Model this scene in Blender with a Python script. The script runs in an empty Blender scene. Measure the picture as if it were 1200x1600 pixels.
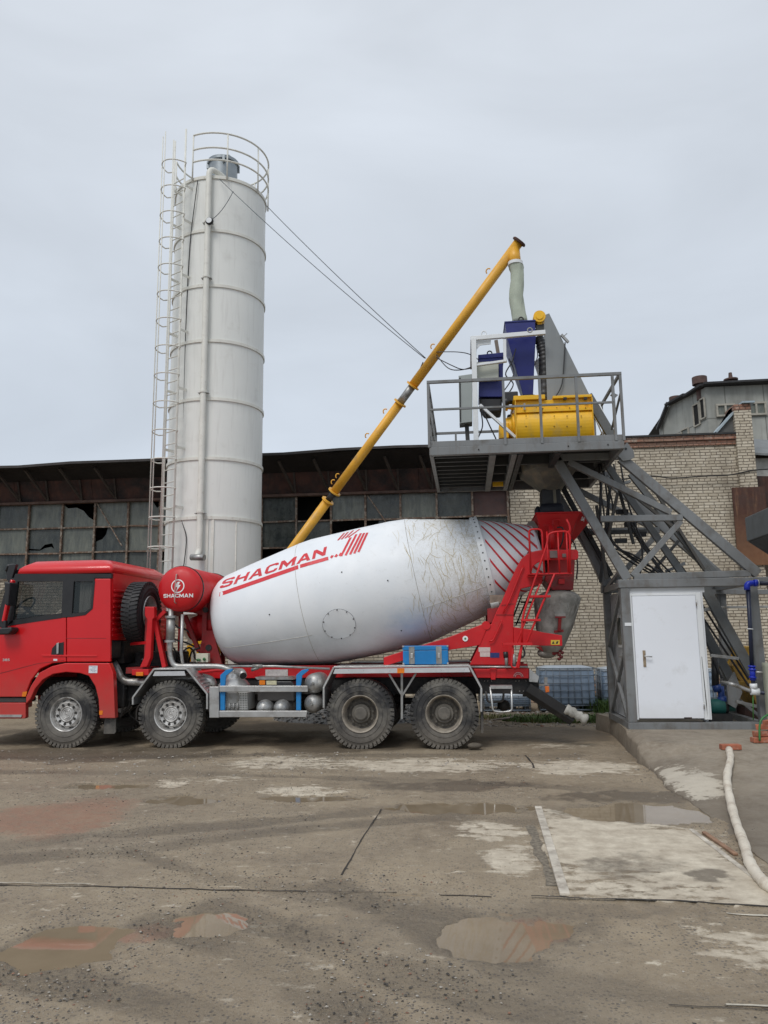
import bpy, bmesh, math, random
import numpy as np
from mathutils import Vector as V, Matrix, noise
random.seed(7); np.random.seed(7)
SC = bpy.context.scene
C = SC.collection
R_ = math.radians
# ------------------------------------------------------------------ camera (world: X along the hall wall, Y away, Z up)
F, TH, PI_, RO, H = 1200.0, R_(6), R_(9.1), 0.012, 1.8
FWD = V((-math.sin(TH)*math.cos(PI_), math.cos(TH)*math.cos(PI_), math.sin(PI_)))
RT0 = V((math.cos(TH), math.sin(TH), 0)); UP0 = RT0.cross(FWD)
RT = RT0*math.cos(RO) - UP0*math.sin(RO); UPV = UP0*math.cos(RO) + RT0*math.sin(RO)
def P(px, py, X=None, Y=None, Z=None):
    """world point seen at a spot of the picture, on a real plane X=, Y= or Z="""
    d = FWD + RT*((px-600)/F) - UPV*((py-800)/F)
    t = X/d.x if X is not None else (Y/d.y if Y is not None else (Z-H)/d.z)
    return V((0, 0, H)) + d*t
cam = bpy.data.cameras.new("camera"); co = bpy.data.objects.new("camera", cam); C.objects.link(co)
cam.sensor_fit = 'VERTICAL'; cam.sensor_height = 36; cam.lens = 27; cam.clip_end = 2000; cam.clip_start = .05
m = Matrix((RT, UPV, -FWD)).transposed().to_4x4(); m.translation = (0, 0, H); co.matrix_world = m
SC.camera = co
# ------------------------------------------------------------------ materials
MATS = {}
def nd(nt, t, **k):
    n = nt.nodes.new(t)
    for a, b in k.items():
        if a in n.inputs.keys(): n.inputs[a].default_value = b
        else: setattr(n, a, b)
    return n
def c4(c): return (c[0], c[1], c[2], 1)
def mixc(nt, fac, a, b):
    n = nt.nodes.new('ShaderNodeMix'); n.data_type = 'RGBA'
    for s, v in ((n.inputs[0], fac), (n.inputs[6], a), (n.inputs[7], b)):
        if isinstance(v, bpy.types.NodeSocket): nt.links.new(v, s)
        elif isinstance(v, (int, float)): s.default_value = v
        else: s.default_value = c4(v)
    return n.outputs[2]
def mth(nt, op, a, b=0.0, c=None, clamp=False):
    n = nt.nodes.new('ShaderNodeMath'); n.operation = op; n.use_clamp = clamp
    for s, v in zip(n.inputs, (a, b, c)):
        if v is None: continue
        if isinstance(v, bpy.types.NodeSocket): nt.links.new(v, s)
        else: s.default_value = v
    return n.outputs[0]
def ramp(nt, v, a, b, lo=0., hi=1.):
    n = nt.nodes.new('ShaderNodeMapRange'); n.clamp = True; nt.links.new(v, n.inputs[0])
    n.inputs[1].default_value = a; n.inputs[2].default_value = b; n.inputs[3].default_value = lo; n.inputs[4].default_value = hi
    return n.outputs[0]
def noi(nt, vec, scale, detail=4, rough=.55, dist=0):
    n = nd(nt, 'ShaderNodeTexNoise'); n.inputs['Scale'].default_value = scale; n.inputs['Detail'].default_value = detail
    n.inputs['Roughness'].default_value = rough; n.inputs['Distortion'].default_value = dist
    nt.links.new(vec, n.inputs['Vector']); return n.outputs['Fac']
def base_mat(name):
    m = bpy.data.materials.new(name); m.use_nodes = True; nt = m.node_tree
    b = nt.nodes['Principled BSDF']; g = nt.nodes.new('ShaderNodeNewGeometry'); return m, nt, b, g.outputs['Position']
def vscale(nt, vec, s):
    n = nt.nodes.new('ShaderNodeVectorMath'); n.operation = 'MULTIPLY'; nt.links.new(vec, n.inputs[0]); n.inputs[1].default_value = s
    return n.outputs[0]
def bump(nt, b, h, strength, dist=.01):
    n = nt.nodes.new('ShaderNodeBump'); n.inputs['Strength'].default_value = strength; n.inputs['Distance'].default_value = dist
    nt.links.new(h, n.inputs['Height']); nt.links.new(n.outputs[0], b.inputs['Normal'])
def M(name, col, rough=.5, metal=0., var=.12, vs=2.5, dirt=None, zd=None, bm=0., bs=30., streak=None, coat=0.):
    """painted / worn surface. dirt=(colour, amount 0..1, scale); zd=(z_clean, z_dirty, colour, amount); streak=(colour, amount)"""
    if name in MATS: return MATS[name]
    m, nt, b, pos = base_mat(name)
    f = noi(nt, pos, vs, 5)
    c = mixc(nt, ramp(nt, f, .3, .7), [x*(1-var) for x in col], [min(1, x*(1+var)) for x in col])
    r = ramp(nt, noi(nt, pos, vs*4, 4), .3, .7, max(.03, rough-.08), min(1, rough+.1))
    if streak:
        s = noi(nt, vscale(nt, pos, (9, 9, .7)), 1.6, 5)
        c = mixc(nt, ramp(nt, s, .52, .75, 0, streak[1]), c, streak[0])
    if dirt:
        d = noi(nt, pos, dirt[2], 7, .65)
        k = .62-.3*dirt[1]
        mk = ramp(nt, d, k, k+.2, 0, min(1, .35+dirt[1]))
        c = mixc(nt, mk, c, dirt[0]); r = mth(nt, 'MAXIMUM', r, mth(nt, 'MULTIPLY', mk, .85))
    if zd:
        sp = nt.nodes.new('ShaderNodeSeparateXYZ'); nt.links.new(pos, sp.inputs[0])
        zz = mth(nt, 'ADD', sp.outputs[2], mth(nt, 'MULTIPLY', mth(nt, 'SUBTRACT', noi(nt, pos, 6, 6, .7), .5), .9*abs(zd[0]-zd[1])))
        mk = ramp(nt, zz, zd[0], zd[1], 0, zd[3])
        c = mixc(nt, mk, c, zd[2]); r = mth(nt, 'MAXIMUM', r, mth(nt, 'MULTIPLY', mk, .9))
    nt.links.new(c, b.inputs['Base Color']); nt.links.new(r, b.inputs['Roughness'])
    b.inputs['Metallic'].default_value = metal
    if coat: b.inputs['Coat Weight'].default_value = coat; b.inputs['Coat Roughness'].default_value = .06
    if bm: bump(nt, b, noi(nt, pos, bs, 5, .6), bm)
    MATS[name] = m; return m
# ------------------------------------------------------------------ mesh kit
def perp(d):
    d = V(d).normalized(); a = V((0, 0, 1)) if abs(d.z) < .9 else V((1, 0, 0))
    u = a.cross(d).normalized(); return u, d.cross(u)
class MB:
    def __init__(s): s.v = []; s.f = []; s.sm = []
    def add(s, vs, fs, smooth=False):
        o = len(s.v); s.v += [V(x) for x in vs]
        s.f += [tuple(i+o for i in f) for f in fs]; s.sm += [smooth]*len(fs); return s
    def obox(s, c, ax, ay, az):
        c, ax, ay, az = V(c), V(ax), V(ay), V(az)
        vs = [c+ax*i+ay*j+az*k for i in (-1, 1) for j in (-1, 1) for k in (-1, 1)]
        return s.add(vs, [(0, 1, 3, 2), (4, 6, 7, 5), (0, 4, 5, 1), (2, 3, 7, 6), (0, 2, 6, 4), (1, 5, 7, 3)])
    def box(s, x0, x1, y0, y1, z0, z1):
        return s.obox(((x0+x1)/2, (y0+y1)/2, (z0+z1)/2), ((x1-x0)/2, 0, 0), (0, (y1-y0)/2, 0), (0, 0, (z1-z0)/2))
    def bar(s, p, q, w, h, side=None):
        """rectangular bar; side = direction along which w is measured"""
        p, q = V(p), V(q); d = (q-p)
        if side is None: u, w2 = perp(d)
        else: u = (V(side) - d*(V(side).dot(d)/d.dot(d))).normalized(); w2 = d.normalized().cross(u)
        return s.obox((p+q)/2, d/2, u*(w/2), w2*(h/2))
    def tube(s, pts, r, n=8, closed=False, caps=True):
        pts = [V(p) for p in pts]; N = len(pts); rs = r if isinstance(r, (list, tuple)) else [r]*N
        t0 = (pts[1]-pts[0]).normalized(); u, w = perp(t0); vs = []
        for i, p in enumerate(pts):
            if closed: t = (pts[(i+1) % N]-pts[i-1]).normalized()
            else: t = (pts[min(i+1, N-1)]-pts[max(i-1, 0)]).normalized()
            u = (u - t*u.dot(t)); u = u.normalized() if u.length > 1e-6 else perp(t)[0]; w = t.cross(u)
            vs += [p + (u*math.cos(a)+w*math.sin(a))*rs[i] for a in (2*math.pi*k/n for k in range(n))]
        fs = []
        for i in range(N if closed else N-1):
            j = (i+1) % N
            fs += [(i*n+k, i*n+(k+1) % n, j*n+(k+1) % n, j*n+k) for k in range(n)]
        s.add(vs, fs, True)
        if caps and not closed:
            o = len(s.v)-N*n
            s.f += [tuple(o+k for k in reversed(range(n))), tuple(o+(N-1)*n+k for k in range(n))]; s.sm += [False]*2
        return s
    def lathe(s, c, axis, prof, n=32, smooth=True, a0=0, a1=2*math.pi, split=25):
        """prof: list of (distance along axis, radius); sharp corners get their own rings"""
        c = V(c); d = V(axis).normalized(); u, w = perp(d); full = abs(a1-a0-2*math.pi) < 1e-6
        m_ = n if full else n+1
        segs = [[prof[0]]]
        for i in range(1, len(prof)):
            segs[-1].append(prof[i])
            if i < len(prof)-1:
                b0 = math.atan2(prof[i][1]-prof[i-1][1], prof[i][0]-prof[i-1][0]); b1 = math.atan2(prof[i+1][1]-prof[i][1], prof[i+1][0]-prof[i][0])
                db = abs((b1-b0+math.pi) % (2*math.pi)-math.pi)
                if math.degrees(db) > split: segs.append([prof[i]])
        for sg in segs:
            vs = []; fs = []
            for (z, r) in sg:
                vs += [c+d*z+(u*math.cos(a)+w*math.sin(a))*max(r, 1e-4) for a in (a0+(a1-a0)*k/n for k in range(m_))]
            for i in range(len(sg)-1):
                fs += [(i*m_+k, i*m_+(k+1) % m_, (i+1)*m_+(k+1) % m_, (i+1)*m_+k) for k in range(n)]
            s.add(vs, fs, smooth)
        return s
    def prism(s, pts, ext):
        pts = [V(p) for p in pts]; e = V(ext); n = len(pts)
        return s.add(pts+[p+e for p in pts], [tuple(range(n)), tuple(reversed(range(n, 2*n)))]+[(i, n+i, n+(i+1) % n, (i+1) % n) for i in range(n)])
    def pp(s, pts, Y, y0=None, y1=None):
        """prism of a side outline: seen outline on plane Y, solid from y0 to y1"""
        y0 = Y if y0 is None else y0; y1 = Y+.05 if y1 is None else y1
        q = [P(a, b, Y=Y) for a, b in pts]
        return s.prism([(p.x, y0, p.z) for p in q], (0, y1-y0, 0))
    def loft(s, rings, smooth=False, caps=True):
        n = len(rings[0]); o = []
        for r in rings: o += [V(p) for p in r]
        fs = [(i*n+k, i*n+(k+1) % n, (i+1)*n+(k+1) % n, (i+1)*n+k) for i in range(len(rings)-1) for k in range(n)]
        s.add(o, fs, smooth)
        if caps:
            b = len(s.v)-len(o); s.f += [tuple(b+k for k in reversed(range(n))), tuple(b+(len(rings)-1)*n+k for k in range(n))]; s.sm += [False]*2
        return s
    def poly(s, pts): return s.add(pts, [tuple(range(len(pts)))])
    def ball(s, c, r, n=12, sc=(1, 1, 1)):
        prof = [(-r*math.cos(a), r*math.sin(a)) for a in (math.pi*i/n for i in range(n+1))]
        k = MB().lathe((0, 0, 0), (0, 0, 1), prof, n*2, split=180)
        s.add([V(c)+V((p.x*sc[0], p.y*sc[1], p.z*sc[2])) for p in k.v], k.f, True); return s
    def build(s, name, mat, parent=None, bevel=0, origin=None, sep=False, **tags):
        if sep:
            par = list(range(len(s.v)))
            def fd(i):
                while par[i] != i: par[i] = par[par[i]]; i = par[i]
                return i
            for f in s.f:
                for i in f[1:]: par[fd(i)] = fd(f[0])
            key = {}
            for i, p in enumerate(s.v): key.setdefault((round(p.x, 5), round(p.y, 5), round(p.z, 5)), []).append(i)
            for g in key.values():
                for i in g[1:]: par[fd(i)] = fd(g[0])
            out = {}
            for f, q in zip(s.f, s.sm): out.setdefault(fd(f[0]), []).append((f, q))
            for g in out.values():
                ids = sorted({i for f, _ in g for i in f}); mp = {i: k for k, i in enumerate(ids)}; mb = MB()
                mb.v = [s.v[i] for i in ids]; mb.f = [tuple(mp[i] for i in f) for f, _ in g]; mb.sm = [q for _, q in g]; o = mb.build(name, mat, parent, bevel, origin, **tags)
            return o
        me = bpy.data.meshes.new(name)
        o = V(parent['_o']) if parent is not None and origin is None else V(origin or (0, 0, 0))
        base = V(parent['_o']) if parent is not None else V((0, 0, 0))
        me.from_pydata([tuple(p-o) for p in s.v], [], s.f)
        me.polygons.foreach_set('use_smooth', s.sm)
        bm_ = bmesh.new(); bm_.from_mesh(me); bmesh.ops.recalc_face_normals(bm_, faces=bm_.faces); bm_.to_mesh(me); bm_.free()
        mats = mat if isinstance(mat, (list, tuple)) else [mat]
        for x in mats: me.materials.append(x)
        ob = bpy.data.objects.new(name, me); C.objects.link(ob); ob.location = o-base if parent is not None else o
        if parent is not None: ob.parent = parent
        ob['_o'] = tuple(o)
        if bevel:
            b = ob.modifiers.new('bevel', 'BEVEL'); b.width = bevel; b.segments = 2; b.limit_method = 'ANGLE'; b.angle_limit = R_(35)
        tag(ob, **tags); return ob
def tag(o, label=None, cat=None, group=None, kind=None):
    if label: o['label'] = label
    if cat: o['category'] = cat
    if group: o['group'] = group
    if kind: o['kind'] = kind
    return o
def empty(name, loc, label, cat, group=None):
    o = bpy.data.objects.new(name, None); C.objects.link(o); o.location = loc; o.empty_display_size = .2; o['_o'] = tuple(loc)
    return tag(o, label, cat, group)
def copy_tree(o, parent=None, loc=None):
    c = o.copy(); C.objects.link(c); c.parent = parent
    if loc is not None: c.location = loc
    for ch in [x for x in bpy.data.objects if x.parent == o]: copy_tree(ch, c)
    return c
def text2d(body, size=1., off=.0, cell=None, font_sx=1., shear=0., sp=1.):
    """letters as flat triangles (list of (x, y)), width starting at 0, baseline 0; cut on a grid so they can follow a curve"""
    cu = bpy.data.curves.new('txt', 'FONT'); cu.body = body; cu.size = size; cu.offset = off; cu.resolution_u = 4; cu.space_character = sp
    ob = bpy.data.objects.new('txt', cu); C.objects.link(ob); bpy.context.view_layer.update()
    me = bpy.data.meshes.new_from_object(ob.evaluated_get(bpy.context.evaluated_depsgraph_get()))
    bm_ = bmesh.new(); bm_.from_mesh(me); bmesh.ops.triangulate(bm_, faces=bm_.faces)
    if cell:
        xs = [v.co.x for v in bm_.verts]; ys = [v.co.y for v in bm_.verts]
        for k in range(int((max(xs)-min(xs))/cell)+1):
            bmesh.ops.bisect_plane(bm_, geom=bm_.verts[:]+bm_.edges[:]+bm_.faces[:], plane_co=(min(xs)+k*cell, 0, 0), plane_no=(1, 0, 0))
        for k in range(int((max(ys)-min(ys))/cell)+1):
            bmesh.ops.bisect_plane(bm_, geom=bm_.verts[:]+bm_.edges[:]+bm_.faces[:], plane_co=(0, min(ys)+k*cell, 0), plane_no=(0, 1, 0))
    bm_.verts.index_update()
    vs = [(v.co.x*font_sx+v.co.y*shear, v.co.y) for v in bm_.verts]; fs = [tuple(v.index for v in f.verts) for f in bm_.faces]
    bm_.free(); bpy.data.objects.remove(ob); bpy.data.curves.remove(cu); bpy.data.meshes.remove(me)
    x0 = min(a for a, b in vs); return [(a-x0, b) for a, b in vs], fs
GLY = {'H': (1., [[(0, 0), (.24, 0), (.24, 1), (0, 1)], [(.76, 0), (1, 0), (1, 1), (.76, 1)], [(.24, .39), (.76, .39), (.76, .61), (.24, .61)]]),
 'A': (1.1, [[(0, 0), (.24, 0), (.5, .72), (.5, 1), (.38, 1)], [(1, 0), (.62, 1), (.5, 1), (.5, .72), (.76, 0)], [(.312, .2), (.688, .2), (.616, .4), (.384, .4)]]),
 'N': (1.05, [[(0, 0), (.23, 0), (.23, 1), (0, 1)], [(.77, 0), (1, 0), (1, 1), (.77, 1)], [(.23, 1), (.23, .6), (.77, 0), (.77, .4)]]),
 'M': (1.25, [[(0, 0), (.2, 0), (.2, 1), (0, 1)], [(.8, 0), (1, 0), (1, 1), (.8, 1)], [(.2, 1), (.2, .55), (.5, .05), (.5, .48)], [(.8, 1), (.5, .48), (.5, .05), (.8, .55)]]),
 'C': (1., [[(1, .68), (.96, .9), (.8, 1), (.2, 1), (0, .8), (0, .2), (.2, 0), (.8, 0), (.96, .1), (1, .32), (.76, .32), (.72, .22), (.3, .22), (.24, .3), (.24, .7), (.3, .78), (.72, .78), (.76, .68)]]),
 'S': (1., [[(.98, .70), (.96, .88), (.82, 1), (.18, 1), (.02, .86), (.02, .58), (.18, .44), (.7, .38), (.74, .33), (.74, .26), (.68, .2), (.3, .2), (.25, .3), (0, .3), (.03, .12), (.18, 0), (.84, 0), (.98, .14), (.98, .42), (.84, .56), (.3, .62), (.26, .67), (.26, .74), (.32, .8), (.68, .8), (.73, .7)]])}
def word2d(word, cell=.1, gap=.14):
    bm_ = bmesh.new(); x = 0
    for ch in word:
        w_, polys = GLY[ch]
        for p in polys: bm_.faces.new([bm_.verts.new((x+a*w_, b_, 0)) for a, b_ in p])
        x += w_+gap
    bm_.normal_update(); bmesh.ops.triangulate(bm_, faces=bm_.faces)
    for k in range(int(x/cell)+1): bmesh.ops.bisect_plane(bm_, geom=bm_.verts[:]+bm_.edges[:]+bm_.faces[:], plane_co=(k*cell+.001, 0, 0), plane_no=(1, 0, 0))
    for k in range(1, int(1/cell)): bmesh.ops.bisect_plane(bm_, geom=bm_.verts[:]+bm_.edges[:]+bm_.faces[:], plane_co=(0, k*cell+.003, 0), plane_no=(0, 1, 0))
    bm_.verts.index_update(); r = [(v.co.x, v.co.y) for v in bm_.verts], [tuple(v.index for v in f.verts) for f in bm_.faces]; bm_.free(); return r
def flat_text(body, p0, xdir, ydir, width, height, mat, parent, name='lettering', off=.02):
    vs, fs = text2d(body, 1., off); w = max(a for a, b in vs); lo = min(b for a, b in vs); h = max(b for a, b in vs)-lo
    xd, yd = V(xdir).normalized(), V(ydir).normalized()
    return MB().add([V(p0)+xd*(a/w*width)+yd*((b-lo)/h*height) for a, b in vs], fs).build(name, mat, parent)
def arc(c, u, w, r, a0, a1, n): return [V(c)+(V(u)*math.cos(a)+V(w)*math.sin(a))*r for a in (a0+(a1-a0)*k/n for k in range(n+1))]
def sag(p, q, d, n=14): return [V(p).lerp(V(q), k/n)-V((0, 0, d*4*(k/n)*(1-k/n))) for k in range(n+1)]
def bend(pts, r=.12, n=5):
    """round the corners of a pipe path"""
    pts = [V(p) for p in pts]; out = [pts[0]]
    for i in range(1, len(pts)-1):
        a, b, c_ = pts[i-1], pts[i], pts[i+1]; k = min(r, (a-b).length*.45, (c_-b).length*.45)
        s, e = b+(a-b).normalized()*k, b+(c_-b).normalized()*k
        out += [(s*(1-t)**2+b*2*t*(1-t)+e*t*t) for t in (j/n for j in range(n+1))]
    return out+[pts[-1]]
DUST = (.20, .18, .155)
red = M('red paint', (.62, .004, .008), .36, 0, .05, 1.2, dirt=((.38, .02, .018), .05, 3), zd=(1.45, .5, (.24, .10, .075), .5), coat=.35)
redf = M('dusty red paint', (.54, .006, .010), .45, 0, .12, 2.5, dirt=((.28, .05, .04), .2, 5))
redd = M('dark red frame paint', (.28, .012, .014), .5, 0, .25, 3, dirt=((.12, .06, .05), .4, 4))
black = M('black plastic', (.018, .018, .02), .45, 0, .2, 4, zd=(1.1, .5, (.10, .09, .08), .6))
dark = M('greasy black metal', (.014, .014, .015), .6, 0, .3, 5, dirt=((.055, .048, .04), .4, 6), bm=.2)
alu = M('brushed aluminium', (.50, .50, .49), .38, .75, .12, 3, dirt=((.24, .22, .20), .35, 4), bm=.05)
steelg = M('dull steel', (.33, .33, .32), .45, .6, .2, 5, dirt=((.17, .15, .12), .45, 7))
galv = M('galvanised pipe', (.42, .42, .41), .42, .6, .15, 5, dirt=((.20, .17, .13), .4, 9))
gray = M('grey frame paint', (.185, .193, .196), .48, 0, .12, 2, dirt=((.085, .072, .055), .35, 3), streak=((.11, .065, .04), .35))
grayL = M('light grey sheet', (.21, .225, .23), .45, 0, .08, 1.2, dirt=((.15, .15, .145), .2, 2.5), streak=((.15, .15, .15), .25))
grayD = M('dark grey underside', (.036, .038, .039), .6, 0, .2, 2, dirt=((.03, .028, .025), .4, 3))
rubber = M('tyre rubber', (.024, .024, .025), .75, 0, .3, 5, dirt=((.15, .14, .122), .62, 3.2), zd=(.5, .0, (.17, .15, .125), .8), bm=.45, bs=60)
rubn = M('clean tyre rubber', (.016, .016, .018), .6, 0, .25, 6, dirt=((.06, .06, .055), .2, 8), bm=.2, bs=60)
bolt = M('dark bolt', (.05, .048, .045), .5, .5, .2, 10)
blued = M('deep blue paint', (.010, .017, .15), .45, 0, .12, 3, dirt=((.04, .05, .10), .15, 6))
yel = M('mixer yellow', (.84, .47, .008), .45, 0, .1, 2, dirt=((.46, .33, .12), .3, 3.5), streak=((.40, .28, .10), .35))
och = M('auger yellow ochre', (.74, .38, .035), .45, 0, .12, 2.5, dirt=((.34, .22, .10), .3, 4))
white = M('white paint', (.74, .76, .77), .35, 0, .04, 2, dirt=((.50, .48, .43), .12, 3))
whitel = M('white lettering', (.85, .85, .85), .4)
orange = M('orange reflector', (.75, .20, .01), .25, 0, .1, 20)
blueb = M('bright blue paint', (.010, .19, .48), .4, 0, .1, 4, dirt=((.08, .18, .26), .2, 8))
# ------------------------------------------------------------------ sky and light
w = bpy.data.worlds.new("World"); SC.world = w; w.use_nodes = True; nt = w.node_tree
bg = nt.nodes['Background']; bg.inputs[1].default_value = 1.0
sky = nt.nodes.new('ShaderNodeTexSky'); sky.sky_type = 'NISHITA'; sky.sun_disc = False
sky.sun_elevation = R_(52); sky.sun_rotation = R_(200); sky.dust_density = 3
hs = nt.nodes.new('ShaderNodeVectorMath'); hs.operation = 'SCALE'; hs.inputs[3].default_value = .06; nt.links.new(sky.outputs[0], hs.inputs[0])
tc = nt.nodes.new('ShaderNodeTexCoord'); sp = nt.nodes.new('ShaderNodeSeparateXYZ'); nt.links.new(tc.outputs['Generated'], sp.inputs[0])
el = ramp(nt, sp.outputs[2], 0.0, .75)
over = mixc(nt, el, (.635, .715, .82), (.735, .785, .855))
nv = vscale(nt, tc.outputs['Generated'], (1.2, 1.2, 3.2))
cl = ramp(nt, noi(nt, nv, 1.6, 5, .5, .4), .3, .72, .86, 1.07)
cm = nt.nodes.new('ShaderNodeVectorMath'); cm.operation = 'SCALE'; nt.links.new(over, cm.inputs[0]); nt.links.new(cl, cm.inputs[3])
fin = mixc(nt, .93, hs.outputs[0], cm.outputs[0]); nt.links.new(fin, bg.inputs[0])
sun = bpy.data.lights.new('sun', 'SUN'); sun.energy = 1.6; sun.angle = R_(22); sun.color = (1, .97, .93)
so = bpy.data.objects.new('sun', sun); C.objects.link(so)
sd = V((math.sin(R_(200))*math.cos(R_(52)), math.cos(R_(200))*math.cos(R_(52)), math.sin(R_(52))))   # towards the sun
so.rotation_euler = sd.to_track_quat('Z', 'Y').to_euler(); so.location = (0, 0, 30)
SC.view_settings.view_transform = 'Standard'; SC.view_settings.look = 'None'; SC.view_settings.exposure = 0
SC.cycles.max_bounces = 8; SC.cycles.use_denoising = True
# ------------------------------------------------------------------ numpy value noise
def vnoise(x, y, s, seed=0):
    x = x*s+seed*17.3; y = y*s-seed*9.7; xi = np.floor(x).astype(np.int64); yi = np.floor(y).astype(np.int64); fx = x-xi; fy = y-yi
    fx = fx*fx*(3-2*fx); fy = fy*fy*(3-2*fy)
    def hsh(a, b):
        n = (a*374761393+b*668265263+seed*144269) & 0x7fffffff; n = (n ^ (n >> 13))*1274126177 & 0x7fffffff
        return ((n ^ (n >> 16)) & 0xffff)/65535.0
    a = hsh(xi, yi); b = hsh(xi+1, yi); c = hsh(xi, yi+1); d = hsh(xi+1, yi+1)
    return (a*(1-fx)+b*fx)*(1-fy)+(c*(1-fx)+d*fx)*fy
def fbm(x, y, s, o=4, seed=0):
    t = 0; a = 1; n = 0
    for k in range(o): t = t+a*vnoise(x, y, s*2**k, seed+k); n += a; a *= .5
    return t/n
def sst(a, b, x): t = np.clip((x-a)/(b-a), 0, 1); return t*t*(3-2*t)
def ell(px, py, wx, wy):
    c = P(px, py, Z=0); l = P(px-wx, py, Z=0); r = P(px+wx, py, Z=0); n = P(px, py+wy, Z=0); f = P(px, py-wy, Z=0)
    return (c.x, (n.y+f.y)/2, (r-l).length/2, (f-n).length/2, (r.y-l.y)/(r.x-l.x))
def inside(e, x, y, wob=.55, seed=3, s=1.6):
    cx, cy, rx, ry, k = e; dx = (x-cx); dy = (y-cy)-k*dx
    return 1-(dx/rx)**2-(dy/ry)**2+(fbm(x, y, s/max(.25, min(rx, ry)), 4, seed)-.5)*2*wob
PUD = [ell(785, 1466, 122, 42), ell(108, 1474, 95, 33), ell(328, 1442, 58, 19), ell(985, 1270, 128, 17),
       ell(720, 1262, 120, 9), ell(282, 1250, 62, 8), ell(475, 1247, 85, 5), ell(165, 1228, 70, 5), ell(640, 1398, 30, 3)]
WZ = -.016
def gh(x, y, fine=True):
    x = np.asarray(x, dtype=float); y = np.asarray(y, dtype=float)
    h = (fbm(x, y, .45, 3, 11)-.5)*.012+(fbm(x, y, 2.2, 3, 21)-.5)*.010
    if fine: h = h+(fbm(x, y, 11, 3, 31)-.5)*.008*(1+1.2*sst(.5, .7, fbm(x, y, .8, 2, 5)))
    for i, e in enumerate(PUD): h = h-.035*sst(-.15, .55, inside(e, x, y, .95, 40+i))
    return h
LIGHT = [(ell(430, 1192, 95, 12), .9), (ell(660, 1196, 175, 12), 1.1), (ell(905, 1199, 105, 12), 1.2), (ell(470, 1236, 85, 9), 1.), (ell(275, 1223, 35, 7), .8),
         (ell(360, 1218, 40, 9), .6), (ell(200, 1190, 28, 3), .6), (ell(770, 1300, 55, 14), 1.1), (ell(800, 1345, 50, 26), .9), (ell(745, 1290, 40, 10), .8), (ell(1160, 1480, 75, 34), .8),
         (ell(1000, 1330, 170, 40), 1.25), (ell(930, 1300, 90, 30), 1.25), (ell(1110, 1370, 110, 28), 1.25), (ell(1180, 1400, 60, 18), 1.25), (ell(870, 1165, 60, 5), .6), (ell(60, 1190, 80, 4), .4)]
DARKP = [(ell(995, 1357, 95, 22), .62), (ell(1105, 1372, 36, 12), .9), (ell(430, 1148, 460, 22), 1.7), (ell(700, 1228, 160, 10), .8), (ell(1000, 1245, 160, 10), .9),  # widest patch paints the shade under the truck into the ground colour
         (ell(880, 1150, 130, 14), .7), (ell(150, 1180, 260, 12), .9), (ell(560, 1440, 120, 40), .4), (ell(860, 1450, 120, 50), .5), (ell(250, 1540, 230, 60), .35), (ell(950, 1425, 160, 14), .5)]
REDP = [(ell(70, 1280, 130, 34), 1.0), (ell(150, 1222, 90, 12), .35), (ell(225, 1458, 60, 16), .9), (ell(845, 1452, 60, 26), .6), (ell(640, 1262, 60, 8), .35), (ell(330, 1560, 170, 30), .18), (ell(290, 1442, 20, 10), .7)]
SLAB = [P(835, 1262, Z=0), P(1078, 1296, Z=0), P(1260, 1436, Z=0), P(1230, 1423, Z=0), P(888, 1404, Z=0)]
# ------------------------------------------------------------------ ground
gm, nt, b, pos = base_mat('mud yard')
at = nt.nodes.new('ShaderNodeVertexColor'); at.layer_name = 'msk'; sp = nt.nodes.new('ShaderNodeSeparateColor'); nt.links.new(at.outputs[0], sp.inputs[0])
n1 = noi(nt, pos, 1.1, 8, .62); n2 = noi(nt, pos, 9, 7, .7); n3 = noi(nt, pos, 60, 5, .7)
c = mixc(nt, ramp(nt, n1, .32, .68), (.152, .113, .070), (.315, .250, .168))
c = mixc(nt, ramp(nt, n2, .3, .75, 0, .65), c, (.38, .315, .23))
c = mixc(nt, ramp(nt, noi(nt, pos, .35, 4), .45, .65, 0, .5), c, (.21, .176, .13))
c = mixc(nt, ramp(nt, n3, .62, .72, 0, .5), c, (.42, .39, .34))
vo = nt.nodes.new('ShaderNodeTexVoronoi'); vo.inputs['Scale'].default_value = 42; nt.links.new(pos, vo.inputs['Vector'])
gz = ramp(nt, noi(nt, pos, 1.7, 4), .38, .58, .15, 1.)
vc = nt.nodes.new('ShaderNodeSeparateColor'); nt.links.new(vo.outputs['Color'], vc.inputs[0])
peb = mth(nt, 'MULTIPLY', mth(nt, 'LESS_THAN', vo.outputs['Distance'], .36), mth(nt, 'GREATER_THAN', vc.outputs[0], .55))
peb = mth(nt, 'MULTIPLY', peb, gz)
vo2 = nt.nodes.new('ShaderNodeTexVoronoi'); vo2.inputs['Scale'].default_value = 95; nt.links.new(pos, vo2.inputs['Vector']); vc2 = nt.nodes.new('ShaderNodeSeparateColor'); nt.links.new(vo2.outputs['Color'], vc2.inputs[0])
c = mixc(nt, mth(nt, 'MULTIPLY', mth(nt, 'MULTIPLY', mth(nt, 'LESS_THAN', vo2.outputs['Distance'], .4), mth(nt, 'GREATER_THAN', vc2.outputs[0], .6)), .6), c, mixc(nt, vc2.outputs[1], (.055, .045, .035), (.36, .31, .25)))
c = mixc(nt, mth(nt, 'MULTIPLY', peb, .85), c, mixc(nt, vc.outputs[1], (.07, .062, .052), (.16, .14, .12)))
lm = mth(nt, 'ADD', sp.outputs[0], mth(nt, 'MULTIPLY', mth(nt, 'SUBTRACT', n2, .5), 2.4))
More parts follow.
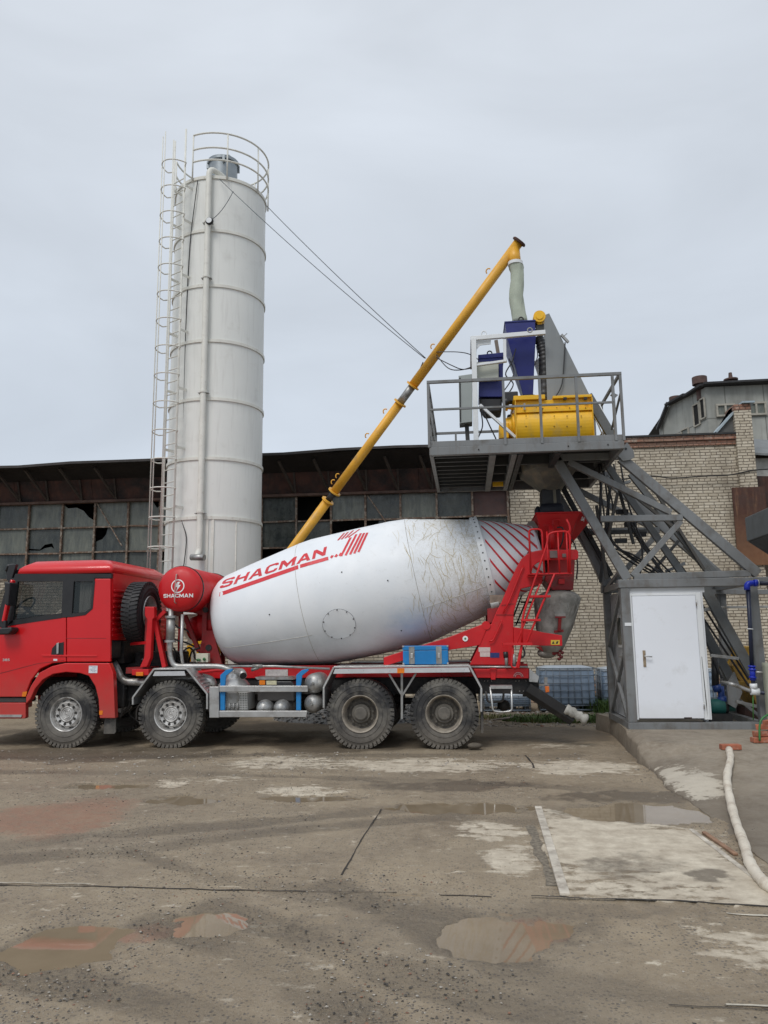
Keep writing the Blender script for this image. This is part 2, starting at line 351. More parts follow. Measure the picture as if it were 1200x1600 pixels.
lm = mth(nt, 'ADD', lm, mth(nt, 'MULTIPLY', mth(nt, 'SUBTRACT', noi(nt, vscale(nt, pos, (1, 2.6, 1)), 2.6, 6, .65), .5), 3.0))
lmk = ramp(nt, lm, .40, .80)
conc = mixc(nt, ramp(nt, noi(nt, pos, 5, 7, .7), .3, .7), (.36, .30, .225), (.66, .59, .47))
c = mixc(nt, lmk, c, conc)
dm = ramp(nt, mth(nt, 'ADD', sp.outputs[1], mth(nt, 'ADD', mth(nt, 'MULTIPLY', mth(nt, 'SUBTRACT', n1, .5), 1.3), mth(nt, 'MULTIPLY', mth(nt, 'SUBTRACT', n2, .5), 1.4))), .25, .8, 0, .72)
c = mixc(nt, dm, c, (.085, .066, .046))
rm = ramp(nt, mth(nt, 'ADD', sp.outputs[2], mth(nt, 'MULTIPLY', mth(nt, 'SUBTRACT', n2, .5), 2.2)), .4, 1.1, 0, .7)
c = mixc(nt, rm, c, (.27, .135, .085))
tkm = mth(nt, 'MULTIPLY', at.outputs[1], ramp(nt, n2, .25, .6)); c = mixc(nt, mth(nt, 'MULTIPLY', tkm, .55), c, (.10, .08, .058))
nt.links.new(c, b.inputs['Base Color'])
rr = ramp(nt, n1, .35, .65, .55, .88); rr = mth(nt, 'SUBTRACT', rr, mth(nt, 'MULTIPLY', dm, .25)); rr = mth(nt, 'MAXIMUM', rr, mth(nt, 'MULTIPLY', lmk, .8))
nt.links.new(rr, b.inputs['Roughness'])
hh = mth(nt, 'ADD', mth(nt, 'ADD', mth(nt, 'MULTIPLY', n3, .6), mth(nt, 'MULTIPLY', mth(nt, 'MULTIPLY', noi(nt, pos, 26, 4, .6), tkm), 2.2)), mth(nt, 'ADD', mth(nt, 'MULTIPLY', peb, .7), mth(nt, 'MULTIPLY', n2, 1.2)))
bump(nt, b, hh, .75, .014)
NR, NC = 620, 560
ys = 1.6*np.exp(np.linspace(0, math.log(24/1.6), NR)); us = np.linspace(-1, 1, NC)
Yg = np.repeat(ys[:, None], NC, 1); Xg = us[None, :]*(Yg*.78+2.2)-Yg*.105
Zg = gh(Xg, Yg)
def inpoly(x, y, poly):
    r = np.zeros(x.shape, bool); n = len(poly)
    for i in range(n):
        a, b_ = poly[i], poly[(i+1) % n]
        cnd = ((a.y > y) != (b_.y > y)) & (x < (b_.x-a.x)*(y-a.y)/((b_.y-a.y) or 1e-9)+a.x); r ^= cnd
    return r
ip = inpoly(Xg, Yg, SLAB); Zg = Zg+np.where(ip, .014, 0)
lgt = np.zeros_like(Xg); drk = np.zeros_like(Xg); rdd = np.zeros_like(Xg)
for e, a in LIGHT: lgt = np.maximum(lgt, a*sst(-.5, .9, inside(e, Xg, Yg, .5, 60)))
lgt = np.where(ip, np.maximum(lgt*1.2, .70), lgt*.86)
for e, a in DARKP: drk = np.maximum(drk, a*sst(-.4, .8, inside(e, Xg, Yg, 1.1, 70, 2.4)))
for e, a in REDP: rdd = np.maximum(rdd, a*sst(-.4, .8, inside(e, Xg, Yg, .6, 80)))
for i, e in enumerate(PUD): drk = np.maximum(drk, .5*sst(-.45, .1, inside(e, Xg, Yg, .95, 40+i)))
TRK = [[(330, 1420), (430, 1450), (560, 1500), (760, 1560), (1000, 1620)], [(250, 1440), (380, 1480), (480, 1530), (600, 1610)], [(520, 1385), (640, 1440), (800, 1520), (1050, 1560), (1250, 1600)], [(-50, 1345), (200, 1330), (420, 1300), (700, 1275), (900, 1290)],
       [(-50, 1330), (150, 1305), (400, 1285), (640, 1262)], [(-30, 1500), (120, 1540), (300, 1580), (420, 1640)], [(200, 1330), (330, 1370), (520, 1400), (700, 1430), (860, 1530), (900, 1620)], [(-50, 1205), (300, 1208), (700, 1222), (1000, 1235)], [(-50, 1186), (400, 1180), (900, 1180)]]
trk = np.zeros_like(Xg)
for k, t_ in enumerate(TRK):
    pts = [P(*p, Z=0) for p in t_]; wd_ = .16
    for a, b_ in zip(pts, pts[1:]):
        dx, dy = b_.x-a.x, b_.y-a.y; L2 = dx*dx+dy*dy; tt = np.clip(((Xg-a.x)*dx+(Yg-a.y)*dy)/L2, 0, 1); d = np.hypot(Xg-a.x-tt*dx, Yg-a.y-tt*dy)+(fbm(Xg, Yg, 1.5, 3, 90+k)-.5)*.25
        trk = np.maximum(trk, (1-sst(wd_*.6, wd_*1.3, d))*(.5+.5*sst(.35, .6, fbm(Xg, Yg, .9, 2, 95+k))))
trk = np.where(ip, 0, trk)*(1-np.clip(lgt, 0, 1)*.7)
Zg = Zg-trk*.006
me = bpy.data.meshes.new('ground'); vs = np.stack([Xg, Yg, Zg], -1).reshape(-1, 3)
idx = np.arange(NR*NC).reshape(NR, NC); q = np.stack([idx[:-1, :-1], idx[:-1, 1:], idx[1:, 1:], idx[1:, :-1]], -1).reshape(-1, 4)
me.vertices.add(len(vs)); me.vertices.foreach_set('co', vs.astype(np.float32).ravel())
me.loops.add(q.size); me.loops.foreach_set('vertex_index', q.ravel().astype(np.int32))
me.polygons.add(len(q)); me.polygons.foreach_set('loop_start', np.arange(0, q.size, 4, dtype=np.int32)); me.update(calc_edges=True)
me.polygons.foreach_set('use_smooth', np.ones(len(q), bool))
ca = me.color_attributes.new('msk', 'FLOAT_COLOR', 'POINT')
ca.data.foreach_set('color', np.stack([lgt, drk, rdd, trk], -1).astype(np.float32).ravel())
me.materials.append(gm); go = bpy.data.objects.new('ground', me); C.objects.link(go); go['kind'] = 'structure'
MB().poly([(-500, -300, -.07), (500, -300, -.07), (500, 700, -.07), (-500, 700, -.07)]).build('terrain', M('far ground', (.19, .17, .14), .9, 0, .25, .3), kind='structure')
wm, nt, b, pos = base_mat('muddy water')
nt.links.new(mixc(nt, ramp(nt, noi(nt, pos, 1.2, 4), .35, .65), (.205, .158, .104), (.265, .208, .14)), b.inputs['Base Color'])
b.inputs['Roughness'].default_value = .02; b.inputs['IOR'].default_value = 1.33
bump(nt, b, noi(nt, pos, 5, 2), .02, .01)
wr = M('red muddy water', (.33, .145, .075), .04, 0, .15, 2)
for i, e in enumerate(PUD):
    cx, cy, rx, ry, k = e; pts = [(cx+1.5*rx*math.cos(a), cy+k*1.5*rx*math.cos(a)+1.5*ry*math.sin(a), WZ+.0004*i) for a in (2*math.pi*j/40 for j in range(40))]
    MB().poly(pts).build('puddle', wm, kind='structure')
def gz_(x, y): return float(gh(np.array([x]), np.array([y]))[0])
# joints in the paving
jm = M('dark joint', (.035, .03, .025), .9, 0, .3, 8); jl = M('light concrete edge', (.50, .46, .38), .85, 0, .2, 9, dirt=((.24, .21, .17), .5, 6), bm=.3)
def ribbon(pts, w_, mat, lift=.004, name='expansion_joint', th=0):
    out = []; n = len(pts)
    for i in range(n-1):
        a, b_ = P(*pts[i], Z=0), P(*pts[i+1], Z=0); k = max(2, int((b_-a).length/.05))
        for j in range(k): out.append(a.lerp(b_, j/k))
    out.append(P(*pts[-1], Z=0)); mb = MB(); L = []; Rr = []
    for i, p in enumerate(out):
        d = (out[min(i+1, len(out)-1)]-out[max(i-1, 0)]).normalized(); nn = V((-d.y, d.x, 0))
        ww = w_*(.35+.9*float(vnoise(np.array([p.x]), np.array([p.y]), 6, 4)[0]))
        o = nn*(float(vnoise(np.array([p.x]), np.array([p.y]), 2.5, 9)[0])-.5)*.03
        z = gz_(p.x, p.y)+lift+(.012 if name == 'slab_edge' else 0); L.append(V((p.x, p.y, z))+nn*ww/2+o); Rr.append(V((p.x, p.y, z))-nn*ww/2+o)
    k = len(L); mb.add(L+Rr, [(i, i+1, k+i+1, k+i) for i in range(k-1)]); mb.build(name, mat, kind='structure')
ribbon([(-20, 1382.5), (150, 1385.5), (330, 1391), (480, 1393)], .022, jm)
ribbon([(480, 1393), (620, 1394)], .008, jm)
ribbon([(-20, 1380), (140, 1382.5)], .022, jl, .010)
ribbon([(688, 1399), (768, 1401)], .014, jm); ribbon([(830, 1404), (890, 1406), (1050, 1412), (1215, 1421)], .022, jm, .016)
ribbon([(533, 1368), (566, 1312), (597, 1264)], .013, jm)
ribbon([(1045, 1572), (1120, 1576), (1220, 1579)], .012, jm); ribbon([(1135, 1572), (1215, 1574.5)], .028, jl, .006)
ribbon([(1135, 1428), (1215, 1433)], .03, jl, .006)
ribbon([(828, 1290), (862, 1385)], .10, M('gravelly gap', (.17, .145, .11), .9, 0, .5, 30, bm=.6), .003)
ribbon([(835, 1200), (822, 1180)], .03, jm)
# ------------------------------------------------------------------ loose stones: nobody could count them
def stones(n, region, size, name, mats, lab, cat, zf=None, flat=.6):
    mb = [MB() for _ in mats]
    oc = [(1, 0, 0), (0, 1, 0), (-1, 0, 0), (0, -1, 0), (0, 0, 1), (0, 0, -1)]
    fc = [(0, 1, 4), (1, 2, 4), (2, 3, 4), (3, 0, 4), (1, 0, 5), (2, 1, 5), (3, 2, 5), (0, 3, 5)]
    xy = region(n)
    zs = gh(xy[:, 0], xy[:, 1]) if zf is None else zf(xy)
    for (x, y), z in zip(xy, zs):
        s_ = size[0]*(size[1]/size[0])**(random.random()**2.6); a = random.random()*6.3; ca_, sa_ = math.cos(a), math.sin(a); vs = []
        for p in oc:
            q = [p[0]*s_*random.uniform(.6, 1.3), p[1]*s_*random.uniform(.6, 1.2), p[2]*s_*random.uniform(.5, 1.1)*flat]
            vs.append((x+q[0]*ca_-q[1]*sa_, y+q[0]*sa_+q[1]*ca_, z+q[2]+s_*flat*.25))
        kk = random.randrange(len(mats)); kk = 0 if kk == len(mats)-1 and random.random() < .6 else kk; mb[kk].add(vs, fc)
    for m_, mt in zip(mb, mats): m_.build(name, mt, kind='stuff', label=lab[mats.index(mt)], cat=cat)
def yard(n):
    N = n*8; y = 3.2*np.exp(np.random.rand(N)*1.35); x = (np.random.rand(N)*2-1)*(y*.6+.6)-y*.105
    ok = np.random.rand(N) < sst(.46, .64, fbm(x, y, 1.1, 3, 5))**1.5+.025
    for e in PUD: ok &= inside(e, x, y, .2) < -.1
    return np.stack([x[ok], y[ok]], -1)[:n]
sdk = M('dark wet grit', (.075, .066, .056), .7, 0, .4, 30); slt = M('pale gravel', (.33, .30, .26), .85, 0, .4, 30); srd = M('brick crumbs', (.22, .12, .08), .9, 0, .3, 20)
sdk2 = M('dark stone chips', (.045, .040, .034), .75, 0, .4, 30); smd = M('mud crumbs', (.15, .13, .105), .85, 0, .3, 25)
stones(17000, yard, (.0028, .0125), 'gravel', [sdk, smd, sdk2, slt, srd], ['dark wet grit scattered over the muddy yard', 'brown mud crumbs scattered over the yard', 'black stone chips scattered over the yard', 'pale gravel scattered over the muddy yard', 'red brick crumbs scattered over the yard'], 'gravel')
def far_yard(n): return np.array([(random.uniform(-9, 4.5), random.uniform(10.2, 12.3)) for _ in range(n)])
stones(900, far_yard, (.008, .03), 'rubble', [slt, smd], ['pale pebbles on the ground in front of the truck wheels', 'brown clods on the ground in front of the truck wheels'], 'gravel')
# gravel heap behind the truck
g0 = P(560, 1122, Z=0)
def heapz(xy):
    d = ((xy[:, 0]-g0.x)/1.9)**2+((xy[:, 1]-g0.y)/1.2)**2; return .42*np.clip(1-d, 0, 1)**.8-.01
def heap(n):
    o = []
    while len(o) < n:
        x, y = random.uniform(-1.9, 1.9), random.uniform(-1.2, 1.2)
        if (x/1.9)**2+(y/1.2)**2 < 1.02: o.append((g0.x+x, g0.y+y))
    return np.array(o)
hm = MB(); n_ = 26; gx = np.linspace(-1.9, 1.9, n_); gy = np.linspace(-1.2, 1.2, n_); GX, GY = np.meshgrid(gx+g0.x, gy+g0.y)
HZ = heapz(np.stack([GX.ravel(), GY.ravel()], -1))
hm.add([(a, b_, c_-.02) for a, b_, c_ in zip(GX.ravel(), GY.ravel(), HZ)], [(i*n_+j, i*n_+j+1, (i+1)*n_+j+1, (i+1)*n_+j) for i in range(n_-1) for j in range(n_-1)], True)
sgr = M('grey crushed stone', (.17, .17, .165), .85, 0, .35, 20, bm=.5)
hm.build('gravel_heap', sgr, kind='stuff', label='heap of grey crushed stone on the ground behind the truck', cat='gravel heap')
stones(1900, heap, (.02, .06), 'crushed_stone', [sgr, slt], ['grey crushed stones covering the heap behind the truck', 'pale crushed stones on the heap behind the truck'], 'gravel', zf=heapz, flat=.8)
# ------------------------------------------------------------------ concrete apron under the hut
def ztop(y): return .27*float(sst(7.6, 11.8, np.array([y]))[0])
bd = [P(1320, 1500, Z=0), P(1240, 1400, Z=0), P(1160, 1322, Z=.0), P(1105, 1265, Z=.02), P(1045, 1213, Z=.12), P(1008, 1170, Z=.25), P(955, 1122, Z=.27), V((2.1, 16, 0))]
def xb(y):
    for a, b_ in zip(bd, bd[1:]):
        if a.y <= y <= b_.y: return a.x+(b_.x-a.x)*(y-a.y)/(b_.y-a.y)
    return bd[-1].x if y > bd[-1].y else bd[0].x
am = MB(); rows = 130; cols = 70; vs = []
for i in range(rows+1):
    y = bd[0].y+.02+(15.2-bd[0].y)*i/rows
    x0 = xb(y)+(float(fbm(np.array([3.]), np.array([y]), 1.8, 4, 2)[0])-.5)*.22*(1 if y < 11.6 else .25)
    z0 = ztop(y)+.02
    vs.append((x0-.03, y, -.08)); 
    for j in range(cols+1):
        t = (j/cols)**1.6; x = x0+(8.5-x0)*t; e = min(1, (x-x0)/(.12 if y > 11.5 else .12+.75*min(1, (11.5-y)/.5)))
        z = z0*((.72 if y > 11.5 else .72-.66*min(1, (11.5-y)/.5))+(.28 if y > 11.5 else .28+.66*min(1, (11.5-y)/.5))*e**.6)+(float(fbm(np.array([x]), np.array([y]), 1.4, 4, 8)[0])-.5)*.035
        vs.append((x, y, z if y < 12.6 else z0-.002))
k = cols+2; am.add(vs, [(i*k+j, i*k+j+1, (i+1)*k+j+1, (i+1)*k+j) for i in range(rows) for j in range(k-1)], False)
apm, nt, b, pos = base_mat('rough old concrete')
c = mixc(nt, ramp(nt, noi(nt, pos, 1.6, 7, .65), .32, .68), (.17, .136, .098), (.31, .262, .20))
c = mixc(nt, ramp(nt, noi(nt, pos, 12, 6, .7), .4, .75, 0, .6), c, (.36, .325, .265)); c = mixc(nt, ramp(nt, noi(nt, pos, 55, 4, .7), .62, .75, 0, .5), c, (.10, .085, .07))
s3 = nt.nodes.new('ShaderNodeSeparateXYZ'); nt.links.new(pos, s3.inputs[0]); c = mixc(nt, ramp(nt, s3.outputs[2], .2, .0, 0, .5), c, (.10, .08, .06))
for (px, py, zz, r, k_) in ((1085, 1224, .06, .40, 3.2), (1040, 1196, .15, .26, 2.4), (1100, 1238, .03, .3, 3.), (1015, 1182, .2, .2, 2.)):
    q0 = P(px, py, Z=zz); vm = nt.nodes.new('ShaderNodeVectorMath'); vm.operation = 'DISTANCE'; nt.links.new(vscale(nt, pos, (1, .55, 1)), vm.inputs[0]); vm.inputs[1].default_value = (q0.x, q0.y*.55, q0.z)
    mk_ = ramp(nt, mth(nt, 'ADD', vm.outputs['Value'], mth(nt, 'MULTIPLY', mth(nt, 'SUBTRACT', noi(nt, pos, 5, 6, .7), .5), .8)), r*.8, r*.6, 0, .85); c = mixc(nt, mk_, c, (.52, .47, .385))
nt.links.new(c, b.inputs['Base Color']); b.inputs['Roughness'].default_value = .85; bump(nt, b, noi(nt, pos, 25, 7, .7), .6, .02)
am.build('concrete_apron', apm, kind='structure')
def apz(x, y): return ztop(y)+.02+(float(fbm(np.array([x]), np.array([y]), 1.4, 4, 8)[0])-.5)*.035
# ------------------------------------------------------------------ strips, bricks, hose
wd = M('pale weathered steel', (.52, .475, .40), .75, .0, .25, 6, dirt=((.24, .20, .16), .5, 7), bm=.3)
def strip(a, b_, w_, lab, th=.02, nm='steel_strip', mt=wd):
    p, q_ = P(*a, Z=0), P(*b_, Z=0); p.z = q_.z = .014
    MB().bar(p, q_, w_, th, side=V((1, 0, 0)) if abs((q_-p).y) > abs((q_-p).x) else V((0, 1, 0))).build(nm, mt, bevel=.004, label=lab, cat='steel strip')
strip((841, 1263), (883, 1401), .07, 'long pale steel strip along the left edge of the concrete slab')
strip((1080, 1299), (1200, 1392), .045, 'pale steel strip lying along the right edge of the concrete slab')
strip((1100, 1303), (1150, 1338), .04, 'short rusty strip left of the white hose', mt=M('rusty strip', (.27, .16, .10), .8, 0, .3, 10, bm=.3))
bk = M('red clay brick', (.36, .12, .065), .85, 0, .3, 6, dirt=((.42, .33, .27), .3, 9), bm=.5)
def brick(c, rz, lab, tilt=0, group=None):
    mb = MB(); x = V((math.cos(rz), math.sin(rz), 0)); y = V((-math.sin(rz), math.cos(rz), 0)); z = V((0, 0, 1))
    if tilt: x = (x*math.cos(tilt)+z*math.sin(tilt)); z = x.cross(y)
    mb.obox(c, x*.125, y*.06, z*.0325).build('brick', bk, bevel=.006, label=lab, cat='brick', group=group)
p = P(1141, 1165, Z=.31); brick((p.x, p.y, apz(p.x, p.y)+.036), .05, 'single red brick holding down the end of the white hose')
labs = ['red brick at the bottom left of the pile beside the right column', 'red brick at the bottom of the pile, partly out of frame', 'red brick lying askew on the lowest layer of the pile',
        'red brick in the second layer of the pile', 'second layer red brick nearest the frame edge', 'tilted red brick in the third layer of the pile', 'third layer red brick beside the green cable', 'uppermost red brick of the pile']
b0 = P(1185, 1160, Z=.28)
for i, (dx, dy, l, rz, t) in enumerate(((.02, -.05, 0, .1, 0), (.3, -.02, 0, -.15, 0), (.12, .2, 0, .7, 0), (.08, .03, 1, .3, 0), (.34, .1, 1, 1.2, 0), (.14, .08, 2, -.3, .06), (.36, .08, 2, .25, 0), (.22, .12, 3, .9, 0))):
    brick((b0.x+dx, b0.y+dy, apz(b0.x+dx, b0.y+dy)+.036+l*.068+(.015 if t else 0)), rz, labs[i], t)
hp = [(1139, 1170), (1141, 1185), (1136, 1215), (1141, 1250), (1150, 1285), (1163, 1320), (1170, 1345), (1182, 1366), (1200, 1385), (1230, 1402)]
hpts = []
for (px, py) in hp:
    p = P(px, py, Z=.1 if py < 1250 else .03)
    for _ in range(5): p = P(px, py, Z=(apz(p.x, p.y) if p.x > xb(p.y) and p.y > bd[0].y else 0)+.04)
    hpts.append(V((p.x, p.y, max(apz(p.x, p.y) if p.x > xb(p.y) and p.y > bd[0].y else 0, 0)+.045)))
def smooth_path(pts, n=6):
    out = []; pts = [V(p) for p in pts]
    for i in range(len(pts)-1):
        p0, p1, p2, p3 = pts[max(i-1, 0)], pts[i], pts[i+1], pts[min(i+2, len(pts)-1)]
        for j in range(n):
            t = j/n; out.append(.5*((2*p1)+(p2-p0)*t+(2*p0-5*p1+4*p2-p3)*t*t+(3*p1-p0-3*p2+p3)*t**3))
    return out+[pts[-1]]
hpts[0].z = apz(hpts[0].x, hpts[0].y)+.04
hps = smooth_path(hpts); MB().tube(hps, [.042+.003*math.sin(i*1.9)+.002*math.sin(i*.7) for i in range(len(hps))], 12).build('hose', M('cream hose', (.66, .60, .50), .5, 0, .1, 5, dirt=((.36, .28, .2), .4, 6)), label='thick cream coloured hose winding over the ground at the right', cat='hose')
gp = [P(1215, 1120, Z=.75), P(1200, 1132, Z=.62), P(1190, 1139, Z=.52), P(1184, 1145, Z=.42)]
MB().tube(smooth_path([b0+V((.6, .05, .62)), b0+V((.4, -.02, .46)), b0+V((.2, -.05, .40)), b0+V((.02, -.1, .30)), b0+V((-.03, -.14, .04))]), .014, 8).build('cable', M('green cable', (.03, .16, .04), .5, 0, .1, 5), label='green cable hanging over the brick pile', cat='cable')
# ------------------------------------------------------------------ workshop hall
YW = 21.0
hall = empty('workshop_building', (0, YW, 0), 'long old workshop with a rusty eave, dirty steel framed windows and a pale brick end', 'building')
def brickmat(name, c1, c2, mor, w_=.262, h_=.080, ms=.012, bmp=.8, dark_=(.25, .21, .16)):
    m_, nt, b, pos = base_mat(name)
    sx = nt.nodes.new('ShaderNodeSeparateXYZ'); nt.links.new(pos, sx.inputs[0]); cx = nt.nodes.new('ShaderNodeCombineXYZ')
    xx = mth(nt, 'ADD', sx.outputs[0], sx.outputs[1])
    wob = mth(nt, 'MULTIPLY', mth(nt, 'SUBTRACT', noi(nt, pos, 7, 3), .5), .035); wob2 = mth(nt, 'MULTIPLY', mth(nt, 'SUBTRACT', noi(nt, pos, 1.1, 2), .5), .05)
    nt.links.new(mth(nt, 'ADD', xx, wob), cx.inputs[0]); nt.links.new(mth(nt, 'ADD', mth(nt, 'ADD', sx.outputs[2], mth(nt, 'MULTIPLY', wob, .55)), wob2), cx.inputs[1])
    br = nt.nodes.new('ShaderNodeTexBrick'); nt.links.new(cx.outputs[0], br.inputs['Vector'])
    for k_, v_ in (('Scale', 1.), ('Brick Width', w_), ('Row Height', h_), ('Mortar Size', ms), ('Mortar Smooth', .35), ('Bias', 0.)): br.inputs[k_].default_value = v_
    br.inputs['Color1'].default_value = (0, 0, 0, 1); br.inputs['Color2'].default_value = (1, 1, 1, 1); br.inputs['Mortar'].default_value = (.5, .5, .5, 1)
    br.squash = .55; br.squash_frequency = 3; br.offset = .5
    rs = nt.nodes.new('ShaderNodeSeparateColor'); nt.links.new(br.outputs['Color'], rs.inputs[0])
    c = mixc(nt, rs.outputs[0], c1, c2)
    c = mixc(nt, ramp(nt, noi(nt, pos, 14, 5, .7), .3, .75, 0, .35), c, (.56, .52, .44))
    c = mixc(nt, ramp(nt, noi(nt, pos, .6, 5), .42, .7, 0, .5), c, dark_)
    c = mixc(nt, ramp(nt, noi(nt, pos, 2.6, 6, .7), .56, .66, 0, .6), c, (.60, .55, .46)); c = mixc(nt, ramp(nt, noi(nt, vscale(nt, pos, (1, 1, 2)), 3.3, 5, .7), .60, .68, 0, .7), c, (.16, .125, .09))
    c = mixc(nt, ramp(nt, noi(nt, vscale(nt, pos, (3, 3, .5)), 1.2, 4), .55, .75, 0, .35), c, (.20, .165, .12))
    nz = ramp(nt, noi(nt, pos, 22, 4), .35, .7, .55, 1.)
    c = mixc(nt, mth(nt, 'MULTIPLY', br.outputs['Fac'], nz), c, mor)
    nt.links.new(c, b.inputs['Base Color']); b.inputs['Roughness'].default_value = .9
    hh = mth(nt, 'SUBTRACT', mth(nt, 'MULTIPLY', noi(nt, pos, 40, 4), .4), br.outputs['Fac']); bump(nt, b, hh, bmp, .02)
    return m_
bw = brickmat('pale silicate brick', (.46, .395, .295), (.64, .57, .45), (.085, .063, .044))
br2 = brickmat('red brick course', (.30, .105, .055), (.22, .085, .05), (.10, .07, .055))
brd = brickmat('crumbling red brick', (.24, .11, .06), (.34, .2, .12), (.09, .065, .05), ms=.014)
xL, xM, xR = -32., P(797, 800, Y=YW).x, P(1158, 800, Y=YW).x
zT = P(1050, 698, Y=YW).z; zTop = P(1050, 683, Y=YW).z
zw0 = P(100, 904, Y=YW).z; zw1 = P(100, 786, Y=YW).z; zE = P(100, 716, Y=19.9).z
MB().box(xM, xR, YW, YW+.4, .62, zT).build('brick_wall', bw, hall)
xP1 = P(1184, 760, Y=YW-.12).x
MB().box(xR, xP1, YW-.13, YW+.6, .62, P(1160, 641, Y=YW-.13).z).build('brick_pier', bw, hall)
MB().box(xR-.0, xP1, YW-.14, YW+.6, P(1160, 641, Y=YW-.13).z+.002, P(1160, 635, Y=YW-.13).z+.06).build('pier_cap', br2, hall, bevel=.01)
cp = M('zinc coping', (.34, .40, .43), .45, .4, .15, 4, dirt=((.45, .46, .45), .3, 5))
zc = P(1170, 634, Y=YW-.15).z; xa = P(1118, 678, Y=YW).x; xb_ = P(1157, 640, Y=YW).x
MB().bar((xa, YW+.18, zTop+.07), (xb_, YW+.18, zc+.08), .5, .05, side=(0, 1, 0)).bar((xb_-.02, YW+.18, zc+.09), (xP1+.08, YW+.18, zc+.09), .82, .05, side=(0, 1, 0)).build('coping', cp, hall)
MB().prism([(xa, YW+.02, zTop+.02), (xR, YW+.02, zTop+.02), (xR, YW+.02, zc+.02), (xb_, YW+.02, zc+.02)], (0, .3, 0)).build('parapet', M('grey render', (.12, .12, .115), .8, 0, .2, 3, bm=.3), hall)
MB().box(xM, xR, YW-.05, YW+.4, zT+.001, zT+.13).box(xM, xR, YW-.10, YW+.4, zT+.131, zTop).build('cornice', br2, hall, bevel=.006)
MB().box(xM-.2, xR, YW-.14, YW+1.2, zTop+.001, zTop+.05).build('roof_edge', M('tar felt', (.03, .03, .03), .8, 0, .3, 5), hall)
MB().box(xM, xR-.1, YW-.04, YW+.5, -.1, .62).build('plinth', brd, hall)
MB().box(xR-.1, 12, YW-.05, YW+.5, -.1, 1.5).build('plinth', brickmat('rubble stone', (.16, .14, .11), (.26, .23, .19), (.06, .05, .04), .3, .17, .03, 1.), hall)
MB().box(xL, xM-.003, YW, YW+.4, -.1, zw0).build('lower_wall', bw, hall)
# eave: sloping rusty soffit, struts, roof edge
rust = M('rusty sheet', (.068, .028, .020), .75, .1, .5, 2.2, dirt=((.022, .017, .016), .7, 1.6), streak=((.13, .055, .035), .55), bm=.2)
frm = M('rusty window frame', (.13, .082, .055), .75, 0, .4, 9, dirt=((.34, .31, .26), .5, 12), bm=.3)
zs = P(100, 784, Y=YW).z; yE = 19.85; zO = P(300, 716, Y=yE).z
E_ = MB(); nb = 14; random.seed(3)
for i in range(nb):
    a, b_ = xL+(xM-.1-xL)*i/nb, xL+(xM-.1-xL)*(i+1)/nb
    E_.prism([(a, YW-.03-random.uniform(0, .02), zs), (b_-.01, YW-.03, zs), (b_-.01, YW-.25, zO-.28), (a, YW-.25, zO-.28+random.uniform(-.02, .02))], (0, .03, 0))
E_.build('fascia_sheets', rust, hall)
MB().poly([(xL, YW-.24, zO-.30), (xM+.0, YW-.24, zO-.30), (xM+.0, yE, zO-.06+.13), (xL, yE, zO-.16)]).build('soffit', M('dark soffit', (.014, .011, .010), .85, 0, .4, 2), hall)
rf = MB(); xs_ = [xL+(xM-xL)*i/22 for i in range(23)]
top = [(x, yE-.06+random.uniform(-.02, .02), zO+.012*max(-8, x+11)+random.uniform(-.025, .03)) for x in xs_]
for i in range(22): rf.add([top[i], top[i+1], (xs_[i+1], YW+6, zO+.9), (xs_[i], YW+6, zO+.9), V(top[i])-V((0, 0, .07)), V(top[i+1])-V((0, 0, .07))], [(0, 1, 2, 3), (0, 1, 5, 4)])
rf.build('roof', M('corroded roof sheet', (.045, .04, .038), .8, 0, .3, 3), hall)
st_ = MB(); k = 0
for px in (30, 73, 125, 178, 305, 455, 508, 566, 615, 668, 720):
    x = P(px, 750, Y=YW).x
    E1 = (x+.12, YW-.07, zs+.03); E2 = (x-.15, yE+.25, zO-.1)
    MB().bar(E1, E2, .06, .06).build('eave_strut', M('dull strut', (.050, .038, .030), .8, 0, .3, 5), hall)
    MB().bar((x+.14, YW-.10, zs+.02), (x+.14, YW-.28, zO-.3), .05, .05).build('eave_post', MATS['dull strut'], hall)
MB().box(xL, xM, YW-.14, YW+.05, zs-.07, zs).build('lintel', M('brown lintel', (.10, .06, .045), .8, 0, .4, 4, bm=.3), hall)
# windows
gl, nt, b, pos = base_mat('dirty glass')
c = mixc(nt, ramp(nt, noi(nt, vscale(nt, pos, (5, 5, 1.2)), 2.4, 6, .7), .35, .7), (.020, .026, .027), (.075, .085, .078))
c = mixc(nt, ramp(nt, noi(nt, pos, 1.1, 3), .4, .65, 0, .5), c, (.10, .105, .088))
nt.links.new(c, b.inputs['Base Color']); nt.links.new(ramp(nt, noi(nt, pos, 6, 4), .3, .7, .12, .5), b.inputs['Roughness'])
gl2, nt, b, pos = base_mat('pale dirty glass')
c = mixc(nt, ramp(nt, noi(nt, vscale(nt, pos, (6, 6, 1)), 2.2, 6, .7), .3, .72), (.07, .08, .075), (.19, .20, .165))
nt.links.new(c, b.inputs['Base Color']); nt.links.new(ramp(nt, noi(nt, pos, 6, 4), .3, .7, .2, .55), b.inputs['Roughness'])
gl3 = M('dark window board', (.075, .04, .035), .7, 0, .3, 2, dirt=((.04, .03, .03), .4, 3))
hole = M('dark interior', (.006, .006, .006), .9, 0, .2, 2)
mull = [P(px, 840, Y=YW).x for px in (44, 96.5, 147.5, 199.5, 249, 463, 517.5, 571.5, 626.5, 683.5, 739.5, 795.5)]
pit = (mull[4]-mull[0])/4; left = [mull[0]-pit*k for k in range(12, 0, -1)]
allm = left+mull[:5]+[mull[4]+(mull[5]-mull[4])*k/4 for k in (1, 2, 3)]+mull[5:]
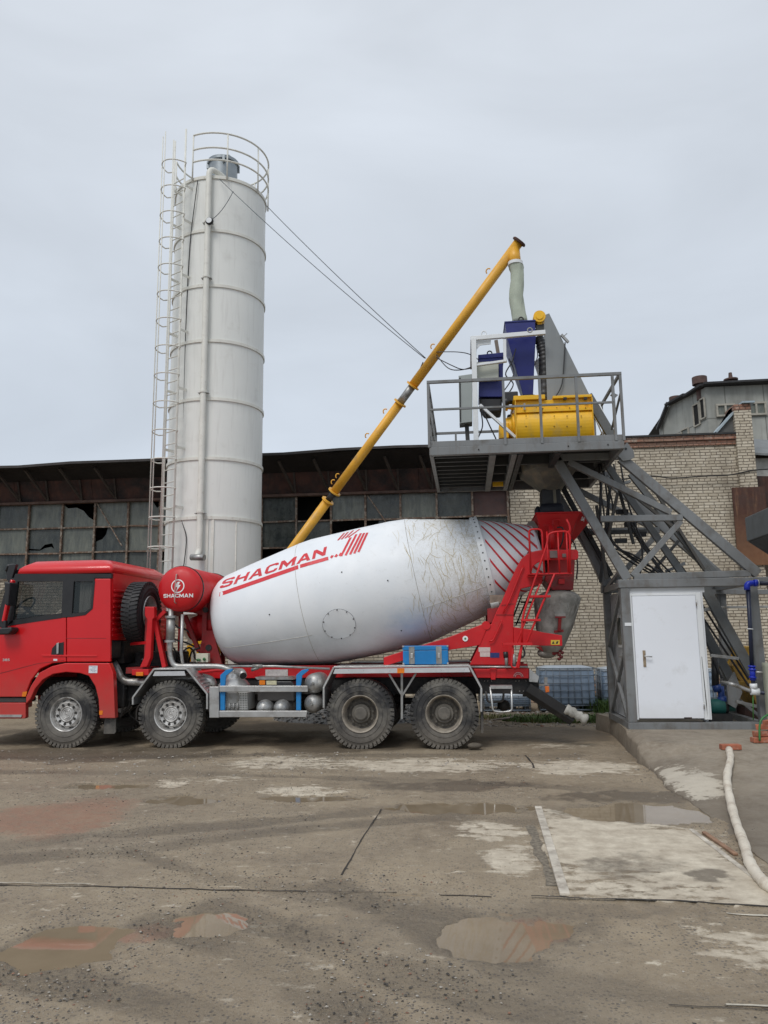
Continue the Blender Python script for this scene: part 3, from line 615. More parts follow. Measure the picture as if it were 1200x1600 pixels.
NRW = 3; dz = (zw1-zw0)/NRW; brk = {(13, 0): 'ne', (14, 1): 'w', (16, 2): 'hole', (12, 1): 'small', (17, 2): 'ne', (18, 1): 'w', (20, 0): 'gone', (21, 1): 'gone', (9, 2): 'hole', (15, 0): 'ne2', (19, 2): 'gone', (24, 1): 'ne', (22, 1): 'w'}
for i in range(len(allm)-1):
    a, b_ = allm[i], allm[i+1]; f = MB(); random.seed(i)
    f.bar((a, YW-.02, zw0), (a, YW-.02, zw1), .055, .07, side=(1, 0, 0))
    if i == len(allm)-2: f.bar((b_, YW-.02, zw0), (b_, YW-.02, zw1), .06, .08, side=(1, 0, 0))
    for r_ in range(NRW+1): f.bar((a+.028, YW-.015, zw0+dz*r_+random.uniform(-.01, .01)), (b_-.028, YW-.015, zw0+dz*r_+random.uniform(-.015, .015)), .045, .05, side=(0, 0, 1))
    if i % 4 == 2: f.bar((a+.06, YW-.05, zw1-.05), (b_-.08, YW-.18, zw0+dz*1.2), .03, .03)
    w1 = f.build('window', frm, hall)
    pn = {0: MB(), 1: MB(), 2: MB(), 3: MB()}
    for r_ in range(NRW):
        z0, z1 = zw0+dz*r_+.02, zw0+dz*(r_+1)-.02; x0, x1 = a+.02, b_-.02; y = YW+.02+random.uniform(0, .012); row = NRW-1-r_
        kd = brk.get((i, row)); q = lambda u, v_: (x0+(x1-x0)*u, y, z0+(z1-z0)*v_)
        k = 3 if (i == len(allm)-2 and row == 0) else (1 if random.random() < (.45 if i < 17 else .12) else 0)
        if kd == 'ne': pn[k].poly([q(0, 0), q(1, 0), q(.98, .25), q(.8, .4), q(.62, .68), q(.4, .82), q(.12, .8), q(0, .95)])
        elif kd == 'gone': pass
        elif kd == 'ne2': pn[k].poly([q(0, 0), q(1, 0), q(1, .82), q(.9, .7), q(.8, .9), q(.75, 1), q(0, 1)])
        elif kd == 'w': pn[k].poly([q(0, 0), q(1, 0), q(1, 1), q(.38, 1), q(.33, .72), q(.22, .52), q(.02, .42)])
        elif kd == 'small': pn[k].poly([q(0, 0), q(1, 0), q(1, 1), q(0, 1), q(0, .2), q(.35, .15), q(.5, .35), q(.72, .4), q(.8, .15), q(.7, .25), q(.5, .2), q(.36, .1), q(0, .12)])
        elif kd == 'hole': pn[k].poly([q(0, 0), q(1, 0), q(1, .4), q(.88, .7), q(.75, .05), q(.2, .05), q(.1, .6), q(0, .7)])
        else: pn[k].poly([q(0, 0), q(1, 0), q(1, 1), q(0, 1)])
    for k, mt in ((0, gl), (1, gl2), (3, gl3)):
        if pn[k].v: pn[k].build('pane', mt, w1)
MB().box(xL, xM-.05, YW+.9, YW+.95, zw0-.3, zO+.4).build('dark_backing', hole, hall)  # near-black sheet stands in for the unlit hall behind the panes
MB().box(xL, xM-.05, YW-.02, YW+.04, zs, zO-.3).build('upper_wall', rust, hall)
# rusty sheet door high in the brick end, cable along the wall
zd0, zd1 = P(1168, 884, Y=YW).z, P(1168, 763, Y=YW).z
MB().box(P(1143, 800, Y=YW).x, P(1194, 800, Y=YW).x, YW-.19, YW-.14, zd0, zd1).build('sheet_shutter', M('orange rust', (.075, .032, .022), .85, 0, .4, 3, zd=(zd1-.5, zd0, (.26, .125, .055), .6), dirt=((.06, .032, .025), .7, 2.2), streak=((.28, .15, .08), .6), bm=.4), hall)
MB().tube(smooth_path([P(x, y, Y=YW-.16) for x, y in ((930, 757), (1010, 744), (1050, 747), (1100, 744), (1140, 742), (1175, 735), (1200, 733))]), .018, 6).build('wall_cable', M('black cable', (.012, .012, .012), .5), hall)
# lean-to structures right of the pier
ann = empty('annex_building', (xP1+1, YW+1, 0), 'grey corrugated annex with a rusty brick corner right of the pale brick pier', 'building')
cor = M('grey corrugated sheet', (.17, .18, .18), .6, .2, .2, 2, streak=((.1, .09, .08), .4), bm=.3)
MB().box(xP1+.05, xP1+6, YW+.9, YW+1.4, -.1, P(1190, 706, Y=YW+.9).z).build('wall', M('stained masonry', (.12, .095, .07), .9, 0, .4, 2, bm=.6, bs=12), ann)
rm_ = MB()
za, zb = P(1190, 686, Y=YW+.5).z, P(1190, 712, Y=YW+.5).z
rm_.prism([(xP1+.05, YW+.3, zb), (xP1+6, YW+.3, zb-.6), (xP1+6, YW+2.4, za-.1), (xP1+.05, YW+2.4, za+.5)], (0, 0, .06)); rm_.build('roof', cor, ann)
MB().box(xP1+.05, xP1+6, YW+.6, YW+.66, P(1190, 744, Y=YW+.6).z-.4, zb-.05).build('upper_panel', M('white panel', (.42, .42, .40), .6, 0, .15, 2, dirt=((.2, .19, .17), .4, 3)), ann)
MB().bar(P(1191, 745, Y=YW+.2), P(1196, 880, Y=YW+.2), .35, .2, side=(1, 0, 0)).build('rusty_post', rust, ann)
# ------------------------------------------------------------------ grey factory far behind
fac = empty('factory_building', tuple(P(1102, 990, Y=38).xy)+(0,), 'tall grey panelled factory with small windows and roof vents behind the brick wall', 'building')
fm, nt, b, pos = base_mat('grey panel wall')
c = mixc(nt, ramp(nt, noi(nt, pos, .8, 6), .3, .7), (.25, .255, .235), (.40, .405, .37))
sx = nt.nodes.new('ShaderNodeSeparateXYZ'); nt.links.new(pos, sx.inputs[0])
gzl = mth(nt, 'LESS_THAN', mth(nt, 'FRACT', mth(nt, 'MULTIPLY', sx.outputs[2], .58)), .035); gxl = mth(nt, 'LESS_THAN', mth(nt, 'FRACT', mth(nt, 'MULTIPLY', mth(nt, 'ADD', sx.outputs[0], sx.outputs[1]), .55)), .03)
c = mixc(nt, mth(nt, 'MULTIPLY', mth(nt, 'MAXIMUM', gzl, gxl), .65), c, (.09, .09, .08))
c = mixc(nt, ramp(nt, noi(nt, vscale(nt, pos, (3, 3, .4)), .9, 5), .5, .75, 0, .5), c, (.13, .125, .11))
nt.links.new(c, b.inputs['Base Color']); b.inputs['Roughness'].default_value = .9
A_ = [P(1102, 605, Y=38), P(1320, 596, Y=38)]
Lf = [P(1102, 605, Y=38), P(1075, 620, Y=39.6), P(1046, 634, Y=41.2), P(1030, 672, Y=42.2)]
MB().prism([(A_[0].x, 38, -.1), (A_[1].x, 38, -.1), (A_[1].x, 38, A_[1].z), (A_[0].x, 38, A_[0].z)], (0, .2, 0)).build('front_wall', fm, fac)
lw = MB(); lw.add([(p.x, p.y, p.z) for p in Lf]+[(p.x, p.y, -.1) for p in Lf], [(i, i+1, 5+i, 4+i) for i in range(3)]); lw.build('side_wall', fm, fac)
rk = M('black roof felt', (.03, .03, .032), .8, 0, .2, 3)
r2 = MB(); off = V((-.15, -.15, 0))
r2.bar(A_[0]+off+V((0, 0, .1)), A_[1]+V((0, -.35, .1)), .5, .10, side=(0, 1, 0))
for a, b_ in zip(Lf, Lf[1:]): r2.bar(a+off+V((0, 0, .1)), b_+off+V((0, 0, .02)), .35, .10, side=(0, 1, 0))
r2.build('roof_edge', rk, fac)
MB().poly([A_[0]+V((0, 0, .12)), A_[1]+V((0, 0, .12)), A_[1]+V((0, 12, .12)), Lf[1]+V((0, 12, .0)), Lf[2]+V((0, 0, .1))]).build('roof', rk, fac)
vent = M('brown vent', (.10, .06, .05), .7, .2, .3, 5)
for (px, py, r, h_, Y_) in ((1093.5, 601, .36, .42, 38.6), (1056, 628, .34, .3, 41.5)):
    c0 = P(px, py, Y=Y_); MB().lathe(c0-V((0, 0, .8)), (0, 0, 1), [(0, 0), (0, r*.55), (.8, r*.55), (.8, r), (.8+h_*.9, r), (.8+h_*.9, 0)], 20).build('roof_vent', vent, fac)
c0 = P(1142, 596, Y=38.6); MB().lathe(c0-V((0, 0, .5)), (0, 0, 1), [(0, 0), (0, .14), (.55, .14), (.55, .34), (.62, .34), (.7, .1), (.95, .08), (.95, 0)], 16).build('roof_vent', vent, fac)
wf = M('pale window frame', (.36, .34, .29), .8, 0, .2, 4)
def fwin(x0, y0, x1, y1, nx=2):
    a, b_ = P(x0, y1, Y=37.95), P(x1, y0, Y=37.95); f = MB()
    for k in range(nx+1): x = a.x+(b_.x-a.x)*k/nx; f.bar((x, 37.93, a.z), (x, 37.93, b_.z), .09, .08, side=(1, 0, 0))
    for z in (a.z, b_.z): f.bar((a.x-.05, 37.92, z), (b_.x+.05, 37.92, z), .09, .08, side=(0, 0, 1))
    w_ = f.build('window', wf, fac); MB().box(a.x, b_.x, 37.96, 37.98, a.z, b_.z).build('pane', gl2, w_)
fwin(1121, 632, 1146, 650); fwin(1168, 629, 1195, 648)
def swin(u0, v0, u1, v1, mt, i=0):   # on the side wall, between the outline points i and i+1
    a, b_ = Lf[i], Lf[i+1]; nrm = V((-1, -1, 0)).normalized()*.05
    q = lambda u, v_: V((a.x+(b_.x-a.x)*u, a.y+(b_.y-a.y)*u, a.z-v_+(b_.z-a.z)*u*.3))+nrm
    f = MB(); pts = [q(u0, v0), q(u1, v0), q(u1, v1), q(u0, v1)]
    for k in range(4): f.bar(pts[k], pts[(k+1) % 4], .07, .07)
    w_ = f.build('window', wf, fac); MB().poly([p-nrm*.4 for p in pts]).build('pane', mt, w_)
swin(.1, .5, .35, 1.5, hole); swin(.42, .6, .75, 1.7, hole); swin(.1, 1.6, .45, 2.8, gl2, 1); swin(.6, 1.7, .85, 2.8, gl2, 1); swin(.15, 2.1, .5, 3., gl2, 2)
# ------------------------------------------------------------------ cement silo
YS = 17.5
silo = empty('cement_silo', (P(340, 600, Y=YS).x, YS, 0), 'tall white cement silo with a caged ladder and railed top', 'silo')
sx0 = P(339.5, 600, Y=YS).x; SR = (P(411.5, 600, Y=YS).x-P(268.5, 600, Y=YS).x)/2*.962
YF_ = YS-SR; sc0 = V((sx0, YS, 0))
sw = M('silo white', (.75, .755, .72), .5, 0, .04, .8, dirt=((.50, .49, .44), .10, 2.0), streak=((.48, .47, .43), .28))
swr = M('silo white steel', (.70, .69, .63), .5, 0, .08, 3, dirt=((.36, .31, .25), .2, 9))
ztp = P(345, 275, Y=YF_).z; bz = [P(345, y, Y=YF_).z for y in (359, 445, 531, 622, 715, 808)]
lv = [ztp]+bz; skirt = 2.3
mb = MB(); mb.lathe(sc0, (0, 0, 1), [(skirt, SR), (ztp, SR)], 96); mb.build('shell', sw, silo)
MB().lathe(sc0, (0, 0, 1), [(ztp, SR+.02), (ztp+.03, SR+.02), (ztp+.16, SR*.5), (ztp+.2, 0)], 64).build('roof', sw, silo)
MB().lathe(sc0, (0, 0, 1), [(skirt, SR-.05), (1.4, .2), (1.25, .2)], 48).build('cone', sw, silo)
for z in bz+[ztp-.02]:
    MB().lathe(sc0+V((0, 0, z)), (0, 0, 1), [(-.035, SR), (-.035, SR+.028), (.035, SR+.028), (.035, SR)], 96).build('flange', swr, silo)
for a in (45, 135, 225, 315):
    c0 = sc0+V((math.cos(R_(a))*(SR-.08), math.sin(R_(a))*(SR-.08), 0)); MB().box(c0.x-.07, c0.x+.07, c0.y-.07, c0.y+.07, -.05, bz[-1]).build('leg', swr, silo)
# skirt seams
for dx in (P(323, 840, Y=YF_).x-sx0, P(331, 840, Y=YF_).x-sx0):
    yy = YS-math.sqrt(SR**2-dx**2); MB().box(sx0+dx-.03, sx0+dx+.03, yy-.02, yy+.03, skirt, bz[-1]-.04).build('seam_strip', swr, silo)
# fill pipe
fx = P(318, 600, Y=YF_-.1).x; zb = P(311, 872, Y=YF_-.1).z; zt = P(326, 262, Y=YF_-.1).z
pth = bend([(fx-.02, YF_-.25, zb-.02), (fx, YF_-.1, zb+.15), (fx, YF_-.1, zt), (fx+.2, YF_+.3, zt+.02), (fx+.3, YF_+.7, ztp+.15)], .22)
MB().tube(pth, .068, 14).build('fill_pipe', swr, silo)
for y in (347, 433, 612, 800):
    z = P(318, y, Y=YF_-.1).z; MB().lathe((fx, YF_-.1, z), (0, 0, 1), [(-.025, .06), (-.025, .085), (.025, .085), (.025, .06)], 16).build('pipe_clamp', swr, silo); 
    MB().box(fx-.12, fx+.12, YF_-.13, YF_-.02, z-.035, z-.02).build('bracket', steelg, silo)
MB().tube([(fx-.1, YF_-.3, zb), (fx+.22, YF_-.38, zb-.02)], .07, 14).build('hose_coupling', galv, silo)
gz0 = P(327, 345, Y=YF_-.17); MB().lathe(gz0, (0, 1, 0), [(-.03, 0), (-.03, .075), (.0, .095), (.03, .095), (.03, 0)], 20).build('gauge', black, silo)
MB().lathe(gz0-V((0, .034, 0)), (0, 1, 0), [(0, 0), (0, .068)], 20).build('gauge_dial', white, silo)
# dust filter on the roof
fc0 = V((P(349, 255, Y=YS).x, YS, 0)); fz = ztp+.1
filt = M('grey filter steel', (.27, .30, .32), .4, .5, .1, 3, dirt=((.4, .4, .38), .2, 5))
zft = P(349, 243, Y=YS-.3).z
fl = MB().lathe(fc0, (0, 0, 1), [(fz, .36), (zft-.1, .36), (zft-.1, .40), (zft-.02, .40), (zft, .34), (zft+.02, 0)], 32).build('dust_filter', filt, silo)
MB().tube(arc(fc0+V((.18, -.2, zft+.02)), (1, 0, 0), (0, 0, 1), .06, 0, math.pi, 8), .015, 6).build('lifting_eye', filt, fl)
for a in (200, 290, 20): MB().box(fc0.x+.38*math.cos(R_(a))-.03, fc0.x+.38*math.cos(R_(a))+.03, fc0.y+.38*math.sin(R_(a))-.03, fc0.y+.38*math.sin(R_(a))+.03, zft-.22, zft-.03).build('clamp', filt, fl)
# roof railing
RR = SR+.06; zr = [P(345, y, Y=YS-RR).z for y in (206, 229, 248)]; a0, a1 = R_(-160), R_(190-20)
AL = 240
for z in zr: MB().tube([sc0+V((RR*math.cos(a), RR*math.sin(a), z)) for a in (R_(-108)+R_(296)*k/70 for k in range(71))], .022, 8).build('guard_rail', swr, silo)
for k in range(8):
    a = R_(-108)+R_(296)*k/7; MB().tube([sc0+V((RR*math.cos(a), RR*math.sin(a), ztp-.1)), sc0+V((RR*math.cos(a), RR*math.sin(a), zr[0]))], .02, 8).build('guard_post', swr, silo)
# caged ladder
ar = R_(AL); rad = V((math.cos(ar), math.sin(ar), 0)); tg = V((-math.sin(ar), math.cos(ar), 0)); lc = sc0+rad*(SR+.23); LWD = .20
lb = 1.9; ltop = P(280, 216, Y=lc.y).z
lad = MB()
for s in (-1, 1): lad.tube([lc+tg*LWD*s+V((0, 0, lb)), lc+tg*LWD*s+V((0, 0, ltop+(.15 if s > 0 else 0)))], .024, 8)
z = lb+.1
while z < ztp+.1: lad.tube([lc-tg*LWD+V((0, 0, z)), lc+tg*LWD+V((0, 0, z))], .013, 6); z += .295
lo = lad.build('ladder', swr, silo)
for z in bz+[ztp-.5]:
    for s in (-1, 1): MB().bar(lc+tg*LWD*s+V((0, 0, z+.25)), lc+tg*LWD*s-rad*.24+V((0, 0, z+.25)), .06, .012, side=(0, 0, 1)).build('ladder_bracket', swr, silo)
cg = MB(); z = lb+1.2; hz = []
while z < ztp+.40: hz.append(z); z += .655
def hoop(t): a = math.pi*t; return lc+tg*(-.34*math.cos(a))+rad*(.44*math.sin(a)) if 0 < t < 1 else lc+tg*(LWD*(-1 if t <= 0 else 1))
for z in hz: cg.tube([hoop(k/18)+V((0, 0, z)) for k in range(19)], .015, 6)
for t in (.3, .5, .7): cg.tube([hoop(t)+V((0, 0, hz[0]-.02)), hoop(t)+V((0, 0, hz[-1]+(.75 if t < .6 else .5)))], .013, 6)
cg.build('safety_cage', swr, silo)
cbl = M('dark cable', (.03, .03, .032), .6)
MB().tube(smooth_path([P(309, 282, Y=YF_-.02), P(304, 320, Y=YF_-.02), P(297, 380, Y=YF_+.05), P(292, 470, Y=YF_+.08), P(289, 560, Y=YF_+.1), P(286, 700, Y=YF_+.1), P(283, 800, Y=YF_+.1), P(291, 840, Y=YF_), P(287, 885, Y=YF_-.02)]), .011, 6).build('cable', cbl, silo)
for y in (347, 432, 522, 610, 702, 795):
    q_ = P(307-(y-347)*.018-3, y, Y=YF_+.08); MB().obox(q_, (.06, 0, 0), (0, .03, 0), (0, 0, .03)).build('bracket', swr, silo)
# ------------------------------------------------------------------ screw conveyor
T0 = P(811, 378, Y=13.75); T1 = P(333, 1030, Y=YS); T1 = V((P(333, 1025, Y=17.0).x, 17.0, P(333, 1025, Y=17.0).z))
au = empty('screw_conveyor', tuple(T1.xy)+(0,), 'long yellow ochre screw conveyor tube slanting up from the silo to the mixing tower', 'conveyor')
ad = (T0-T1).normalized()
def near_t(px, py):  # distance along the tube for a seen spot
    d = P(px, py, Y=15)-V((0, 0, H)); nrm = d.cross(UPV); best = None; 
    return min((k/400 for k in range(401)), key=lambda t: ((T1.lerp(T0, t)-V((0, 0, H))).normalized()-d.normalized()).length)
L_ = (T0-T1).length; ta, tb = near_t(647, 604)*L_, near_t(523, 768)*L_; ra, rb = .118, .125
MB().tube([T1, T1+ad*(tb-.22)], .098, 24).build('lower_tube', och, au); MB().tube([T1+ad*(tb-.0), T1+ad*(ta-.42)], .092, 24).build('middle_tube', och, au)
MB().tube([T1+ad*(ta), T1+ad*L_], .096, 24).build('upper_tube', och, au)
MB().tube([T1+ad*(tb-.22), T1+ad*tb], .07, 16).build('joint', dark, au)
MB().tube([T1+ad*(ta-.42), T1+ad*ta], .08, 16).build('joint', steelg, au)
for t in (ta, tb, ta-.43, tb-.24, L_-.0): MB().lathe(T1+ad*t, ad, [(-.015, .08), (-.015, .14), (.015, .14), (.015, .08)], 24).build('flange', och if t < L_-.1 else rust, au)
MB().tube([T1+ad*(L_-.02), T1+ad*(L_+.03)], .125, 20).build('end_cap', rust, au)
sd_, ud_ = perp(ad)
for t in (.45, .62, near_t(583, 690), near_t(688, 550), .93, near_t(537, 752)):
    c0 = T1.lerp(T0, t)+V((-.10, -.0, .10)); MB().tube(arc(c0, ad, (-.7, 0, .7), .05, 0, math.pi, 8), .012, 6).build('lug', och, au)
spd = T0-ad*.16; MB().tube([spd, spd+V((0.02, 0, -.34))], .11, 20).build('outlet_spout', och, au)
MB().lathe(T1-ad*.35, ad, [(0, 0), (0, .17), (.35, .17), (.36, .12)], 20).build('end_motor', yel, au)
MB().box(T1.x-.28, T1.x-.2, T1.y-.3, T1.y-.24, 0, T1.z+.1).box(T1.x-.5, T1.x-.42, T1.y-.3, T1.y-.24, .0, T1.z+.2).bar((T1.x-.5, T1.y-.27, T1.z+.2), (T1.x-.1, T1.y-.27, T1.z+.35), .07, .07).build('support_frame', yel, au)
# canvas sleeve hanging from the spout
slv = M('canvas sleeve', (.38, .42, .34), .85, 0, .12, 5, dirt=((.40, .42, .36), .4, 4), bm=.3)
sb = P(811, 505, Y=13.75); stp = spd+V((.02, 0, -.26)); rg = []
random.seed(5)
for k in range(22):
    t = k/21; c0 = stp.lerp(V((sb.x, 13.75, sb.z)), t)+V((.015*math.sin(t*7), .02*math.sin(t*5), 0)); r = .118+.018*t+(.012 if k in (1, 2) else 0)
    rg.append([c0+V((math.cos(a)*r*(1+.09*math.sin(3*a+t*9)+.05*math.sin(7*a+t*21)), math.sin(a)*r*(1+.09*math.cos(2*a+t*7)), 0)) for a in (2*math.pi*j/40 for j in range(40))])
MB().loft(rg, True).build('canvas_sleeve', slv, label='grey green canvas sleeve hanging from the top of the yellow conveyor', cat='sleeve')
MB().lathe(stp-V((0, 0, .04)), (0, 0, 1), [(-.03, .11), (-.03, .14), (.03, .14), (.03, .11)], 20).build('sleeve_clamp', white, au)
# guy wires from the silo head to the conveyor
wire = M('steel wire rope', (.11, .12, .13), .5, .5, .1, 5)
wend = T1.lerp(T0, near_t(662, 568))+V((-.05, -.05, .14))
a1 = P(343, 280, Y=YF_-.02); a2 = P(415, 320, Y=YS-.1)
MB().tube(sag(a1, wend, .10, 30), .009, 6).build('wire_rope', wire, label='lower wire rope from the front of the silo head to the yellow conveyor', cat='wire')
MB().tube(sag(a2, wend+V((.02, 0, .0)), .06, 30), .009, 6).build('wire_rope', wire, label='thin wire rope from the right side of the silo head to the yellow conveyor', cat='wire')
MB().tube(sag(a1.lerp(wend, .08), gz0, .12, 10), .008, 6).build('wire_rope', wire, label='short wire hanging down to the black gauge on the silo', cat='wire')
cA = T1.lerp(T0, near_t(682, 560))+V((.05, -.1, 0))
for i, (pts, lab) in enumerate((([(692, 551), (715, 550), (737, 555), (757, 570)], 'upper black cable looping from the conveyor to the white frame'), ([(680, 565), (700, 575), (720, 578), (738, 573)], 'lower black cable sagging from the conveyor to the white frame'), ([(683, 567), (706, 571), (722, 577), (738, 575)], 'middle black cable sagging between the conveyor and the white frame'))):
    MB().tube(smooth_path([cA+V((0, 0, .06*(1-i)))]+[P(x, y, Y=13.2) for x, y in pts[1:]]), .009, 6).build('cable', cbl, label=lab, cat='cable')
MB().tube(smooth_path([P(661, 566, Y=14.6), P(652, 585, Y=14.8), P(638, 608, Y=14.9), P(622, 640, Y=15.1), P(604, 665, Y=15.2)]), .012, 6).build('power_cable', cbl, au)
# ------------------------------------------------------------------ concrete mixer truck
YN, YC, YR_ = 12.62, 13.87, 15.12
TR = empty('mixer_truck', (P(400, 1168, Z=0).x, YC, 0), 'red four axle concrete mixer truck with a white drum, standing in the yard', 'truck')
wc = [(104, 1117), (267, 1118), (563, 1116), (694, 1116)]
wx = [P(a, b, Y=YN+.05).x for a, b in wc]; WR = .55
def tyre_mb(c, w_=.30, R=WR, lug=True):
    mb = MB(); h = w_/2
    mb.lathe(c, (0, 1, 0), [(-h+.01, .285), (-h-.005, .33), (-h-.012, .42), (-h+.005, .49), (-h+.03, .527), (-h+.07, R-.012), (h-.07, R-.012), (h-.03, .527), (h-.005, .49), (h+.012, .42), (h+.005, .33), (h-.01, .285)], 64, split=60)
    if lug:
        n = 46
        for k in range(n):
            a = 2*math.pi*k/n
            for s, o, zz in ((-1, 0, .55), (1, .5, -.55), (-.32, .25, .2), (.32, .75, -.2)):
                aa = a+o*2*math.pi/n; u = V((math.cos(aa), 0, math.sin(aa))); t = V((-math.sin(aa), 0, math.cos(aa)))
                cc = V(c)+u*(R-.014)+V((0, s*(h-.052), 0)); yd = V((0, 1, 0))+t*zz*.4
                mb.obox(cc, u*.016, t*(.0235 if abs(s) == 1 else .02), yd.normalized()*(.045 if abs(s) == 1 else .036))
        for k in range(n):   # shoulder lugs
            for s in (-1, 1):
                aa = 2*math.pi*(k+(0 if s < 0 else .5))/n; u = V((math.cos(aa), 0, math.sin(aa))); t = V((-math.sin(aa), 0, math.cos(aa)))
                mb.obox(V(c)+u*(R-.045)+V((0, s*(h-.012), 0)), u*.022, t*.022, V((0, .011, 0))+u*(-.004))
    for rr in (.36, .44): mb.lathe(c, (0, 1, 0), [(-h-.010, rr), (-h-.017, rr+.004), (-h-.010, rr+.012)], 64)
    return mb
def ring_bolts(c, ydir, r, n, br, h_, mb, a0=0):
    for k in range(n):
        a = a0+2*math.pi*k/n; mb.lathe(V(c)+V((math.cos(a)*r, 0, math.sin(a)*r)), (0, ydir, 0), [(0, br), (h_, br), (h_, 0)], 8, smooth=False)
    return mb
rimf = M('bright wheel steel', (.58, .57, .55), .42, .4, .12, 8, dirt=((.20, .18, .16), .45, 9))
rimd = M('dusty rim', (.34, .30, .245), .65, .1, .2, 6, dirt=((.16, .14, .12), .5, 8)); hubd = M('dusty hub', (.12, .11, .095), .7, .1, .25, 6, dirt=((.20, .18, .15), .45, 8), bm=.2)
def wheel_front(c, s):   # s=-1 near side
    o = V(c); mb = MB().lathe(o, (0, s, 0), [(.10, .0), (.10, .105), (.115, .112), (.118, .12), (.10, .135), (.075, .15)], 32)
    mb.lathe(o, (0, s, 0), [(-.1, .2), (-.1, 0)], 24); w_ = mb.build('wheel', rimf, TR, origin=o)
    rm_ = MB().lathe(o, (0, s, 0), [(.135, .288), (.15, .280), (.14, .268), (.10, .258), (.06, .25), (.045, .235)], 48)
    rm_.lathe(o, (0, s, 0), [(.045, .225), (.10, .205), (.118, .19), (.105, .145), (.075, .14)], 48, split=50)
    k_ = rm_.build('rim', rimf, w_)
    MB().lathe(o, (0, s, 0), [(.042, .13), (.042, .26)], 32).build('brake_disc', dark, w_)
    sp_ = MB()
    for k in range(10):
        a = 2*math.pi*(k+.5)/10; u = V((math.cos(a), 0, math.sin(a))); t = V((-math.sin(a), 0, math.cos(a))); sp_.prism([o+V((0, s*.05, 0))+u*.252-t*.030, o+V((0, s*.05, 0))+u*.252+t*.030, o+V((0, s*.104, 0))+u*.206+t*.036, o+V((0, s*.104, 0))+u*.206-t*.036], -u*.004+V((0, -s*.01, 0)))
    sp_.build('rim_spokes', rimf, w_)
    ring_bolts(o+V((0, s*.10, 0)), s, .163, 10, .023, .022, MB(), .15).build('wheel_nut', bolt, w_, sep=True)
    e = MB(); y_ = s*.104   # raised S emblem
    for (a0, a1, cx_, cz_) in ((R_(20), R_(200), 0, .03), (R_(200), R_(380), 0, -.03)): e.tube([o+V((cx_+.04*math.cos(a), y_, cz_+.033*math.sin(a))) for a in (a0+(a1-a0)*k/8 for k in range(9))], .007, 6)
    e.tube([o+V((-.038, y_, .02)), o+V((.038, y_, -.02))], .007, 6).tube([o+V((.085*math.cos(a), y_, .085*math.sin(a))) for a in (2*math.pi*k/24 for k in range(24))], .006, 6, closed=True); e.build('hub_emblem', rimf, w_)
    tyre_mb(o).build('tyre', rubber, w_); return w_
def wheel_rear(c, s):
    o = V(c); mb = MB().lathe(o, (0, s, 0), [(-.05, .16), (.03, .155), (.05, .145), (.05, .11), (.085, .105), (.095, .09), (.095, 0)], 32)
    ring_bolts(o+V((0, s*-.03, 0)), s, .19, 10, .018, .03, mb, .15); w_ = mb.build('wheel', hubd, TR, origin=o)
    MB().lathe(o, (0, s, 0), [(.15, .300), (.163, .292), (.155, .280), (.12, .270), (.06, .262), (.0, .255), (-.04, .245)], 48, split=50).build('rim', rimd, w_)
    MB().lathe(o, (0, s, 0), [(-.04, .25), (-.045, .225), (-.03, .20), (-.03, .15), (-.05, .0)], 40).build('wheel_disc', hubd, w_)
    hl = MB()
    for k in range(10):
        a = 2*math.pi*(k+.5)/10; u = V((math.cos(a), 0, math.sin(a))); t = V((-math.sin(a), 0, math.cos(a))); hl.obox(o+V((0, s*-.036, 0))+u*.232, u*.011, t*.024, V((0, .004, 0)))
    hl.build('rim_opening', black, w_, sep=True)
    tyre_mb(o).build('tyre', rubber, w_)
    tyre_mb(o+V((0, -s*.34, 0)), lug=False).build('inner_tyre', rubber, w_); return w_
wheel_z = WR-.005
f0 = wheel_front((wx[0], YN+.17, wheel_z), -1)
copy_tree(f0, TR, f0.location+V((wx[1]-wx[0], 0, 0)))
r0 = wheel_rear((wx[2], YN+.17, wheel_z), -1)
copy_tree(r0, TR, r0.location+V((wx[3]-wx[2], 0, 0)))
f1 = wheel_front((wx[0], YR_-.17, wheel_z), 1); copy_tree(f1, TR, f1.location+V((wx[1]-wx[0], 0, 0)))
r1 = wheel_rear((wx[2], YR_-.17, wheel_z), 1); copy_tree(r1, TR, r1.location+V((wx[3]-wx[2], 0, 0)))
for x in wx: MB().tube([(x, YN+.3, wheel_z), (x, YR_-.3, wheel_z)], .09, 12).ball((x, YC, wheel_z), .24 if x > wx[1]+1 else .12, 10).build('axle', dark, TR)
# chassis
xA, xZ = P(-10, 1080, Y=YC).x, P(838, 1075, Y=YC-.4).x
zc0, zc1 = .80, 1.08
for s in (-1, 1): MB().box(xA+.3, xZ, YC+s*.42-.04, YC+s*.42+.04, zc0, zc1).build('chassis_rail', dark, TR, bevel=.008)
for x in (wx[0]+.7, wx[1]+.9, wx[1]+2.3, wx[2]+.7, wx[3]+.8): MB().box(x-.06, x+.06, YC-.38, YC+.38, zc0+.03, zc1-.03).build('cross_member', dark, TR)
MB().box(wx[0]-.3, wx[1]+.35, YC-.36, YC+.36, .62, 1.35).build('engine_block', dark, TR, bevel=.03)
for x in wx[2:]:
    MB().box(x-.5, x+.5, YC-.52, YC-.44, .78, .86).box(x-.36, x+.36, YC-.52, YC-.44, .70, .78).box(x-.2, x+.2, YC-.52, YC-.44, .62, .70).build('leaf_spring', dark, TR)
# red sub frame
zsf = P(450, 1062, Y=YC-.45).z, P(450, 1040, Y=YC-.45).z
x0_, x1_ = P(312, 1050, Y=YC-.45).x, P(825, 1050, Y=YC-.5).x
for s in (-1, 1): MB().box(x0_, x1_, YC+s*.45-.05, YC+s*.45+.05, zc1+.004, zsf[1]).build('sub_frame', redd if s > 0 else redf, TR, bevel=.006)
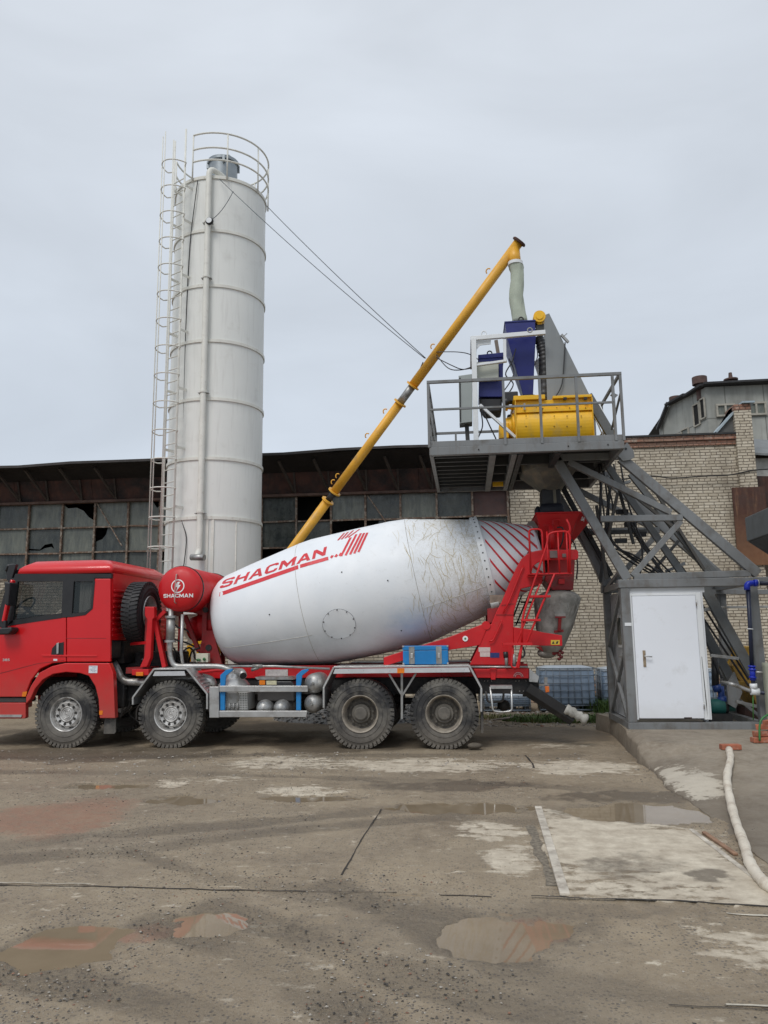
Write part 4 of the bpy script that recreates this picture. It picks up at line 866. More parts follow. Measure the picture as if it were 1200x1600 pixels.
# ---- drum
cpx = lambda s: P(337+.976*s, 976-.216*s, Y=YC)
DA = cpx(0); dax = (cpx(515)-cpx(0)).normalized(); E1 = V((0, -1, 0)); E2 = dax.cross(V((0, 1, 0))); E2 = E2 if E2.z > 0 else -E2
def sm(s): return (cpx(s)-DA).dot(dax)
def rm(s, r): return r*((cpx(s)-V((0, 0, H))).dot(FWD))/1200
prof_px = [(7, 0), (7, 34), (9, 48), (14, 58), (22, 65.5), (34, 71.5), (76, 80.5), (155, 95.5), (175, 98), (240, 99), (300, 98.8), (325, 97), (430, 73), (515, 45), (518, 40), (490, 38)]
prof = [(sm(s), rm(s, r)) for s, r in prof_px]
def rad_at(s):
    for (a, ra_), (b_, rb_) in zip(prof[1:-2], prof[2:-1]):
        if a <= s <= b_: return ra_+(rb_-ra_)*(s-a)/(b_-a) if b_ > a else rb_
    return prof[1][1] if s < prof[1][0] else prof[-2][1]
def DP(s, ph, lift=0.): r = rad_at(s)+lift; return DA+dax*s+(E1*math.cos(ph)+E2*math.sin(ph))*r
def hit(px, py):
    d = (P(px, py, Y=YC)-V((0, 0, H))).normalized(); o = V((0, 0, H)); t = 10.0; best = (9, 0, 0)
    while t < 17:
        q = o+d*t-DA; s = q.dot(dax); rv = q-dax*s; k = rv.length-rad_at(s)
        if k < best[0]: best = (k, s, math.atan2(rv.dot(E2), rv.dot(E1)))
        if k <= 0: break
        t += .004
    return best[1], best[2]
dm_, nt, b, pos = base_mat('drum paint')
sx = nt.nodes.new('ShaderNodeVectorMath'); sx.operation = 'DOT_PRODUCT'; nt.links.new(pos, sx.inputs[0]); sx.inputs[1].default_value = dax
ss = mth(nt, 'SUBTRACT', sx.outputs['Value'], DA.dot(dax))
c = mixc(nt, ramp(nt, noi(nt, pos, 1.4, 5), .3, .7), (.74, .775, .81), (.83, .85, .87))
past = mth(nt, 'LESS_THAN', ss, sm(428)); zone = mth(nt, 'MULTIPLY', past, ramp(nt, ss, sm(300), sm(410))); zone2 = ramp(nt, ss, sm(120), sm(340), .0, 1.)
v1 = noi(nt, vscale(nt, pos, (3.2, 3.2, 1.3)), 2.3, 6, .75, 1.4); v2 = noi(nt, vscale(nt, pos, (1.4, 2.4, 3.6)), 2.6, 5, .75, 1.8)
hair = mth(nt, 'MAXIMUM', ramp(nt, mth(nt, 'ABSOLUTE', mth(nt, 'SUBTRACT', v1, .5)), .0, .016, 1., 0.), ramp(nt, mth(nt, 'ABSOLUTE', mth(nt, 'SUBTRACT', v2, .47)), .0, .013, .9, 0.))
c = mixc(nt, mth(nt, 'MULTIPLY', mth(nt, 'MULTIPLY', hair, zone), .85), c, (.30, .22, .08))
blot = ramp(nt, noi(nt, pos, 2.3, 7, .75), .48, .72)
c = mixc(nt, mth(nt, 'MULTIPLY', mth(nt, 'MULTIPLY', mth(nt, 'MULTIPLY', blot, past), ramp(nt, ss, sm(335), sm(420))), .8), c, (.44, .36, .19))
c = mixc(nt, mth(nt, 'MULTIPLY', ramp(nt, noi(nt, pos, 9, 7, .75), .56, .70), mth(nt, 'MULTIPLY', zone2, .25)), c, (.36, .34, .29))
s3 = nt.nodes.new('ShaderNodeSeparateXYZ'); nt.links.new(pos, s3.inputs[0])
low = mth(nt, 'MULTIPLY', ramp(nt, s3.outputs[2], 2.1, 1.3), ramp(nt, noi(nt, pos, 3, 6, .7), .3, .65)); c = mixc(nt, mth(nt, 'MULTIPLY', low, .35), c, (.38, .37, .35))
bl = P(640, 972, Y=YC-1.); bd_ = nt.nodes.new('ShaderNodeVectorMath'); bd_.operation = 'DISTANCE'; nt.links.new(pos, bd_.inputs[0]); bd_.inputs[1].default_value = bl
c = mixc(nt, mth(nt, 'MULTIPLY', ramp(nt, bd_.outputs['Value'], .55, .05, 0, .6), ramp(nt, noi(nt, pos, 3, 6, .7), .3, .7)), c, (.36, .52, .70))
spk = mth(nt, 'GREATER_THAN', noi(nt, pos, 38, 3, .6), .735); c = mixc(nt, mth(nt, 'MULTIPLY', spk, .6), c, (.12, .11, .10))
nt.links.new(c, b.inputs['Base Color']); nt.links.new(ramp(nt, noi(nt, pos, 3, 5), .3, .7, .42, .6), b.inputs['Roughness']); 
bump(nt, b, noi(nt, pos, 3.2, 3), .05, .05)
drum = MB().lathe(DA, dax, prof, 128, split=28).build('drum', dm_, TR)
seam = M('grey weld seam', (.47, .46, .42), .6, 0, .2, 8)
sm_ = MB()
for s in (155, 325): sm_.lathe(DA, dax, [(sm(s)-.008, rm(s, 0)+rad_at(sm(s))-.004), (sm(s), rad_at(sm(s))+.005), (sm(s)+.008, rad_at(sm(s))-.004)], 96)
(sa, pa), (sb_, pb) = hit(349, 1011), hit(488, 992); sm_.tube([DP(sa+(sb_-sa)*k/12, pa+(pb-pa)*k/12, .001) for k in range(13)], .005, 5)
(sa, pa), (sb_, pb) = hit(664, 950), hit(770, 912); sm_.tube([DP(sa+(sb_-sa)*k/12, pa+(pb-pa)*k/12, .001) for k in range(13)], .005, 5)
sm_.build('weld_seam', seam, drum, sep=True)
# hatch
(hs_, hp_) = hit(530, 976); hr_ = .275
MB().add([DP(hs_+hr_*math.cos(a)*k, hp_+hr_*math.sin(a)*k/rad_at(hs_), .012 if k > 0 else .014) for k, a in [(0, 0)]+[(1, 2*math.pi*j/36) for j in range(36)]], [(0, 1+j, 1+(j+1) % 36) for j in range(36)], True).add(
    [DP(hs_+hr_*k*math.cos(a), hp_+hr_*k*math.sin(a)/rad_at(hs_), l) for (k, l) in ((1, .012), (1.01, .0)) for a in (2*math.pi*j/36 for j in range(36))], [(j, (j+1) % 36, 36+(j+1) % 36, 36+j) for j in range(36)]).build('hatch', dm_, drum)
hb = MB()
for j in range(10): a = 2*math.pi*j/10+.2; hb.ball(DP(hs_+hr_*.96*math.cos(a), hp_+hr_*.96*math.sin(a)/rad_at(hs_), .016), .012, 4)
for (px, py) in ((606, 907), (534, 894), (421, 960), (627, 985)): s_, p_ = hit(px, py); hb.ball(DP(s_, p_, .006), .012, 4)
hb.tube([DP(hs_+hr_*math.cos(a), hp_+hr_*math.sin(a)/rad_at(hs_), .006) for a in (2*math.pi*j/48 for j in range(48))], .005, 5, closed=True)
hb.build('hatch_bolts', bolt, drum)
decal = M('red decal', (.62, .028, .04), .4, 0, .08, 4, dirt=((.55, .35, .33), .12, 14))
# SHACMAN along the cone
vs, fs = word2d('SHACMAN')
wt = max(a for a, _ in vs); lo_ = min(b_ for _, b_ in vs); ht = max(b_ for _, b_ in vs)-lo_
def lerp2(a, b_, t): return (a[0]+(b_[0]-a[0])*t, a[1]+(b_[1]-a[1])*t)
tb0 = [hit(*lerp2((342, 921), (508.5, 867.5), k/16)) for k in range(17)]; tb1 = [hit(*lerp2((350, 906.5), (511, 854), k/16)) for k in range(17)]
def tmap(u, v_):
    k = min(15, max(0, int(u*16))); t = u*16-k; a = lerp2(tb0[k], tb0[k+1], t); b_ = lerp2(tb1[k], tb1[k+1], t); return lerp2(a, b_, v_)
MB().add([DP(*tmap(a/wt, (b_-lo_)/ht), .004) for a, b_ in vs], fs).build('lettering', decal, drum)
def stripe(a, b_, wpx, n=12):
    L = []; Rr = []; hp_ = [hit(a[0]+(b_[0]-a[0])*k/n, a[1]+(b_[1]-a[1])*k/n) for k in range(n+1)]; h = wpx/2*.0115
    for k, (s, p_) in enumerate(hp_):
        (sa, pa), (sb_, pb) = hp_[max(0, k-1)], hp_[min(n, k+1)]; d = V((sb_-sa, (pb-pa)*rad_at(sa), 0)).normalized(); nn = V((-d.y, d.x, 0))
        L.append(DP(s+nn.x*h, p_+nn.y*h/rad_at(s), .004)); Rr.append(DP(s-nn.x*h, p_-nn.y*h/rad_at(s), .004))
    return L+Rr, [(i, i+1, n+2+i, n+1+i) for i in range(n)]
dg = MB()
for a, b_, w_ in (((343, 929), (466, 886), 7.5), ((469, 885), (513, 872.5), 6.5), ((517, 872), (520, 868), 4), ((524, 870.5), (527, 866.5), 4), ((530.5, 869), (533.5, 864), 4),
    ((533, 869), (548, 840), 3.6), ((540, 868), (557, 835), 3.6), ((547, 866.5), (564, 833.5), 3.6), ((553.5, 865), (569, 833), 3.6), ((560, 863), (574, 832.5), 3.6),
    ((528, 844.5), (538, 833), 3), ((533.5, 843), (544, 831.5), 3), ((539, 841.5), (552, 829), 3), ((544, 840), (562, 827), 3)):
    dg.add(*stripe(a, b_, w_))
dg.build('stripes', decal, drum)
# spiral stripes on the rear cone
(sa, pa), (sb_, pb) = hit(764, 838), hit(806, 884); sl = (pb-pa)/(sb_-sa); sp1, sp2 = sm(437), sm(512); cs = MB(); NS = 14; k12 = 40
for k in range(NS):
    p0_ = 2*math.pi*k/NS; hw = .070/2; vv = []
    for j in range(k12+1):
        s = sp1+(sp2-sp1)*j/k12; ph = p0_+sl*(s-sp1); vv += [DP(s, ph+hw*t/rad_at(s), .005) for t in (-1, -.5, 0, .5, 1)]
    cs.add(vv, [(i*5+t, i*5+t+1, (i+1)*5+t+1, (i+1)*5+t) for i in range(k12) for t in range(4)])
cs.build('spiral_stripes', decal, drum)
MB().lathe(DA, dax, [(sm(424), rad_at(sm(424))-.01), (sm(424), rad_at(sm(424))+.035), (sm(434), rad_at(sm(424))+.035), (sm(434), rad_at(sm(434))-.01)], 96).build('roller_ring', white, drum)
rbm = MB()
for k in range(40):
    a = 2*math.pi*k/40; q = DA+dax*sm(429)+(E1*math.cos(a)+E2*math.sin(a))*(rad_at(sm(424))+.035); rbm.ball(q, .014, 4)
rbm.build('ring_bolts', bolt, drum)
random.seed(21); sk_ = MB()
for _ in range(170):
    s = sm(random.uniform(322, 424)+random.uniform(-18, 0)); ph = random.uniform(-1.15, 1.5); a = random.choice((-1, 1))*random.uniform(.9, 2.1); L = []; Rr = []; w0 = random.uniform(.0012, .0032); n = random.randint(5, 16)
    for k in range(n):
        a += random.uniform(-.25, .25); s += .030*math.cos(a)*.7; ph += .030*math.sin(a)/rad_at(s)
        if not sm(300) < s < sm(423): break
        nx, nz_ = -math.sin(a), math.cos(a); ww = w0*(1-abs(2*k/n-1)**2)+.0006
        L.append(DP(s+nx*ww, ph+nz_*ww/rad_at(s), .0035)); Rr.append(DP(s-nx*ww, ph-nz_*ww/rad_at(s), .0035))
    k = len(L)
    if k > 2: sk_.add(L+Rr, [(i, i+1, k+i+1, k+i) for i in range(k-1)])
sk_.build('slurry_streaks', M('dried slurry', (.50, .42, .25), .8, 0, .3, 8), drum, kind='stuff')
# front gearbox and pedestal
MB().lathe(DA, dax, [(-.5, 0), (-.5, .17), (-.43, .22), (-.26, .24), (-.24, .30), (-.08, .30), (-.06, .36), (.1, .36)], 32).build('gearbox', redf, TR)
for dz_ in (-.4, .4):
    mb = MB().pp([(310, 1038), (347, 1038), (338, 1005), (334, 985), (322, 985), (314, 1005)], YC+dz_-.02, YC+dz_-.03, YC+dz_+.03); mb.build('front_pedestal', redd, TR, bevel=.006)
MB().pp([(300, 928), (331, 925), (333, 978), (324, 985), (318, 962), (302, 958)], YC-.35, YC-.35, YC-.29).build('pedestal_bracket', redd, TR, bevel=.01)
MB().pp([(326, 925), (332, 925), (334, 978), (330, 985), (327, 962)], YC-.35, YC-.28, YC+.35).build('pedestal_bracket', redd, TR, bevel=.01)
MB().bar(P(289, 962, Y=YC-.4), P(311, 1018, Y=YC-.4), .07, .07).build('pedestal_strut', redd, TR); MB().bar(P(289, 962, Y=YC+.4), P(311, 1018, Y=YC+.4), .07, .07).build('pedestal_strut', redd, TR)
for (px, py, r) in ((321, 953, .05), (326, 1012, .055)): MB().lathe(P(px, py, Y=YC-.44), (0, 1, 0), [(-.012, 0), (-.012, r), (.02, r)], 20).build('hole_cover', dark, TR)
ctl = MB().pp([(306, 1021), (325, 1021), (325, 1035), (306, 1035)], YC-.62, YC-.62, YC-.5).build('control_box', M('cream box', (.60, .58, .46), .5, 0, .08, 8), TR, bevel=.008)
MB().ball(P(310, 1031, Y=YC-.64), .035, 8, (1.3, .4, .6)).ball(P(319, 1030, Y=YC-.64), .028, 8, (1, .4, 1)).build('control_knob', M('green knob', (.02, .12, .03), .4), ctl)
# ---- water tank
wt0 = P(281, 920, Y=YN+.32); wr_ = 36.5*12.95/1200; ty0, ty1 = YN+.32, YN+2.2
cT = V((wt0.x, 0, wt0.z))
tank = MB().lathe(cT+V((0, ty0, 0)), (0, 1, 0), [(-.10, 0), (-.098, .10), (-.085, .2), (-.06, .29), (-.02, wr_-.02), (.03, wr_), (ty1-ty0-.03, wr_), (ty1-ty0+.05, .29), (ty1-ty0+.1, 0)], 56, split=50).build('water_tank', redf, TR)
MB().lathe(cT+V((0, ty0+.06, 0)), (0, 1, 0), [(0, wr_), (0, wr_+.012), (.03, wr_+.012), (.03, wr_)], 56).lathe(cT+V((0, ty1-.2, 0)), (0, 1, 0), [(0, wr_), (0, wr_+.012), (.03, wr_+.012), (.03, wr_)], 56).build('tank_band', black, tank)
def tf(u, v_):  # a point on the dished tank end, u right v up (metres)
    r = math.hypot(u, v_); return cT+V((u, ty0+float(np.interp(r, [0, .1, .2, .29, .37], [-.10, -.098, -.085, -.06, -.02]))-.005, v_))
vs, fs = word2d('SHACMAN', .14); wt = max(a for a, _ in vs); lo_ = min(b_ for _, b_ in vs); ht = max(b_ for _, b_ in vs)-lo_
MB().add([tf(-.265+.53*a/wt, -.155+.065*(b_-lo_)/ht) for a, b_ in vs], fs).build('lettering', whitel, tank)
em = MB(); n = 48
for k in range(n):
    a, b_ = 2*math.pi*k/n, 2*math.pi*(k+1)/n; em.add([tf(.118*math.cos(a), .04+.118*math.sin(a)), tf(.118*math.cos(b_), .04+.118*math.sin(b_)), tf(.10*math.cos(b_), .04+.10*math.sin(b_)), tf(.10*math.cos(a), .04+.10*math.sin(a))], [(0, 1, 2, 3)])
em.add([tf(*p) for p in ((-.01, .115), (.04, .115), (.012, .06), (.055, .06), (-.03, -.06), (-.008, .02), (-.05, .03))], [(0, 1, 2), (0, 2, 5, 6), (2, 3, 5), (3, 4, 5)])
em.build('emblem', whitel, tank)
MB().tube(bend([cT+V((-.02, ty0-.09, .24)), cT+V((-.02, ty0-.13, .24)), cT+V((-.03, ty0-.15, 0)), cT+V((-.035, ty0-.14, -.24)), cT+V((-.035, ty0-.06, -.25))], .05), .011, 8).build('sight_glass', M('sight tube', (.45, .30, .27), .3, 0, .2, 20), tank)
for y_ in (ty0+.5, ty1-.3): MB().box(cT.x+.24, cT.x+.32, y_, y_+.06, 1.15, cT.z-wr_*.5).build('tank_bracket', redd, TR)
# ---- pipes
yp = YN+.35
MB().tube(bend([P(267, 950, Y=yp), P(266, 1003, Y=yp), P(265, 1022, Y=yp), P(271, 1041, Y=yp), P(345, 1041, Y=yp), P(367, 1049, Y=yp)], .14), .045, 12).build('water_pipe', galv, TR)
MB().tube([P(267, 966, Y=yp), P(266, 1000, Y=yp)], .075, 16).build('filter_body', steelg, TR)
for (px, py) in ((267, 964), (266, 1002)): MB().lathe(P(px, py, Y=yp), (0, 0, 1), [(-.02, .05), (-.02, .095), (.02, .095), (.02, .05)], 16).build('pipe_flange', galv, TR)
MB().tube(bend([P(285, 960, Y=yp), P(283, 1020, Y=yp), P(286, 1040, Y=yp)], .05), .028, 10).build('water_pipe', galv, TR)
MB().tube([P(345, 1041, Y=yp), P(430, 1041, Y=yp), P(515, 1045, Y=yp+.1)], .02, 8).build('water_pipe', galv, TR)
MB().tube(bend([P(298, 1052, Y=yp), P(340, 1047, Y=yp), P(352, 1047, Y=yp)], .05), .028, 8).build('red_pipe', redf, TR)
MB().box(P(360, 1050, Y=yp).x, P(372, 1050, Y=yp).x, yp-.07, yp+.07, P(365, 1060, Y=yp).z, P(365, 1047, Y=yp).z).build('pipe_manifold', galv, TR, bevel=.01)
MB().tube(bend([P(368, 1050, Y=yp), P(378, 1050, Y=yp-.1), P(380, 1056, Y=yp-.2)], .05), .065, 14).build('pipe_elbow', galv, TR)
MB().lathe(P(380, 1056, Y=yp-.2), (P(380, 1056, Y=yp-.2)-P(378, 1050, Y=yp-.1)), [(.002, .058), (.003, 0)], 16).build('pipe_mouth', black, TR)
MB().tube([P(393, 1047, Y=yp), P(404, 1043, Y=yp)], .028, 8).tube([P(395, 1041, Y=yp), P(410, 1041, Y=yp)], .035, 8).build('valve', steelg, TR)
hoses = MB(); random.seed(9)
for pts in (([(265, 965), (278, 980), (292, 985), (306, 1005), (312, 1022)]), ([(268, 975), (262, 990), (276, 1000), (290, 1004), (308, 1012)]), ([(283, 1020), (295, 1012), (302, 1018), (305, 1030)]), ([(295, 1035), (300, 1018), (312, 1012)]), ([(271, 1012), (282, 1030), (292, 1036)]), ([(268, 1015), (278, 1032), (288, 1038)])):
    hoses.tube(smooth_path([P(x, y, Y=YN+.75+random.random()*.3) for x, y in pts]), .016, 6)
hoses.build('hydraulic_hoses', black, TR)
# ---- cab
xr = P(172.5, 950, Y=YN).x; xf = xr-2.45
XZ = lambda px, py: (P(px, py, Y=YN).x, P(px, py, Y=YN).z)
def side(mb, pts, d0, d1, sd):   # outline given on the near side; solid between depths d0..d1 inward from the side skin
    y0, y1 = (YN+d0, YN+d1) if sd < 0 else (YR_-d1, YR_-d0); q = [XZ(*p) for p in pts]; mb.prism([(x, y0, z) for x, z in q], (0, y1-y0, 0)); return mb
F0 = -62
for sd in (-1, 1):
    mb = side(MB(), [(F0, 992), (8, 979), (60, 969.5), (103, 964.4), (103, 1034), (82, 1036), (62, 1045), (48, 1063), (38, 1089), (F0, 1089)], 0, .06, sd); door = mb.build('door', red, TR, bevel=.012)
    mb = side(MB(), [(104.2, 964.3), (133, 960.5), (144, 951), (148, 904), (172.5, 904), (172.5, 1034), (104.2, 1034)], 0, .06, sd); mb.build('rear_side_panel', red, TR, bevel=.012)
    mb = side(MB(), [(42, 1089), (50, 1071), (63, 1051), (82, 1041), (103, 1036), (150, 1036), (172, 1036), (178, 1052), (181, 1122), (157, 1122), (155, 1092), (150, 1072), (140, 1056), (126, 1051.5), (104, 1050), (84, 1053), (68, 1062), (56, 1076), (49, 1092), (42, 1100)], -.03, .10, sd); mb.build('wheel_arch', red, TR, bevel=.012)
    fr = MB()
    side(fr, [(22, 903), (148, 903), (148, 908.5), (20, 908.5)], -.006, .05, sd); side(fr, [(98.5, 908.5), (115.5, 908.5), (112, 964), (96, 965)], -.006, .05, sd)
    side(fr, [(20, 908.5), (28, 908.5), (20, 973), (8, 979)], -.006, .05, sd); side(fr, [(9, 978.5), (19.5, 969), (97, 957.5), (96, 965.6)], -.006, .05, sd)
    side(fr, [(112, 958.6), (133, 956), (141.5, 950), (144.8, 951.2), (133.5, 961), (112, 964.2)], -.006, .05, sd); side(fr, [(145.6, 908.5), (148.6, 908.5), (145, 951.2), (141.7, 949.8)], -.006, .05, sd)
    fr.build('window_frame', black, TR)
    gls = bpy.data.materials.get('cab glass')
    if not gls:
        gls, nt, b, pos = base_mat('cab glass'); b.inputs['Base Color'].default_value = (.02, .03, .03, 1); b.inputs['Roughness'].default_value = .02; b.inputs['Alpha'].default_value = .38; b.inputs['Specular IOR Level'].default_value = .8
    side(MB(), [(27, 909), (98, 909), (96, 957), (20, 968)], .02, .026, sd).build('side_window', gls, TR)
    side(MB(), [(116, 909), (145, 909), (141, 949), (132, 955.5), (113, 958)], .02, .026, sd).build('side_window', gls, TR)
    side(MB(), [(24, 896.5), (174, 896.5), (174, 903), (22, 903)], -.004, .06, sd).build('roof_band', black, TR)
    side(MB(), [(F0, 1090.5), (41, 1090.5), (41, 1097), (F0, 1097)], .03, .3, sd).build('step_gap', black, TR)
    side(MB(), [(F0, 1098), (40, 1098), (40, 1121), (38, 1123), (F0, 1123)], .0, .1, sd).build('step_panel', red, TR, bevel=.01)
    side(MB(), [(F0, 1116.5), (35, 1116.5), (34, 1120.5), (F0, 1120.5)], -.02, .0, sd).build('step_trim', alu, TR)
    side(MB(), [(37, 1081), (44, 1080), (42, 1088), (36, 1088)], -.034, -.028, sd).build('side_marker', orange, TR)
    side(MB(), [(156.5, 1110), (162, 1110), (161.5, 1116.5), (156.5, 1116.5)], -.036, -.030, sd).build('side_marker', orange, TR)
    side(MB(), [(162, 1117), (179, 1113), (179, 1144), (177, 1147), (160, 1147)], .04, .07, sd).build('mud_flap', rubber, TR)
    h_ = side(MB(), [(80, 1023), (81.5, 1013), (88, 1006), (100, 1003), (99.5, 1023)], -.006, .0, sd).build('door_handle', black, door, bevel=.004)
    side(MB(), [(89.5, 1005), (93, 1004), (92.5, 1021), (89.5, 1022)], -.03, -.012, sd).build('handle_grip', alu, door, bevel=.004)
    ln = MB(); side(ln, [(65, 1023), (152, 1024), (152, 1026), (68, 1026)], -.012, .01, sd); ln.build('crease', red, TR, bevel=.004)
    side(MB(), [(0, 1051.5), (60, 1036), (100, 1031.5), (100, 1032.3), (60, 1037), (0, 1052.8)], -.003, .004, sd).build('door_crease', redd, door)
    side(MB(), [(103, 997), (166, 997), (166, 997.8), (103, 997.8)], -.002, .004, sd).build('panel_gap', redd, TR)
    mr = MB(); side(mr, [(24, 906), (28.5, 908), (14, 975), (9.5, 974)], -.16, -.06, sd); mr.build('wind_deflector', red, TR, bevel=.02)
    side(MB(), [(6, 982), (29, 980), (30, 985), (25, 991), (6, 992)], -.22, .0, sd).build('mirror_bracket', black, TR, bevel=.02)
    side(MB(), [(10, 970), (17, 970), (17, 983), (10, 983)], -.16, -.08, sd).build('mirror_arm', black, TR, bevel=.01)
    side(MB(), [(25, 911), (34, 912), (31, 948), (26, 946)], -.35, -.12, sd).build('mirror', black, TR, bevel=.02)
xw = lambda px: P(px, 950, Y=YN).x
ztopb = XZ(100, 896.5)[1]; ztr = XZ(100, 879.5)[1]+.02; zfl = XZ(100, 1060)[1]
def rr4(x0, x1, y0, y1, z, r=.12, n=5):
    out = []
    for (cx, cy, a) in ((x0+r, y0+r, 180), (x1-r, y0+r, 270), (x1-r, y1-r, 0), (x0+r, y1-r, 90)): out += [(cx+r*math.cos(R_(a+90*k/n)), cy+r*math.sin(R_(a+90*k/n)), z) for k in range(n+1)]
    return out
xfr = xw(24)
MB().loft([rr4(xfr-.02, xr, YN, YR_, ztopb, .04), rr4(xfr, xr, YN, YR_, ztopb+.10, .06), rr4(xfr+.05, xr-.06, YN+.05, YR_-.05, ztr-.05, .1), rr4(xfr+.15, xr-.16, YN+.17, YR_-.17, ztr+.03, .15), rr4(xfr+.4, xr-.4, YN+.5, YR_-.5, ztr+.07, .2)], True).build('cab_roof', red, TR)
zrw = XZ(172, 1000)[1]
rwm = MB().box(xr-.05, xr, YN+.062, YR_-.062, zrw, ztopb); rw = rwm.build('cab_rear_wall', red, TR)
rb_ = MB()
for k in range(9): z = zrw+.06+k*.095; rb_.box(xr, xr+.018, YN+.09, YR_-.09, z, z+.045)
rb_.build('pressed_ribs', red, rw, bevel=.008)
MB().box(xr-.35, xr-.01, YN+.02, YN+.5, XZ(170, 1029)[1], zrw-.01).box(xr-.35, xr-.01, YR_-.5, YR_-.02, XZ(170, 1029)[1], zrw-.01).build('air_intake', black, TR, bevel=.02, sep=True)
MB().box(xr-.4, xr, YN+.6, YR_-.6, XZ(170, 1029)[1]-.1, zrw-.02).build('cab_floor', dark, TR)
MB().box(xf+.1, xr-.3, YN+.1, YR_-.1, XZ(50, 1038)[1], XZ(50, 1034)[1]).build('cab_floor', dark, TR)
ca = xw(F0)
MB().prism([(ca-.12, YN+.02, .45), (ca, YN+.02, .45), (ca, YN+.02, XZ(0, 992)[1]), (ca-.1, YN+.02, XZ(0, 992)[1])], (0, YR_-YN-.04, 0)).build('cab_front', red, TR, bevel=.03)
MB().prism([(ca-.1, YN+.03, XZ(0, 991)[1]), (ca-.07, YN+.03, XZ(0, 991)[1]), (xfr+.02, YN+.03, ztopb), (xfr-.02, YN+.03, ztopb)], (0, YR_-YN-.06, 0)).build('windshield', gls, TR)
apl = MB(); side(apl, [(F0-4, 992), (F0+10, 989), (8, 979), (22, 903), (14, 903), (-3, 960)], .0, .05, -1); side(apl, [(F0-4, 992), (F0+10, 989), (8, 979), (22, 903), (14, 903), (-3, 960)], .0, .05, 1); apl.build('front_pillar', black, TR)
MB().box(ca-.14, ca-.12, YN+.45, YR_-.45, .95, 1.45).build('grille', black, TR)
for y_ in (YN+.2, YR_-.2): MB().box(ca-.15, ca-.11, y_-.14, y_+.14, .6, .8).build('headlight', M('lamp glass', (.7, .7, .7), .1), TR, bevel=.02)
MB().tube([P(10, 892, Y=YN+.1), P(13, 884, Y=YN+.05), P(22, 883, Y=YN+.1)], .03, 8).pp([(9, 896), (13, 882), (24, 881), (21, 892), (17, 905), (9, 907)], YN, YN+.02, YN+.1).box(xfr-.28, xfr-.02, YN+.1, YR_-.1, ztopb+.02, ztopb+.10).build('sun_visor', black, TR, bevel=.015)
# inside the cab
zd_ = XZ(60, 958)[1]
MB().box(ca+.0, ca+.55, YN+.1, YR_-.1, zd_-.3, zd_+.03).build('dashboard', black, TR, bevel=.04)
sw_c = P(38, 950, Y=YN+.75); sw_c.z = zd_+.14
nrm = V((-.75, 0, .66)).normalized(); u_, w_ = perp(nrm)
MB().tube([sw_c+u_*.22*math.cos(a)+w_*.22*math.sin(a) for a in (2*math.pi*k/28 for k in range(28))], .018, 8, closed=True).tube([sw_c-u_*.2, sw_c+u_*.2], .015, 6).tube([sw_c, sw_c-nrm*.4], .03, 8).build('steering_wheel', black, TR)
for y_ in (YN+.62, YR_-.62): MB().box(xw(72), xw(98), y_-.24, y_+.24, zd_-.45, zd_-.25).box(xw(93), xw(100), y_-.23, y_+.23, zd_-.25, zd_+.02).build('seat', black, TR, bevel=.04)
cur = M('grey curtain', (.55, .53, .48), .85, 0, .12, 6); cv = MB(); n = 40; rows_ = []
for j in (0, 1):
    for k in range(n+1):
        t = k/n; x = xw(118+26*t-(4 if j == 0 else 0)*t); rows_.append((x, YN+.12+.022*math.sin(k*1.05)+.01*math.sin(k*2.7), XZ(130, 958)[1]-.04 if j == 0 else XZ(130, 905)[1]))
cv.add(rows_, [(k, k+1, n+2+k, n+1+k) for k in range(n)], True); cv.build('curtain', cur, TR)
MB().box(xw(103), xr-.06, YN+.2, YR_-.07, zd_-.3, ztopb-.02).build('sleeper_lining', black, TR)
# badge and label on the door
flat_text('385', P(4, 1033, Y=YN)-V((0, .003, 0)), (1, 0, 0), (0, 0, 1), .13, .042, M('dull chrome', (.6, .58, .55), .3, .6), door, 'badge')
lb_ = MB().pp([(140.5, 1040), (154, 1040), (153.5, 1051.5), (140, 1051.5)], YN, YN-.036, YN-.031).build('notice_sticker', M('white sticker', (.70, .72, .76), .5, 0, .1, 40), TR)
stx = MB(); random.seed(2)
for i in range(5):
    for j in range(5):
        if random.random() < .7: x0, z0 = XZ(141.5+j*2.3, 1049.8-i*2); stx.box(x0, x0+.016, YN-.0375, YN-.0365, z0, z0+.009)
stx.build('sticker_print', M('print grey', (.25, .28, .36), .6), lb_)
MB().pp([(83.5, 1029.5), (89.5, 1029.5), (89.5, 1032.5), (83.5, 1032.5)], YN, YN-.003, YN).build('door_sticker', M('white sticker', (.7, .7, .7)), door)
# ---- spare wheel (upright across the truck, behind the cab)
sc_ = P(222, 956, Y=YN+.62); so_ = V((P(216, 956, Y=YN+.13).x-.155, YN+.64, P(215, 956, Y=YN+.1).z))
t_ = tyre_mb((0, 0, 0)); rotm = lambda p: V((-p.y, p.x, p.z))+so_
ty = MB(); ty.v = [rotm(p) for p in t_.v]; ty.f = t_.f; ty.sm = t_.sm
spw = MB().lathe(so_, (1, 0, 0), [(-.02, .0), (-.02, .14), (.0, .14), (.0, .22), (-.02, .245)], 32).build('spare_wheel', rimf, TR, origin=so_)
ty.build('tyre', rubn, spw)
MB().lathe(so_, (1, 0, 0), [(.15, .300), (.163, .292), (.155, .280), (.12, .270), (.06, .262), (.0, .255), (-.03, .24)], 48, split=50).build('rim', rimf, spw)
hb = MB(); 
for k in range(10):
    a = 2*math.pi*k/10; u = V((0, math.cos(a), math.sin(a))); hb.obox(so_+V((.003, 0, 0))+u*.2, V((.003, 0, 0)), u*.02, V((1, 0, 0)).cross(u)*.03)
hb.build('rim_opening', black, spw, sep=True)
